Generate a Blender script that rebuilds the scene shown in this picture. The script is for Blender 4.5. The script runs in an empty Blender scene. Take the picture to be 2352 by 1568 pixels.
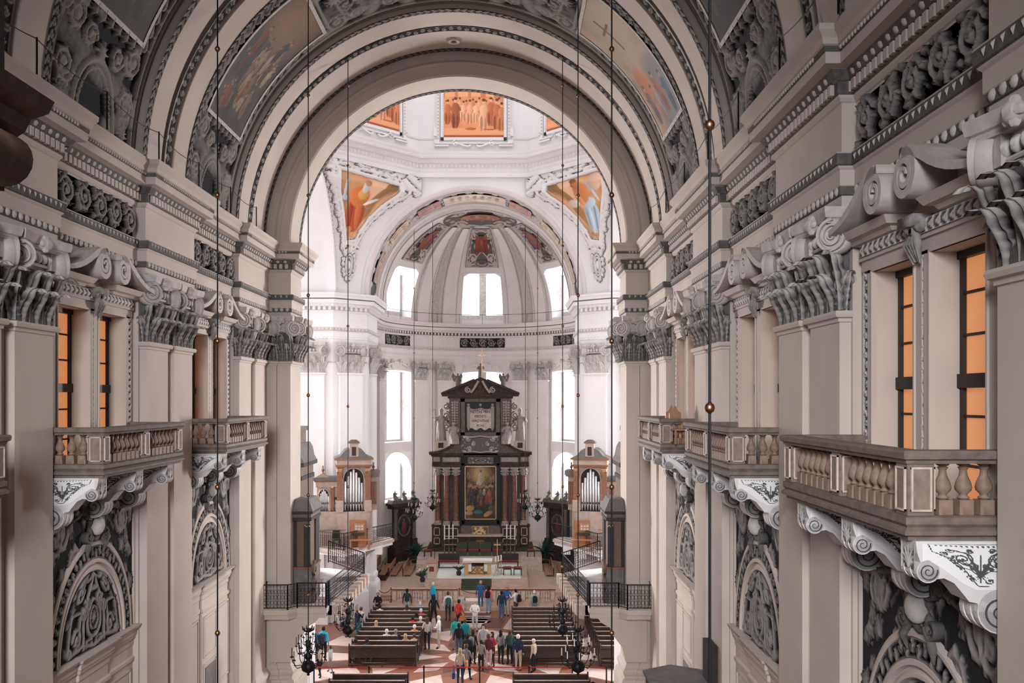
import bpy, bmesh, math, random
import numpy as np
from mathutils import Vector, Matrix
random.seed(7)
PI = math.pi
SC = bpy.context.scene
COL = SC.collection
# ------------------------------------------------------------------ camera, world, light, exposure
CX, CZ, FPX = 1.89, 13.2, 2000.0
U0, V0 = 1160.0, 915.0
cam = bpy.data.cameras.new('camera'); camo = bpy.data.objects.new('camera', cam); COL.objects.link(camo)
camo.location = (CX, 0, CZ); camo.rotation_euler = (PI/2, 0, 0)
cam.sensor_width = 36; cam.lens = FPX/2352*36
cam.shift_x = (1176-U0)/2352; cam.shift_y = (V0-784)/2352
cam.clip_start = 0.05; cam.clip_end = 300
SC.camera = camo
w = bpy.data.worlds.new('sky'); SC.world = w; w.use_nodes = True
w.node_tree.nodes['Background'].inputs[0].default_value = (0.80, 0.88, 1.0, 1)
w.node_tree.nodes['Background'].inputs[1].default_value = 0.9
SC.view_settings.view_transform = 'Standard'; SC.view_settings.look = 'None'
SC.view_settings.exposure = 0.0; SC.view_settings.gamma = 1.0
SC.view_settings.use_curve_mapping = False
SC.cycles.max_bounces = 8; SC.cycles.diffuse_bounces = 4
SC.cycles.glossy_bounces = 2; SC.cycles.transmission_bounces = 2
SC.cycles.caustics_reflective = False; SC.cycles.caustics_refractive = False

def area(name, loc, look, sx, sy, power, col=(1, 1, 1), spread=180):
    l = bpy.data.lights.new(name, 'AREA'); l.shape = 'RECTANGLE'; l.size = sx; l.size_y = sy
    l.energy = power; l.color = col; l.spread = math.radians(spread)
    o = bpy.data.objects.new(name, l); COL.objects.link(o); o.location = loc
    d = Vector(look)-Vector(loc)
    o.rotation_euler = d.to_track_quat('-Z', 'Y').to_euler()
    return o
# lamps added inside the closed dome drum; its windows are assumed, not built
for k in range(8):
    a = PI/8*(2*k+1)-PI/8
    area('assumed_dome_light', (7.4*math.cos(a), 44.5+7.4*math.sin(a), 37.0), (0, 44.5, 24), 2.6, 5.0, 215, (0.98, 0.97, 1.0))
# lamps added on both transept arms for assumed windows; no openings there
for sx in (-1, 1):
    area('assumed_transept_light', (sx*17.5, 44.5, 15.0), (0, 44.5, 11), 8, 10, 900, (0.98, 0.97, 1.0))
    area('assumed_transept_east_light', (sx*16.2, 49.6, 11.5), (-sx*7.7, 26, 9), 3.0, 7.0, 3200, (1.0, 0.96, 0.96), 110)
    area('assumed_transept_high_light', (sx*17.5, 44.5, 23.5), (0, 45.5, 19), 5, 4, 180, (1.0, 0.96, 0.95))
# west front: lamp for an assumed window above the organ gallery, behind the camera
area('assumed_west_light', (-0.5, -6.6, 18.0), (0.3, 20, 8.5), 4.0, 6.0, 1420, (0.97, 0.97, 1.0), 66)
area('west_fill_light', (0, -6.6, 4.0), (0, 20, 8), 8.0, 6.0, 10, (1.0, 0.90, 0.84))  # weak fill lamp added low at the west end

# ------------------------------------------------------------------ materials
MATS = {}
def _nodes(name):
    m = bpy.data.materials.new(name); m.use_nodes = True
    nt = m.node_tree; b = nt.nodes['Principled BSDF']
    MATS[name] = m
    return m, nt, b
def mat(name, col, rough=0.8, metal=0.0, var=0.12, scale=1.5, bump=0.0, bscale=40, spec=0.3, emit=0, ecol=None):
    m, nt, b = _nodes(name); N = nt.nodes.new; L = nt.links.new
    b.inputs['Roughness'].default_value = rough; b.inputs['Metallic'].default_value = metal
    b.inputs['Specular IOR Level'].default_value = spec
    if var:
        tc = N('ShaderNodeTexCoord'); no = N('ShaderNodeTexNoise'); no.inputs['Scale'].default_value = scale
        no.inputs['Detail'].default_value = 5; L(tc.outputs['Object'], no.inputs['Vector'])
        cr = N('ShaderNodeValToRGB'); cr.color_ramp.elements[0].position = 0.3; cr.color_ramp.elements[1].position = 0.72
        lo = [c*(1-var) for c in col]; hi = [min(1, c*(1+var)) for c in col]
        cr.color_ramp.elements[0].color = (*lo, 1); cr.color_ramp.elements[1].color = (*hi, 1)
        L(no.outputs['Fac'], cr.inputs['Fac']); L(cr.outputs['Color'], b.inputs['Base Color'])
        if bump:
            n2 = N('ShaderNodeTexNoise'); n2.inputs['Scale'].default_value = bscale; L(tc.outputs['Object'], n2.inputs['Vector'])
            bp = N('ShaderNodeBump'); bp.inputs['Strength'].default_value = bump; bp.inputs['Distance'].default_value = 0.02
            L(n2.outputs['Fac'], bp.inputs['Height']); L(bp.outputs['Normal'], b.inputs['Normal'])
    else:
        b.inputs['Base Color'].default_value = (*col, 1)
    if emit:
        b.inputs['Emission Color'].default_value = (*(ecol or col), 1); b.inputs['Emission Strength'].default_value = emit
    return m
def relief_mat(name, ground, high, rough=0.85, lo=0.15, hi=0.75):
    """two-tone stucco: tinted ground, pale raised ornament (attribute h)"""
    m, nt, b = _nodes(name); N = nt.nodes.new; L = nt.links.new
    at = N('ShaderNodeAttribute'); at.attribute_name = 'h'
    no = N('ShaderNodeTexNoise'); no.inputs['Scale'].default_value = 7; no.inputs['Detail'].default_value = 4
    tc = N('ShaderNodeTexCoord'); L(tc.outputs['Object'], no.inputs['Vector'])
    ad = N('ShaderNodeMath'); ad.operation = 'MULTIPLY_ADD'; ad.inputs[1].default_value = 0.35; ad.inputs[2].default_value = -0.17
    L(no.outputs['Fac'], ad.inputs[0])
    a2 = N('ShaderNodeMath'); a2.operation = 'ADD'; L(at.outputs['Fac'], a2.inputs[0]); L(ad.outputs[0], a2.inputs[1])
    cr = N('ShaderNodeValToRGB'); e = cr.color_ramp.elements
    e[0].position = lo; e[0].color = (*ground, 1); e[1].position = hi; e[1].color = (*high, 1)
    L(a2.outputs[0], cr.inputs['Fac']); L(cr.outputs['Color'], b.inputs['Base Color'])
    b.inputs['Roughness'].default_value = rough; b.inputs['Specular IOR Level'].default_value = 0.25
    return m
def paint_mat(name, rough=0.6):
    m, nt, b = _nodes(name); N = nt.nodes.new; L = nt.links.new
    at = N('ShaderNodeAttribute'); at.attribute_name = 'paint'
    L(at.outputs['Color'], b.inputs['Base Color']); b.inputs['Roughness'].default_value = rough
    b.inputs['Specular IOR Level'].default_value = 0.2
    return m
mat('plaster', (0.53, 0.463, 0.415), 0.85, var=0.07, scale=0.7, bump=0.15, bscale=60)  # same plaster as the crossing; nave dimness put into this darker colour
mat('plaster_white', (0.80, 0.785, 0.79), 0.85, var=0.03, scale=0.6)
mat('plaster_rose', (0.70, 0.645, 0.63), 0.85, var=0.06, scale=0.6)
mat('stucco', (0.50, 0.465, 0.44), 0.85, var=0.18, scale=6)
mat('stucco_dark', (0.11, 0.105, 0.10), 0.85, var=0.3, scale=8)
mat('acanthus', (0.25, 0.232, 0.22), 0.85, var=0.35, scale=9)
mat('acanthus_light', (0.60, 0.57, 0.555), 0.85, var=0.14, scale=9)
mat('volute_stone', (0.52, 0.475, 0.455), 0.8, var=0.12, scale=6)
mat('line_dark', (0.06, 0.06, 0.065), 0.9, var=0)
mat('balcony_stone', (0.165, 0.130, 0.110), 0.6, var=0.25, scale=7, bump=0.1)
mat('baluster_stone', (0.25, 0.170, 0.132), 0.55, var=0.25, scale=8)
mat('pedestal_panel', (0.22, 0.165, 0.135), 0.6, var=0.2, scale=9)
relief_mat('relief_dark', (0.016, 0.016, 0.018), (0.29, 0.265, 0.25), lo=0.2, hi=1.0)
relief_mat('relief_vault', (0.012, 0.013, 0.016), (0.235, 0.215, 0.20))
relief_mat('relief_mid', (0.10, 0.10, 0.10), (0.62, 0.58, 0.56))
relief_mat('relief_shaded', (0.17, 0.15, 0.14), (0.78, 0.76, 0.755), lo=0.05, hi=0.62)  # crevice shade of the relief painted into the dark low tone
relief_mat('relief_engraved', (0.72, 0.71, 0.71), (0.07, 0.07, 0.075), lo=0.25, hi=0.5)
relief_mat('relief_stone', (0.13, 0.115, 0.105), (0.46, 0.40, 0.36))
relief_mat('relief_gold', (0.16, 0.09, 0.04), (0.62, 0.42, 0.22), rough=0.4)
relief_mat('leaf_stucco', (0.035, 0.034, 0.034), (0.43, 0.405, 0.385), lo=0.12, hi=0.95)  # capital leaves: dark valleys and veins, pale ribs and curled tips
paint_mat('painting')
mat('frame_dark', (0.03, 0.022, 0.018), 0.5, var=0)
mat('glass_orange', (0.45, 0.24, 0.12), 0.5, var=0.10, scale=2, emit=0.5, ecol=(1.0, 0.38, 0.15))
mat('glass_day', (0.9, 0.93, 0.95), 0.5, var=0, emit=1.15, ecol=(0.95, 0.98, 1.0))
mat('iron', (0.018, 0.019, 0.022), 0.5, metal=0.6, var=0)
mat('brass', (0.30, 0.15, 0.08), 0.4, metal=1.0, var=0.1, scale=20)
mat('gold', (0.60, 0.37, 0.18), 0.4, metal=0.5, var=0.1, scale=20)
mat('candle_wax', (0.85, 0.80, 0.72), 0.6, var=0)
mat('pew_wood', (0.040, 0.020, 0.015), 0.45, var=0.35, scale=4, spec=0.5)
mat('pew_ledge', (0.46, 0.34, 0.27), 0.3, var=0.2, scale=4, spec=0.6)
mat('bench_wood', (0.36, 0.20, 0.12), 0.45, var=0.2, scale=4)
mat('organ_wood', (0.40, 0.31, 0.26), 0.55, var=0.15, scale=4)
mat('organ_trim', (0.22, 0.095, 0.055), 0.45, var=0.25, scale=6)
mat('organ_dark', (0.032, 0.025, 0.023), 0.6, var=0.2, scale=4)
mat('organ_side', (0.155, 0.108, 0.082), 0.55, var=0.15, scale=3)
mat('organ_roof', (0.135, 0.125, 0.12), 0.6, var=0.15, scale=3)
mat('console_wood', (0.30, 0.125, 0.055), 0.4, var=0.2, scale=6)
mat('pipe_tin', (0.62, 0.61, 0.62), 0.28, metal=0.85, var=0)
mat('marble_red', (0.17, 0.072, 0.052), 0.35, var=0.5, scale=9, spec=0.4)
mat('marble_dark', (0.058, 0.040, 0.034), 0.6, var=0.4, scale=5, spec=0.12)
mat('marble_grey', (0.145, 0.118, 0.102), 0.6, var=0.3, scale=6, spec=0.12)
mat('marble_cream', (0.52, 0.42, 0.36), 0.4, var=0.2, scale=6)
mat('marble_black', (0.008, 0.012, 0.013), 0.5, var=0.3, scale=5)
mat('statue_marble', (0.34, 0.295, 0.26), 0.6, var=0.25, scale=10)
mat('statue_bronze', (0.16, 0.145, 0.12), 0.5, var=0.3, scale=9)
mat('rail_marble', (0.48, 0.275, 0.175), 0.4, var=0.25, scale=7)
mat('step_marble', (0.48, 0.345, 0.28), 0.4, var=0.12, scale=2)
mat('carpet_white', (0.66, 0.70, 0.66), 0.9, var=0.05)
mat('carpet_green', (0.055, 0.065, 0.045), 0.9, var=0.1)
mat('cushion_red', (0.20, 0.035, 0.035), 0.8, var=0.1)
mat('cloth_white', (0.80, 0.76, 0.74), 0.9, var=0.03)
mat('belt_red', (0.55, 0.03, 0.035), 0.7, var=0)
mat('post_black', (0.015, 0.015, 0.015), 0.4, var=0)
mat('leaf_green', (0.025, 0.060, 0.045), 0.5, var=0.4, scale=8)
mat('leaf_pale', (0.62, 0.55, 0.45), 0.6, var=0.3, scale=30)
mat('stone_grey', (0.16, 0.15, 0.145), 0.6, var=0.25, scale=4)
mat('carved_wood', (0.10, 0.055, 0.042), 0.5, var=0.4, scale=14)
mat('tile_pale', (0.60, 0.47, 0.41), 0.33, var=0.10, scale=2, spec=0.4)
mat('tile_red', (0.25, 0.105, 0.068), 0.33, var=0.18, scale=2.5, spec=0.4)
mat('tile_brown', (0.13, 0.062, 0.046), 0.33, var=0.18, scale=2.5, spec=0.4)
# ------------------------------------------------------------------ mesh helpers
class G:
    """collects shapes that become ONE mesh"""
    def __init__(s): s.v = []; s.f = []; s.h = []; s.n = 0; s.mi = []
    def add(s, v, f, h=None, m=0):
        v = np.asarray(v, float).reshape(-1, 3); b = s.n
        s.v.append(v); s.f += [tuple(i+b for i in q) for q in f]; s.n += len(v)
        s.h.append(np.full(len(v), 0.0) if h is None else np.broadcast_to(np.asarray(h, float).ravel(), (len(v),)))
        s.mi += [m]*len(f)
        return s
    def box(s, x0, x1, y0, y1, z0, z1, m=0, h=None):
        v = [(x, y, z) for x in (x0, x1) for y in (y0, y1) for z in (z0, z1)]
        return s.add(v, [(0,1,3,2),(4,6,7,5),(0,4,5,1),(2,3,7,6),(0,2,6,4),(1,5,7,3)], h, m)
    def prism(s, poly, a, b, plane='yz', m=0, h=None):
        """extrude polygon between a and b; plane gives the polygon's axes"""
        n = len(poly)
        def P(p, t):
            return {'yz': (t, p[0], p[1]), 'xz': (p[0], t, p[1]), 'xy': (p[0], p[1], t)}[plane]
        v = [P(p, a) for p in poly]+[P(p, b) for p in poly]
        f = [tuple(range(n-1, -1, -1)), tuple(range(n, 2*n))]+[(i, (i+1) % n, n+(i+1) % n, n+i) for i in range(n)]
        return s.add(v, f, h, m)
    def grid(s, P, h=None, m=0, wrapu=False, flip=False):
        """P: array (nu,nv,3)"""
        nu, nv = P.shape[:2]
        f = []
        for i in range(nu if wrapu else nu-1):
            i2 = (i+1) % nu
            for j in range(nv-1):
                q = (i*nv+j, i2*nv+j, i2*nv+j+1, i*nv+j+1)
                f.append(q[::-1] if flip else q)
        return s.add(P.reshape(-1, 3), f, None if h is None else np.asarray(h), m)
    def lathe(s, prof, n=12, c=(0, 0, 0), m=0, a0=0, a1=2*PI, sq=1.0, h=None):
        full = abs(a1-a0-2*PI) < 1e-6
        A = np.linspace(a0, a1, n+(0 if full else 1), endpoint=not full)
        pr = np.array(prof, float)
        P = np.stack([c[0]+np.cos(A)[:, None]*pr[None, :, 0], c[1]+sq*np.sin(A)[:, None]*pr[None, :, 0],
                      np.broadcast_to(c[2]+pr[None, :, 1], (len(A), len(pr)))], -1)
        return s.grid(P, h=h, m=m, wrapu=full)
    def tube(s, pts, r, n=8, m=0, closed=False, h=None, flat=1.0):
        pts = np.asarray(pts, float); k = len(pts)
        r = np.broadcast_to(np.asarray(r, float), (k,))
        t = np.gradient(pts, axis=0) if not closed else np.roll(pts, -1, 0)-np.roll(pts, 1, 0)
        t /= np.linalg.norm(t, axis=1)[:, None]+1e-9
        up = np.array([0, 0, 1.0]) if abs(t[:, 2]).mean() < 0.8 else np.array([0, 1.0, 0])
        a = np.cross(t, up); a /= np.linalg.norm(a, axis=1)[:, None]+1e-9
        b = np.cross(a, t)
        A = np.linspace(0, 2*PI, n, endpoint=False)
        P = pts[:, None]+r[:, None, None]*(np.cos(A)[None, :, None]*a[:, None]+flat*np.sin(A)[None, :, None]*b[:, None])
        P = np.concatenate([P, P[:, :1]], 1)
        if closed: P = np.concatenate([P, P[:1]], 0)
        s.grid(P, m=m, h=None if h is None else np.full(P.shape[0]*P.shape[1], h))
        if not closed:
            for e in (0, k-1):
                s.add(P[e, :n], [tuple(range(n)) if e else tuple(range(n-1, -1, -1))], h, m)
        return s
    def ball(s, c, r, n=10, m=0, sz=1.0, h=None):
        pr = [(r*math.sin(PI*i/(n//2+2)), -r*sz*math.cos(PI*i/(n//2+2))) for i in range(n//2+3)]
        return s.lathe(pr, n, c, m=m, h=h)
    def sweep(s, prof, path, closed=False, m=0, caps=True, h=None):
        """prof: (offset to the left of the path, z); path: plan polyline, mitred"""
        p = np.asarray(path, float); k = len(p)
        d = (np.roll(p, -1, 0)-p); d /= np.linalg.norm(d, axis=1)[:, None]+1e-12
        nrm = np.stack([-d[:, 1], d[:, 0]], -1)
        off = np.zeros_like(p)
        for i in range(k):
            if closed or 0 < i < k-1:
                a, b = nrm[i-1], nrm[i]; q = a+b; off[i] = q/max(0.2, (q@q)/2)
            else: off[i] = nrm[0] if i == 0 else nrm[k-2]
        pr = np.asarray(prof, float)
        P = np.zeros((k, len(pr), 3))
        P[:, :, :2] = p[:, None]+pr[None, :, :1]*off[:, None]; P[:, :, 2] = pr[None, :, 1]
        s.grid(P, m=m, wrapu=closed, h=h)
        if caps and not closed:
            for e in (0, k-1): s.add(P[e], [tuple(range(len(pr)))[::(1 if e else -1)]], h, m)
        return s
    def arcsweep(s, prof, c, a0, a1, n=48, m=0, caps=True, axis='y', h=None):
        """prof: list (y, r) revolved about an axis along y through c=(x,z)"""
        A = np.linspace(a0, a1, n+1); pr = np.asarray(prof, float)
        P = np.zeros((n+1, len(pr), 3))
        P[:, :, 0] = c[0]+np.cos(A)[:, None]*pr[None, :, 1]; P[:, :, 2] = c[1]+np.sin(A)[:, None]*pr[None, :, 1]
        P[:, :, 1] = pr[None, :, 0]
        if axis == 'x': P = P[:, :, [1, 0, 2]]
        s.grid(P, m=m, h=h)
        if caps:
            for e in (0, n): s.add(P[e], [tuple(range(len(pr)))], h, m)
        return s
    def merge(s, o, M=None):
        for v, h in zip(o.v, o.h):
            if M is not None:
                v = v@np.array(M.to_3x3()).T+np.array(M.translation)
            s.v.append(v); s.h.append(h)
        s.f += [tuple(i+s.n for i in q) for q in o.f]; s.mi += o.mi; s.n += o.n
        return s
    def mesh(s, name, mats, smooth=False, attr=False, angle=None):
        if not isinstance(mats, (list, tuple)): mats = [mats]
        me = bpy.data.meshes.new(name)
        V = np.concatenate(s.v) if s.v else np.zeros((0, 3))
        me.from_pydata(V.tolist(), [], s.f)
        for mm in mats: me.materials.append(MATS[mm])
        if len(mats) > 1: me.polygons.foreach_set('material_index', s.mi)
        if smooth: me.polygons.foreach_set('use_smooth', [True]*len(s.f))
        if attr:
            a = me.attributes.new('h', 'FLOAT', 'POINT'); a.data.foreach_set('value', np.concatenate(s.h).astype(np.float32))
        me.update()
        if angle is not None: me.set_sharp_from_angle(angle=math.radians(angle))
        return me
def link(name, me, parent=None, loc=(0, 0, 0), rot=(0, 0, 0), scale=(1, 1, 1)):
    o = bpy.data.objects.new(name, me); COL.objects.link(o)
    o.location = loc; o.rotation_euler = rot; o.scale = scale
    if parent is not None: o.parent = parent
    return o
def empty(name, loc=(0, 0, 0), rz=0, parent=None, scale=(1, 1, 1)):
    o = link(name, None, parent, loc, (0, 0, rz), scale); o.empty_display_size = 0.2
    return o
def tag(o, label, cat, group=None, kind=None):
    o['label'] = label; o['category'] = cat
    if group: o['group'] = group
    if kind: o['kind'] = kind
    return o
def struct(name, g=None, m='plaster', smooth=False, **k):
    o = link(name, g.mesh(name, m, smooth, **k) if g else None); o['kind'] = 'structure'
    return o
def stuff(o): o['kind'] = 'stuff'; return o
def at(u, v, z=0.0):
    """photo pixel on the horizontal plane z -> world point on that plane"""
    s = (v-V0)/(CZ-z)
    return ((u-U0)/s+CX, FPX/s)
# ------------------------------------------------------------------ relief ornament (height fields)
class Relief:
    """height field over [0,W]x[0,H]; strokes are rounded ridges"""
    def __init__(s, W, H, n=26): 
        s.W, s.H = W, H; s.nx = max(4, int(W*n))+1; s.ny = max(4, int(H*n))+1
        s.x = np.linspace(0, W, s.nx); s.y = np.linspace(0, H, s.ny); s.A = np.zeros((s.nx, s.ny))
    def dot(s, cx, cy, r, h=1.0):
        i0, i1 = np.searchsorted(s.x, [cx-r, cx+r]); j0, j1 = np.searchsorted(s.y, [cy-r, cy+r])
        if i1 <= i0 or j1 <= j0: return
        d2 = ((s.x[i0:i1, None]-cx)**2+(s.y[None, j0:j1]-cy)**2)/(r*r)
        w_ = h*np.sqrt(np.clip(1-d2, 0, 1)); s.A[i0:i1, j0:j1] = np.maximum(s.A[i0:i1, j0:j1], w_)
    def line(s, pts, r, h=1.0, taper=False):
        pts = np.asarray(pts, float)
        for k in range(len(pts)-1):
            a, b = pts[k], pts[k+1]; L = np.hypot(*(b-a)); m = max(1, int(L/(r*0.5)))
            for i in range(m):
                t = i/m; q = (k+t)/(len(pts)-1)
                s.dot(*(a+(b-a)*t), r*((1-0.75*q) if taper else 1), h)
    def spiral(s, cx, cy, R, a0, turns, r, sgn=1, h=1.0, leaves=True):
        n = int(18*turns)+4; P = []
        for i in range(n+1):
            t = i/n; a = a0+sgn*turns*2*PI*t; rr = R*(1-0.82*t)
            P.append((cx+rr*math.cos(a), cy+rr*math.sin(a)))
            if leaves and i % 3 == 0 and t < 0.75:
                for q in (0.5, 0.9):
                    ang = a+sgn*0.9*q; ex = P[-1][0]+R*0.42*math.cos(ang); ey = P[-1][1]+R*0.42*math.sin(ang)
                    s.line([P[-1], ((P[-1][0]+ex)/2, (P[-1][1]+ey)/2), (ex, ey)], r*0.9, h*0.9, True)
        s.line(P, r, h)
        s.dot(cx, cy, r*1.7, h)
    def leaf(s, x, y, a, L, r, h=1.0):
        for k in range(-3, 4):
            b = a+k*0.33; l = L*(1-0.10*abs(k)); s.line([(x, y), (x+l*.5*math.cos(b), y+l*.5*math.sin(b)), (x+l*math.cos(b+.1*k), y+l*math.sin(b+.1*k))], r, h*(1-.08*abs(k)), True)
    def rosette(s, cx, cy, R, n=8, h=1.0):
        for k in range(n):
            a = 2*PI*k/n; s.line([(cx, cy), (cx+R*math.cos(a), cy+R*math.sin(a))], R*0.3, h*0.9, True)
        s.dot(cx, cy, R*0.35, h)
    def border(s, d, r, h=1.0):
        s.line([(d, d), (s.W-d, d), (s.W-d, s.H-d), (d, s.H-d), (d, d)], r, h)
    def noise(s, amt, seed=0, k=10):
        rs = np.random.RandomState(seed)
        for _ in range(int(s.W*s.H*k/(max(s.H, .05)**2))):
            cx, cy = rs.rand()*s.W, rs.rand()*s.H
            a = rs.rand()*2*PI; l = s.H*(.06+.16*rs.rand())
            s.line([(cx, cy), (cx+l*math.cos(a), cy+l*math.sin(a)), (cx+1.5*l*math.cos(a+.7), cy+1.5*l*math.sin(a+.7))], s.H*.035, amt*(.5+.5*rs.rand()), True)
    def grid(s, f, depth=0.08, wob=0.0):
        """f(u,v,h) -> xyz arrays"""
        U, Vv = np.meshgrid(s.x, s.y, indexing='ij')
        return np.stack(np.broadcast_arrays(*f(U, Vv, s.A*depth)), -1), s.A.ravel()
    def to(s, g, f, depth=0.08, flip=False):
        P, h = s.grid(f, depth); g.grid(P, h=h, flip=flip); return g
def rinceau(W, H, seed=1, n=26, r=None):
    R = Relief(W, H, n); k = max(1, int(round(W/H/0.95))); r = r or H*0.055
    st = W/k; rs = np.random.RandomState(seed)
    for i in range(k):
        cx = (i+.5)*st; sg = 1 if i % 2 else -1; rad = min(st, H)*.40
        R.spiral(cx, H/2+sg*H*.03, rad, PI if sg > 0 else PI*.9, 1.7, r, sg)
        R.rosette(cx, H/2+sg*H*.03, rad*.3, 6)
        for q in range(5):
            R.leaf(cx+st*(rs.rand()-.5), H*(.12 if q % 2 else .88)+H*.05*(rs.rand()-.5), rs.rand()*2*PI, H*.2, r*.8, .85)
    R.noise(.7, seed, 5)
    return R
def cartouche(W, H, seed=3, n=26, oval=True):
    """symmetric strapwork with scrolls left and right of an oval field"""
    R = Relief(W, H, n); r = min(W, H)*.035; cx = W/2
    for sg in (-1, 1):
        for (fx, fy, fr, a, tn) in ((.30, .22, .13, 0, 1.3), (.34, .80, .13, PI, 1.3), (.20, .52, .12, PI/2, 1.2), (.42, .08, .07, 0, 1), (.44, .93, .07, PI, 1)):
            x = cx+sg*fx*W*.95; R.spiral(x, fy*H, fr*min(W, H)*1.1, a if sg > 0 else PI-a, tn, r, sg)
        R.line([(cx, H*.97), (cx+sg*W*.22, H*.90), (cx+sg*W*.40, H*.95)], r*1.1)
        R.line([(cx, H*.04), (cx+sg*W*.2, H*.10), (cx+sg*W*.42, H*.05)], r*1.1)
        for k in range(6): R.leaf(cx+sg*W*(.46-.05*(k % 2)), H*(.1+.16*k), PI/2+sg*.8, min(W, H)*.12, r*.7, .8)
    if oval:
        A = np.linspace(0, 2*PI, 40)
        R.line(np.stack([cx+W*.17*np.cos(A), H*.5+H*.26*np.sin(A)], -1), r*1.3)
        R.rosette(cx, H*.5, min(W, H)*.12, 8)
    R.noise(.6, seed, 4)
    return R
# ------------------------------------------------------------------ painted panels (vertex colours)
class Paint:
    def __init__(s, nx, ny, base, seed=0, grain=0.25):
        rs = np.random.RandomState(seed); s.rs = rs; s.nx, s.ny = nx, ny
        s.X, s.Y = np.meshgrid(np.linspace(0, 1, nx), np.linspace(0, 1, ny), indexing='ij')
        s.C = np.ones((nx, ny, 3))*np.array(base); s.cloud(grain, 5); s.cloud(grain*.7, 14)
    def cloud(s, amt, k):
        g = s.rs.rand(k+2, k+2); gx = s.X*k; gy = s.Y*k; i = gx.astype(int); j = gy.astype(int); fx = gx-i; fy = gy-j
        n = (g[i, j]*(1-fx)+g[i+1, j]*fx)*(1-fy)+(g[i, j+1]*(1-fx)+g[i+1, j+1]*fx)*fy
        s.C *= (1+amt*(n-.5)*2)[..., None]
    def ell(s, cx, cy, rx, ry, col, rot=0, soft=.25):
        dx = s.X-cx; dy = s.Y-cy; c, t = math.cos(rot), math.sin(rot)
        d = ((dx*c+dy*t)/rx)**2+((-dx*t+dy*c)/ry)**2
        k = np.clip((1-d)/soft, 0, 1)[..., None]
        sh = (1+.25*np.clip(-(dx/rx), -1, 1))[..., None]
        s.C = s.C*(1-k)+np.array(col)*sh*k
    def rect(s, x0, x1, y0, y1, col):
        k = ((s.X >= x0) & (s.X <= x1) & (s.Y >= y0) & (s.Y <= y1))[..., None]; s.C = np.where(k, np.array(col), s.C)
    def figure(s, x, y, h, robe, skin=(.55, .33, .22), lean=0, a=1.0):
        """a standing figure: foot at (x,y), height h in v units; a = width/height of the panel"""
        wd = h/a
        dk = [c*.55 for c in robe]
        s.ell(x+lean*.2, y+.30*h, .17*wd, .33*h, robe, -lean*.4); s.ell(x-.06*wd, y+.22*h, .05*wd, .25*h, dk); s.ell(x+.07*wd, y+.2*h, .03*wd, .22*h, dk)
        s.ell(x+lean*.5, y+.64*h, .15*wd, .17*h, robe); s.ell(x+lean*.5+.15*wd, y+.6*h, .13*wd, .05*h, [c*.8 for c in robe], .5)
        s.ell(x+lean*.7, y+.88*h, .065*wd, .08*h, skin); s.ell(x+lean*.7-.01*wd, y+.93*h, .065*wd, .05*h, (.12, .06, .04))
    def to_mesh(s, name, f):
        U, Vv = s.X, s.Y
        P = np.stack(np.broadcast_arrays(*f(U, Vv)), -1)
        g = G().grid(P); me = g.mesh(name, 'painting')
        a = me.color_attributes.new('paint', 'FLOAT_COLOR', 'POINT')
        c = np.concatenate([np.clip(s.C, 0, 1).reshape(-1, 3), np.ones((s.nx*s.ny, 1))], 1)
        a.data.foreach_set('color', c.ravel().astype(np.float32))
        return me
# ------------------------------------------------------------------ the nave
W, ZS, BAY, BL = 7.7, 19.45, 8.2, 4.7
PIER = [-1.3, 6.9, 15.1, 23.3]            # near edge of each pier with a pair of pilasters (3.4 m)
BAYS = [2.15, 10.35, 18.55, 26.75]        # near edge of each bay (4.7 m)
OUT = 10.4
g = G()
for p in PIER: g.box(7.9, OUT, p-.05, p+3.45, 0, ZS)
for b in BAYS:
    for (a, c) in ((0, .62), (2.12, 2.58), (4.08, 4.7)): g.box(8.05, 9.0, b+a, b+c, 11.4, 15.3)
    g.box(8.05, OUT, b, b+4.7, 15.3, ZS); g.box(8.05, OUT, b, b+4.7, 0, 11.4)
    g.box(9.6, OUT, b, b+4.7, 11.4, 15.3)
g.box(7.9, OUT, 31.4, 35.45, 0, ZS); g.box(8.05, OUT, -7, -1.3, 0, ZS)
g.box(7.34, OUT, 35.45, 37.0, 0, ZS)
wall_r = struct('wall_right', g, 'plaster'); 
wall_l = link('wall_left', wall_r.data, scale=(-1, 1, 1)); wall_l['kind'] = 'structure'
WALLS = [wall_r, wall_l]
def both(name, me, loc=(0, 0, 0), rot=(0, 0, 0), kind=None, par=None):
    r = []
    for w_ in WALLS:
        o = link(name, me, w_, loc, rot)
        if kind: o['kind'] = kind
        r.append(o)
    return r
# --- entablature with ressauts over the piers
EPATH = [(7.95, -7)]
for p in PIER: EPATH += [(7.95, p-.1), (7.7, p-.1), (7.7, p+3.5), (7.95, p+3.5)]
EPATH += [(7.95, 31.3), (7.7, 31.3), (7.7, 35.25), (6.8, 35.25), (6.8, 37.0), (7.6, 37.0)]
EPROF = [(-.3, 16.5), (.02, 16.5), (.02, 16.70), (.05, 16.72), (.05, 16.84), (.07, 16.86), (.07, 17.12), (.10, 17.15), (.14, 17.22), (.15, 17.38), (.16, 17.40), (.02, 17.42),
         (.02, 18.28), (.05, 18.30), (.09, 18.36), (.10, 18.42), (.10, 18.62), (.20, 18.64), (.28, 18.78), (.46, 18.80), (.46, 19.0), (.48, 19.02), (.48, 19.08), (.52, 19.10), (.54, 19.2), (.62, 19.3), (.63, 19.40), (-.3, 19.44)]
both('entablature', G().sweep(EPROF, EPATH).mesh('entablature', 'plaster'))
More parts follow.
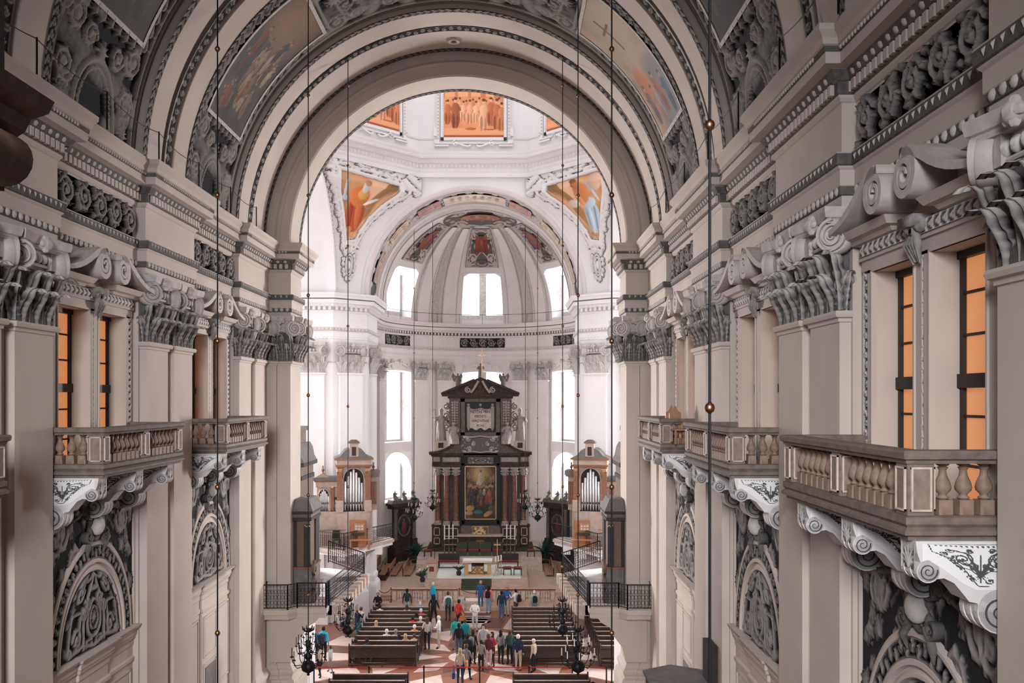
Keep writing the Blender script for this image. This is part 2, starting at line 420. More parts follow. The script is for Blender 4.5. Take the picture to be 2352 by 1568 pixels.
def row(path, off, z, step, mk, lo=-1e9, hi=1e9):
    """repeat a small ornament along the straight runs of a moulding"""
    g = G(); p = np.asarray(path, float)
    for a, b in zip(p[:-1], p[1:]):
        d = b-a; L = np.hypot(*d); d = d/L; n = np.array([-d[1], d[0]])
        m = int(L/step)
        if m < 2: continue
        for i in range(m):
            q = a+d*(L*(i+.5)/m)
            if not lo < q[1] < hi: continue
            mk(g, q+n*off, z, d, n, L/m)
    return g
def dentil(w, h, dep):
    def f(g, q, z, d, n, st):
        a = q-d*w/2; b = q+d*w/2; c, e = b+n*dep, a+n*dep
        v = [(*a, z), (*b, z), (*c, z), (*e, z), (*a, z+h), (*b, z+h), (*c, z+h), (*e, z+h)]
        g.add(v, [(0, 3, 2, 1), (4, 5, 6, 7), (1, 2, 6, 5), (2, 3, 7, 6), (3, 0, 4, 7)])
    return f
def egg(w, h, dep, hh=1.0):
    def f(g, q, z, d, n, st):
        A = np.linspace(0, PI, 5); B = np.linspace(-PI/2, PI/2, 5)
        P = np.zeros((5, 5, 3))
        for i, a in enumerate(A):
            for j, b in enumerate(B):
                xy = q+d*(w/2*math.cos(b)*math.cos(a))+n*(dep*math.cos(b)*math.sin(a)); P[i, j] = (*xy, z+h/2+h/2*math.sin(b))
        g.grid(P, h=np.full(25, hh))
    return f
def tongue(w, h, dep):
    def f(g, q, z, d, n, st):
        a = q-d*w/2; b = q+d*w/2; t = q+n*dep
        g.add([(*a, z+h), (*b, z+h), (*q, z), (*t, z+h*.6)], [(0, 3, 1), (0, 2, 3), (3, 2, 1)])
    return f
for nm, gg, mt in (('dentil_row', row(EPATH, .10, 18.43, .20, dentil(.125, .18, .10), 8), 'plaster'),
               ('egg_moulding', row(EPATH, .19, 18.63, .26, egg(.2, .17, .09), 8), 'volute_stone'),
               ('leaf_moulding', row(EPATH, .13, 17.2, .19, tongue(.17, .19, .05), 8), 'volute_stone'),
               ('bead_moulding', row(EPATH, .47, 19.0, .12, egg(.1, .09, .05), 8), 'volute_stone'),
               ('tongue_moulding', row(EPATH, .04, 16.70, .22, egg(.17, .17, .06), 8), 'volute_stone')):
    both(nm, gg.mesh(nm, mt, smooth=nm in ('egg_moulding', 'bead_moulding', 'tongue_moulding')), kind='stuff')
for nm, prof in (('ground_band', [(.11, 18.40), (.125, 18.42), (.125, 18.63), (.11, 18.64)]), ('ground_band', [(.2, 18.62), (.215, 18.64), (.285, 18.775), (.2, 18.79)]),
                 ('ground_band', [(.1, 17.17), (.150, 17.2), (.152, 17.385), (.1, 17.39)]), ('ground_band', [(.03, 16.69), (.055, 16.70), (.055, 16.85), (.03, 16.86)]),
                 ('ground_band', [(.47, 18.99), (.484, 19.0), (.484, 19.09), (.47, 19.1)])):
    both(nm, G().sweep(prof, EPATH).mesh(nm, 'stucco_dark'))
# --- pilasters: shaft, astragal and attic base; the capitals
def pilaster_mesh(wd, dep, z1=14.72):
    g = G(); h = wd/2
    g.box(0, dep, -h, h, 0, z1-.1)
    pth = [(0, -h), (dep, -h), (dep, h), (0, h)][::-1]
    rev = [(0, h), (dep, h), (dep, -h), (0, -h)]
    g.sweep([(0, z1-.2), (.03, z1-.19), (.035, z1-.13), (.09, z1-.11), (.11, z1-.05), (.09, z1), (0, z1)], rev)
    g.sweep([(0, 2.45), (.03, 2.4), (.06, 2.30), (.12, 2.25), (.14, 2.15), (.12, 2.06), (.09, 2.0), (.09, 1.9), (.18, 1.86), (.22, 1.72), (.2, 1.62), (.25, 1.6), (.25, .2), (.3, .15), (.3, 0), (0, 0)], rev)
    return g.mesh('pilaster', 'plaster')
PIL = pilaster_mesh(1.45, .2)
PILN = pilaster_mesh(.50, .25)
def leaf_mesh(L, wd, curl, name='acanthus_leaf', m='leaf_stucco'):
    nu, nv = 19, 13
    P = np.zeros((nu, nv, 3)); Hh = np.zeros((nu, nv))
    for i in range(nu):
        t = i/(nu-1)
        if t < .72: x = .03+.10*(t/.72)**2*curl*2; z = L*t*1.12
        else:
            a = (t-.72)/.28*2.6; R = .13*curl+.02
            x = .03+.2*curl+R*(1-math.cos(a))*1.1; z = L*.806+R*1.3*math.sin(a)
        prof = math.sin(PI*min(1, (t*.93+.13)))**.55*(1-.35*t)
        ser = 1+.26*math.cos(2*PI*t*5.5)
        for j in range(nv):
            q = 2*j/(nv-1)-1
            ridge = .045*math.exp(-(q*5)**2)+.034*math.cos(q*9.4)*(1-abs(q)*.3)
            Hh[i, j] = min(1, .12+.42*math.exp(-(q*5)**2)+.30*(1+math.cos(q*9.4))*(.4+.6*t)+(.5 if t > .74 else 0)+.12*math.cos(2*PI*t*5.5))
            P[i, j] = (x+ridge-.07*q*q*(.5+t), q*wd/2*prof*ser, z+.05*abs(q)*L*.5)
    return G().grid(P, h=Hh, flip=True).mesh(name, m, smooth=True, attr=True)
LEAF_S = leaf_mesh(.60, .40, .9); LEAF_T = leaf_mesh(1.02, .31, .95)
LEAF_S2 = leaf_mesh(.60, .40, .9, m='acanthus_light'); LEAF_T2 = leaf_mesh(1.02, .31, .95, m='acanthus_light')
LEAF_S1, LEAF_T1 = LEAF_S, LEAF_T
def spiral_pts(R, turns, n=40, k=.80, a0=PI/2, sg=1):
    return [(R*(1-k*i/n)*math.cos(a0+sg*turns*2*PI*i/n), R*(1-k*i/n)*math.sin(a0+sg*turns*2*PI*i/n)) for i in range(n+1)]
def ribbon(g, pts, th, x0, x1, m=0):
    """flat scroll: 2-D centreline (y,z) with thickness, extruded from x0 to x1"""
    p = np.asarray(pts, float); t = np.gradient(p, axis=0); t /= np.linalg.norm(t, axis=1)[:, None]+1e-9
    nn = np.stack([-t[:, 1], t[:, 0]], -1); th = np.broadcast_to(np.asarray(th, float), (len(p),))[:, None]
    a, b = p+nn*th/2, p-nn*th/2
    S = [np.column_stack([np.full(len(p), X), Q]) for X, Q in ((x0, a), (x1, a), (x1, b), (x0, b), (x0, a))]
    g.grid(np.stack(S, 1), m=m)
    for e in (0, -1): g.add([S[k][e] for k in range(4)], [(0, 1, 2, 3)], m=m)
    return g
def volute_mesh(R=.31, dep=.20):
    """scroll disc in the y-z plane facing +x, spiral ridge raised on a dished disc"""
    g = G()
    g.lathe([(0, 0), (R*.97, 0), (R, .02), (R, dep-.03), (R*.93, dep), (0, dep+.01)], 24)
    for v in g.v: v[:] = v[:, [2, 1, 0]]
    n = 60; sp = spiral_pts(R*.93, 2.6, n, .86)
    ribbon(g, sp, np.linspace(R*.17, R*.07, n+1), dep-.01, dep+.07)
    g2 = G(); g2.ball((dep+.03, 0, 0), R*.14, 8)
    return g.merge(g2).mesh('volute', 'volute_stone', smooth=True, angle=40)
VOL = volute_mesh()
NECK = G().box(-.1, .24, -.16, .16, -.28, .1).mesh('volute_neck', 'volute_stone')
def capital_core(wd, m='stucco_dark'):
    g = G(); h = wd/2
    g.prism([(-h+.05, 0), (h-.05, 0), (h-.05, 1.0), (h+.02, 1.25), (-h-.02, 1.25), (-h+.05, 1.0)], 0, .22)
    return g.mesh('capital', m)
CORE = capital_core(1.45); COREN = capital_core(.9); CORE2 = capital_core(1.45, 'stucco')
def abacus_mesh(wd):
    g = G(); h = wd/2+.16; n = 10
    pl = [(0, h)]+[(.50-.13*math.sin(PI*i/n), h-2*h*i/n) for i in range(n+1)]+[(0, -h)]
    g.sweep([(-.12, 1.50), (-.06, 1.51), (-.04, 1.58), (.0, 1.60), (.02, 1.70), (.02, 1.78), (-.5, 1.78)], pl)
    g.prism([(p[0]-.03, p[1]*.98) for p in pl], 1.50, 1.52, 'xy')
    g.ball((.42, 0, 1.62), .15, 8); 
    for k in range(5): g.ball((.44, .12*math.cos(k*1.26), 1.62+.12*math.sin(k*1.26)), .07, 6)
    return g.mesh('abacus', 'volute_stone', smooth=True, angle=35)
def echinus_mesh(wd):
    g = G(); h = wd/2-.22
    g.tube([(.26, -h, 1.20), (.26, h, 1.20)], .035, 6)
    k = max(2, int(2*h/.20))
    for i in range(k): g.ball((.27, -h+(i+.5)*2*h/k, 1.34), 2*h/k*.42, 8, sz=1.25)
    g.box(.02, .22, -h-.1, h+.1, 1.1, 1.52)
    return g.mesh('echinus', 'acanthus_light', smooth=True, angle=40)
ABA = abacus_mesh(1.45); ECH = echinus_mesh(1.45); ABAN = abacus_mesh(.62); ECHN = echinus_mesh(.72)
def capital(par, loc, rz, wd=1.45, scale=1.0, sides=True, light=False):
    wide = wd > 1.2
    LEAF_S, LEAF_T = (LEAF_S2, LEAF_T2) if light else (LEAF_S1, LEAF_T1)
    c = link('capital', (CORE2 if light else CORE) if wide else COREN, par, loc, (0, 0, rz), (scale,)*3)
    h = (1.45 if wide else .75)/2
    link('abacus', ABA if wide else ABAN, c); link('echinus', ECH if wide else ECHN, c)
    for sg in (-1, 1):
        link('volute', VOL, c, (.20, sg*(h-.02), 1.28), (0, 0, sg*.72), (1, sg, 1)); link('volute_neck', NECK, c, (.10, sg*(h-.16), 1.42))
    up = (-.48, 0, .48) if wide else (-.2, .2)
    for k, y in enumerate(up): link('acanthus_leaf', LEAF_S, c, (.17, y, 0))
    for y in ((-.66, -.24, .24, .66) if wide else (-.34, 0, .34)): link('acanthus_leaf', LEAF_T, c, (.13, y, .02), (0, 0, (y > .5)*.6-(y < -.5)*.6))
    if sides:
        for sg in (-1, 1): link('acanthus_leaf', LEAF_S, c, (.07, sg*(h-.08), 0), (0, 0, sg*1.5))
    return c
def pil(wall, x, y, rz, me=PIL, wd=1.45, cap=True):
    link('pilaster', me, wall, (x, y, 0), (0, 0, rz))
    if cap: capital(wall, (x+(-.0 if abs(rz-PI) < .1 else 0), y, 14.72), rz, wd)
for wl in WALLS:
    R_ = wl is wall_r
    for p in ([7.65, 9.55] if R_ else [])+[15.85, 17.75, 24.05, 25.95, 32.15, 34.15]:
        if p is None: continue
        pil(wl, 7.9, p, PI)
    if R_: pass
    # crossing arch: two pilasters facing the nave end, one facing the axis
    link('pilaster', PILN, wl, (7.60, 35.45, 0), (0, 0, -PI/2)); capital(wl, (7.62, 35.45, 14.72), -PI/2, .6)
    g = None
ARCHP = G(); ARCHP.box(6.8, 7.34, 35.25, 37.0, 0, ZS)
for rev, z in (([(7.34, 35.25), (6.8, 35.25), (6.8, 37.0), (7.34, 37.0)], 0),):
    ARCHP.sweep([(0, 14.52), (.03, 14.53), (.035, 14.6), (.09, 14.62), (.11, 14.67), (.09, 14.72), (0, 14.72)], rev)
    ARCHP.sweep([(0, 2.45), (.03, 2.4), (.06, 2.30), (.12, 2.25), (.14, 2.15), (.12, 2.06), (.09, 2.0), (.09, 1.9), (.18, 1.86), (.22, 1.72), (.2, 1.62), (.25, 1.6), (.25, 0)], rev)
both('arch_pier', ARCHP.mesh('arch_pier', 'plaster'))
for wl in WALLS:
    capital(wl, (7.07, 35.25, 14.72), -PI/2, .6); capital(wl, (6.8, 36.1, 14.72), PI, 1.45)
# --- window bays
def strip(Wd, H, pat=0, n=26, seed=0):
    R = Relief(Wd, H, n); st = Wd*(1.0 if pat == 0 else .8); k = max(1, int(H/st))
    for i in range(k):
        y = (i+.5)*H/k; s_ = H/k
        if pat == 0:
            R.line([(Wd*.12, y-s_*.45), (Wd*.5, y+s_*.35), (Wd*.88, y-s_*.45)], Wd*.12); R.dot(Wd*.5, y-s_*.2, Wd*.17, .8)
        elif pat == 1:
            R.spiral(Wd*(.5+(.12 if i % 2 else -.12)), y, Wd*.33, PI*(i % 2), 1.2, Wd*.08, 1 if i % 2 else -1, leaves=False)
        else:
            R.leaf(Wd*.5, y-s_*.4, PI/2, s_*.9, Wd*.1)
    R.line([(Wd*.04, 0), (Wd*.04, H)], Wd*.07, .9); R.line([(Wd*.96, 0), (Wd*.96, H)], Wd*.07, .9)
    return R
JAMB = strip(.20, 3.95, 1, 40).to(G(), lambda u, v, h: (8.03-h, u, 11.4+v), .05).mesh('jamb_ornament', 'relief_mid', smooth=True, attr=True)
GLASS = {}
def window_set():
    fr = G(); pn = []
    for (a, c) in ((.62, 2.12), (2.58, 4.08)):
        for y in (a+.03, (a+c)/2, c-.03): fr.box(8.40, 8.54, y-.05, y+.05, 11.4, 15.3)
        for z, t in ((11.45, .06), (12.25, .02), (12.95, .02), (13.45, .10), (14.1, .02), (14.7, .02), (15.25, .06)): fr.box(8.36 if t > .05 else 8.42, 8.50, a, c, z-t, z+t)
        for z0, z1 in ((11.5, 13.35), (13.55, 15.2)):
            for y0, y1 in ((a+.08, (a+c)/2-.05), ((a+c)/2+.05, c-.08)): pn.append((y0, y1, z0, z1))
    sur = G()   # architrave frames around each light
    for (a, c) in ((.62, 2.12), (2.58, 4.08)):
        for e in (a-.2, c): sur.box(7.98, 8.05, e, e+.2, 11.4, 15.5)
        sur.box(7.98, 8.05, a-.2, c+.2, 15.3, 15.5)
        for e in (a-.02, c-.02): sur.box(7.95, 8.02, e, e+.04, 11.4, 15.34)
        sur.box(7.95, 8.02, a, c, 15.3, 15.34)
    sur.box(7.975, 8.05, .2, 4.5, 15.345, 15.53)
    return fr.mesh('window_frame', 'frame_dark'), sur.mesh('window_surround', 'plaster'), pn
WFR, WSUR, PANES = window_set()
PANE = G().box(8.46, 8.48, 0, .62, 0, 1.85).mesh('pane', 'glass_orange')
def scroll_ped():
    """pair of S-scrolls rising to volutes over the twin window, on a small frieze and cornice"""
    gs = G(); fz = G()
    fz.box(7.93, 8.05, .2, 4.5, 15.52, 15.6); fz.sweep([(0, 15.78), (.08, 15.8), (.12, 15.86), (.22, 15.88), (.28, 15.97), (.30, 16.0), (0, 16.0)], [(8.05, .15), (7.93, .15), (7.93, 1.55), (8.05, 1.55)])
    fz.sweep([(0, 15.78), (.08, 15.8), (.12, 15.86), (.22, 15.88), (.28, 15.97), (.30, 16.0), (0, 16.0)], [(8.05, 3.15), (7.93, 3.15), (7.93, 4.55), (8.05, 4.55)])
    for sg in (-1, 1):
        c = (2.35+sg*.50, 16.33); R = .34
        pts = [(2.35+sg*(2.35-.22*i), 16.03+.02*i+.62*(i/8)**2.2) for i in range(7)]
        sp = [(c[0]+R*(1-.82*i/44)*math.cos(PI/2-sg*(-.35+2.3*2*PI*i/44)), c[1]+R*(1-.82*i/44)*math.sin(PI/2-sg*(-.35+2.3*2*PI*i/44))) for i in range(45)]
        pts += [(sp[0][0]+sg*.35, sp[0][1]-.02)]
        P = np.array(pts+sp)
        th = np.concatenate([np.linspace(.10, .15, len(pts)), np.linspace(.14, .045, len(sp))])
        ribbon(gs, P, th, 7.46, 8.05)
        d = G().lathe([(0, 0), (R*.8, 0), (R*.8, .45), (0, .45)], 20)
        gs.merge(d, Matrix.Translation((7.60, c[0], c[1]))@Matrix.Rotation(PI/2, 4, 'Y'))
    return gs.mesh('scroll_pediment', 'volute_stone', smooth=True, angle=40), fz.mesh('window_cornice', 'plaster')
SCR, WCOR = scroll_ped()
FRZ = G(); strip(.2, 4.2, 0, 36).to(FRZ, lambda u, v, h: (7.92-h, .25+v, 15.58+u), .03, flip=True)
FRZ = FRZ.mesh('window_frieze', 'relief_mid', smooth=True, attr=True)
FLR = G().box(7.72, 8.05, 2.1, 2.6, 15.7, 15.85)
for k in range(7): FLR.ball((7.86, 2.35+.2*math.cos(k*.9), 15.75-.06*(k % 3)), .10, 7)
for k in range(5): FLR.tube([(7.88, 2.35, 15.62), (7.82, 2.35+.09*(k-2), 15.45), (7.90, 2.35+.05*(k-2), 15.22-.03*abs(k-2))], [.06, .06, .02], 6)
FLR = FLR.mesh('keystone_leaf', 'acanthus', smooth=True)
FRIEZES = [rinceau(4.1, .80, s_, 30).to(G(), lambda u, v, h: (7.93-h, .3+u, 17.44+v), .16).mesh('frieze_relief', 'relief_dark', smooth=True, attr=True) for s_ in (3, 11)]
# chapel arches below the balconies
YC, ZA, RA = 2.35, 7.22, 2.12
arch = G().arcsweep([(8.05, RA), (7.98, RA), (7.96, RA-.05), (7.96, RA-.1), (8.0, RA-.12), (8.0, RA-.36), (7.97, RA-.38), (7.97, RA-.45), (8.05, RA-.47)], (YC, ZA), 0, PI, 40, axis='x', caps=False)
arch.arcsweep([(8.04, RA-.5), (8.0, RA-.55), (8.0, RA-.6), (8.06, RA-.62)], (YC, ZA), 0, PI, 40, axis='x', caps=False)
KZ = 1.22
def tall(g_):
    for v_ in g_.v: v_[:, 2] = ZA+(v_[:, 2]-ZA)*KZ
    return g_
ARCH = tall(arch).mesh('chapel_archivolt', 'plaster')
R0 = strip(.24, PI*(RA-.24), 1, 26)
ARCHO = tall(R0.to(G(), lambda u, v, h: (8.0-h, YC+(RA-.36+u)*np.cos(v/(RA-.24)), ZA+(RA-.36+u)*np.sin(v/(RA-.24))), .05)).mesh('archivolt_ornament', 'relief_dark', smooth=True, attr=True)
rt = RA-.62
def tymp(seed):
    R = cartouche(2*rt, rt, seed, 34, False)
    A = np.linspace(0, 2*PI, 40)
    for rr, th in ((.36, .05), (.22, .03)): R.line(np.stack([rt+rr*np.cos(A), rt*.40+rr*np.sin(A)], -1), th)
    R.rosette(rt, rt*.40, .17, 8)
    for sg in (-1, 1):
        R.line([(rt+sg*.52, .08), (rt+sg*.56, .6), (rt+sg*.45, 1.0), (rt+sg*.1, rt*.98)], .05)
        R.line([(rt+sg*.75, .1), (rt+sg*1.25, .1), (rt+sg*1.25, .8), (rt+sg*.75, .8), (rt+sg*.75, .1)], .035)
        R.line([(rt+sg*.12, .05), (rt+sg*.12, .2), (rt+sg*.4, .2), (rt+sg*.4, .05)], .03)
        R.spiral(rt+sg*.32, .92, .14, 0, 1.3, .035, sg)
    R.line([(rt-.3, 1.18), (rt+.3, 1.18)], .07)
    def f(u, v, h):
        k = np.sqrt(np.clip(1-(v/rt)**2, 0.0, 1))
        return (8.045-h*1.0, YC+(u-rt)*k, ZA+v)
    return tall(R.to(G(), f, .10)).mesh('tympanum_relief', 'relief_dark', smooth=True, attr=True)
TYMP = [tymp(4), tymp(9)]
SPN = cartouche(4.6, 1.9, 6, 30, False); [SPN.leaf(.3+.5*(k % 9), .25+.7*(k//9), k*2.4, .34, .05, .9) for k in range(27)]; [SPN.spiral(.55+.85*k, 1.45-.5*(k % 2), .26, k, 1.6, .045, 1 if k % 2 else -1) for k in range(5)]
SPN = SPN.to(G(), lambda u, v, h: (8.045-h, .05+u, 8.0+v*1.42), .07)
Vs = np.concatenate(SPN.v)
SPN.f = [q for q in SPN.f if ((Vs[list(q), 1].mean()-YC)/(RA-.03))**2+((Vs[list(q), 2].mean()-ZA)/((RA-.03)*KZ))**2 > 1]; SPN.mi = [0]*len(SPN.f)
SPN = SPN.mesh('spandrel_relief', 'relief_dark', smooth=True, attr=True)
SPAN = G()     # plain plaster spandrel edge and inclined mouldings over the arch
SPAN.box(7.98, 8.05, 0, .07, 7.2, 10.7); SPAN.box(7.98, 8.05, 4.63, 4.7, 7.2, 10.7); SPAN.box(7.95, 8.05, 0, 4.7, 10.62, 10.75)
both_sill = [(.0, 6.62), (.03, 6.66), (.03, 6.8), (.08, 6.84), (.1, 6.92), (.12, 6.95), (.12, 7.08), (.2, 7.12), (.24, 7.2), (0, 7.22)]
SPAN.sweep(both_sill, [(8.05, -.02), (8.05, 1.6), (7.98, 1.6), (7.98, 3.1), (8.05, 3.1), (8.05, 4.7)])
SPAN.sweep([(0, 6.2), (.05, 6.24), (.05, 6.32), (0, 6.36)], [(8.05, -.02), (8.05, 1.6), (7.98, 1.6), (7.98, 3.1), (8.05, 3.1), (8.05, 4.7)])
SPAN = SPAN.mesh('chapel_sill', 'plaster')
KEY = G().ball((7.90, YC, 10.16), .18, 12, sz=1.35)
key2 = G()
zk = 10.16
A = np.linspace(0, 2*PI, 25)[:-1]
key2.tube([(7.95, YC+.27*math.cos(a), zk+.34*math.sin(a)) for a in A], .055, 6, closed=True)
for sg in (-1, 1):
    for (dy, dz, r, a0) in ((.40, .30, .17, 0), (.42, -.22, .16, PI), (.72, .42, .13, 1), (.20, .52, .12, 2), (1.0, .36, .10, 0)):
        ribbon(key2, [(YC+sg*(dy+a), zk+dz+b) for a, b in spiral_pts(r, 1.5, 22, .8, a0)], .055, 7.86, 8.03)
    for k in range(6): key2.tube([(7.95, YC+sg*(.30+.16*k), zk+.38-.02*k), (7.88, YC+sg*(.38+.17*k), zk+.50-.04*k), (7.94, YC+sg*(.44+.17*k), zk+.40-.05*k)], [.045, .06, .012], 6)
    key2.tube([(7.93, YC+sg*.30, zk-.3), (7.90, YC+sg*.46, zk-.5), (7.95, YC+sg*.40, zk-.72)], [.06, .07, .015], 6)
KEY = KEY.mesh('keystone_oval', 'stucco', smooth=True); KEY2 = key2.mesh('keystone_wreath', 'stucco_dark', smooth=True)
def framed(y0, y1, z0, z1, x=8.05, m='plaster'):
    g = G(); t = .05
    for (a, b, c, d) in ((y0, y1, z0, z0+t), (y0, y1, z1-t, z1), (y0, y0+t, z0, z1), (y1-t, y1, z0, z1)):
        g.box(x-.04, x, a, b, c, d)
    g.box(x-.02, x, y0+.12, y1-.12, z0+.12, z1-.12)
    return g.mesh('wall_panel', m)
PANELS = [framed(.18, 1.42, 3.4, 6.05), framed(1.72, 2.98, 4.7, 6.05, 7.98), framed(1.72, 2.98, 3.0, 4.5, 7.98), framed(3.28, 4.52, 3.4, 6.05)]
PANSTUD = G().box(7.98, 8.05, 1.6, 3.1, 0, 6.62).mesh('panel_backing', 'plaster')
TABLET = G().box(7.94, 7.98, 1.86, 2.84, 3.15, 4.35).mesh('inscription_tablet', 'stone_grey')
for bi, b in enumerate(BAYS):
    if bi == 0: continue
    for w_ in WALLS:
        L_ = lambda nm, me: link(nm, me, w_, (0, b, 0))
        win = L_('window_frame', WFR); win['kind'] = 'structure'
        for (y0, y1, z0, z1) in PANES: link('pane', PANE, win, (0, y0, z0), scale=(1, (y1-y0)/.62, (z1-z0)/1.85))
        L_('window_surround', WSUR); L_('scroll_pediment', SCR); L_('window_cornice', WCOR); L_('window_frieze', FRZ); L_('keystone_leaf', FLR)
        for y in (.22, 2.25, 4.28): link('jamb_ornament', JAMB, w_, (0, b+y, 0))
        L_('frieze_relief', FRIEZES[bi % 2]); L_('chapel_archivolt', ARCH); L_('archivolt_ornament', ARCHO); L_('tympanum_relief', TYMP[bi % 2])
        L_('spandrel_relief', SPN); L_('chapel_sill', SPAN); L_('keystone_oval', KEY); L_('keystone_wreath', KEY2); L_('panel_backing', PANSTUD)
        for pm in PANELS: L_('wall_panel', pm)
        if bi == 3: L_('inscription_tablet', TABLET)
# ------------------------------------------------------------------ balconies
BP = [(8.05, .06), (6.70, .06), (6.70, 4.6), (8.05, 4.6)]
SLAB = G().sweep([(-.35, 11.50), (-.02, 11.50), (-.02, 11.55), (.05, 11.57), (.05, 11.62), (.0, 11.66), (.03, 11.70), (.03, 11.78), (-.02, 11.80), (-.9, 11.80)], BP)
SLAB.box(6.75, 8.05, .1, 4.58, 11.52, 11.79); SLAB = SLAB.mesh('slab', 'balcony_stone')
RAILP = G().sweep([(-.16, 12.42), (.02, 12.42), (.03, 12.46), (.07, 12.48), (.08, 12.55), (.06, 12.58), (-.2, 12.58), (-.2, 12.42)], BP).mesh('handrail', 'balcony_stone')
PED = G().box(-.16, .16, -.15, .15, 11.80, 12.43).mesh('pedestal', 'balcony_stone')
pp = G()
for sg in (-1, 1):
    pp.box(-.115, .115, sg*.15, sg*.165, 11.86, 12.37); pp.box(sg*.16, sg*.175, -.11, .11, 11.86, 12.37)
PEDP = pp.mesh('pedestal_panel', 'pedestal_panel')
pf = G()
for sg in (-1, 1):
    for (a, b, c, d) in ((-.125, -.10, 11.85, 12.38), (.10, .125, 11.85, 12.38), (-.125, .125, 11.85, 11.875), (-.125, .125, 12.355, 12.38)):
        pf.box(a, b, sg*.15, sg*.178, c, d); pf.box(sg*.16, sg*.188, a, b, c, d)
PEDF = pf.mesh('panel_frame', 'marble_cream')
BAL = G().box(-.085, .085, -.085, .085, 11.80, 11.98)
BAL.lathe([(.05, 11.98), (.075, 12.0), (.045, 12.03), (.05, 12.05), (.09, 12.09), (.098, 12.13), (.085, 12.19), (.05, 12.27), (.04, 12.33), (.05, 12.35), (.065, 12.37), (.04, 12.38), (.075, 12.40), (.075, 12.43)], 14)
BAL = BAL.mesh('baluster', 'baluster_stone', smooth=True, angle=50)
# scroll console in the x-z plane: small volute at the outer end, big one at the wall
def console_mesh():
    pr = [(8.05, 11.5), (6.78, 11.5), (6.80, 11.36), (6.84, 11.24)]
    pr += [(6.93+.13*math.cos(a), 11.14+.13*math.sin(a)) for a in np.linspace(PI*.8, PI*1.75, 7)]
    pr += [(7.12, 11.06), (7.24, 11.0), (7.34, 10.88), (7.42, 10.78), (7.52, 10.76)]
    pr += [(7.78+.25*math.cos(a), 10.66+.25*math.sin(a)) for a in np.linspace(PI*1.05, PI*1.6, 6)]
    pr += [(8.05, 10.42)]
    g = G().prism(pr, 0, .42, 'xz')
    for (cx, cz, r) in ((6.93, 11.14, .13), (7.78, 10.66, .25)):
        for k in range(5):
            y0 = .0+k*.084; rr = r*(1.06 if k % 2 == 0 else .98)
            d = G().lathe([(0, 0), (rr, 0), (rr, .084), (0, .084)], 22)
            g.merge(d, Matrix.Translation((cx, y0, cz))@Matrix.Rotation(-PI/2, 4, 'X'))
    return g.mesh('console', 'console_stone')
mat('console_stone', (0.60, 0.575, 0.565), 0.8, var=0.06, scale=5)
CONS = console_mesh()
CONSP = []
for (cx, cz, r) in ((6.93, 11.14, .13), (7.78, 10.66, .25)):
    sp = spiral_pts(r*.86, 1.9, 44, .86, 0.2, -1)
    P = [(-.006, a+cx, b+cz) for a, b in sp]
    g2 = G(); ribbon(g2, [(a+cx, b+cz) for a, b in sp], np.linspace(r*.10, r*.06, 45), -.012, .01)
    for v in g2.v: v[:] = v[:, [1, 0, 2]]
    CONSP.append(g2.mesh('spiral_groove', 'line_dark'))
# engraved flank ornament
R = Relief(1.05, .72, 70)
for sg in (-1, 1):
    R.spiral(.62+sg*.19, .44, .12, PI/2, 1.6, .011, sg, leaves=False)
    R.line([(.62, .22), (.62+sg*.07, .36), (.62+sg*.16, .56), (.62+sg*.36, .58)], .010)
    R.spiral(.62+sg*.34, .56, .05, 0, 1.2, .009, sg, leaves=False); R.spiral(.62+sg*.10, .14, .05, PI, 1.1, .009, sg, leaves=False)
[R.spiral(.62+sg*x_, y_, r_, a_, 1.4, .009, sg, leaves=False) for sg in (-1, 1) for x_, y_, r_, a_ in ((.30, .36, .06, 0), (.40, .46, .05, 1), (.06, .36, .04, 2), (.24, .28, .045, 3), (.12, .60, .04, 0))]; [R.leaf(.62+sg*(.1+.07*k), .30+.05*k, 1.2+sg*.6*k, .07, .009) for sg in (-1, 1) for k in range(5)]; [R.spiral(.15+.05*k, .40-.018*k-(.012*k if k > 4 else 0), .02, k, .9, .006, 1, leaves=False) for k in range(9)]
R.leaf(.62, .22, PI/2, .34, .016); R.leaf(.62, .25, -PI/2, .14, .012)
for k in range(16): R.spiral(.13+.056*k, .675, .018, -PI/2, .9, .006, 1, leaves=False)
R.line([(.06, .70), (1.05, .70)], .007); R.line([(.06, .70), (.1, .42), (.28, .38), (.42, .30), (.52, .16), (.60, .06), (.72, .05)], .008)
def flank(u, v, h):
    x = 6.86+u*1.12; lo = np.interp(x, [6.86, 6.93, 7.12, 7.34, 7.5, 8.05], [11.26, 11.28, 11.16, 11.0, 10.92, 10.92])
    z = lo+(11.47-lo)*(v/.72)
    return (np.minimum(x, 8.04), -.004-h*.3, z)
CONSE = R.to(G(), flank, .012, flip=True).mesh('engraved_flank', 'relief_engraved', smooth=True, attr=True)
COF = rinceau(1.1, 1.3, 5, 24).to(G(), lambda u, v, h: (6.8+u*1.1, v, 11.49-h), .05).mesh('soffit_relief', 'relief_dark', smooth=True, attr=True)
FRONTR = strip(.36, .34, 2, 50).to(G(), lambda u, v, h: (6.80-h*.5, .03+u, 11.14+v), .05).mesh('console_leaf', 'relief_mid', smooth=True, attr=True)
BLAB = {(1, 1): 'stone balcony with a white scroll console, beside the large twin windows', (1, 2): 'stone balcony under the middle twin window of the wall with the tall brass-balled rods',
        (1, 3): 'small far stone balcony with two wooden chair backs showing above its rail', (0, 1): 'stone balcony cut by the picture edge, only its console end shows',
        (0, 2): 'stone balcony below twin windows glowing orange, opposite the wall of larger balconies', (0, 3): 'far stone balcony next to the crossing arch, with pale balusters catching light'}
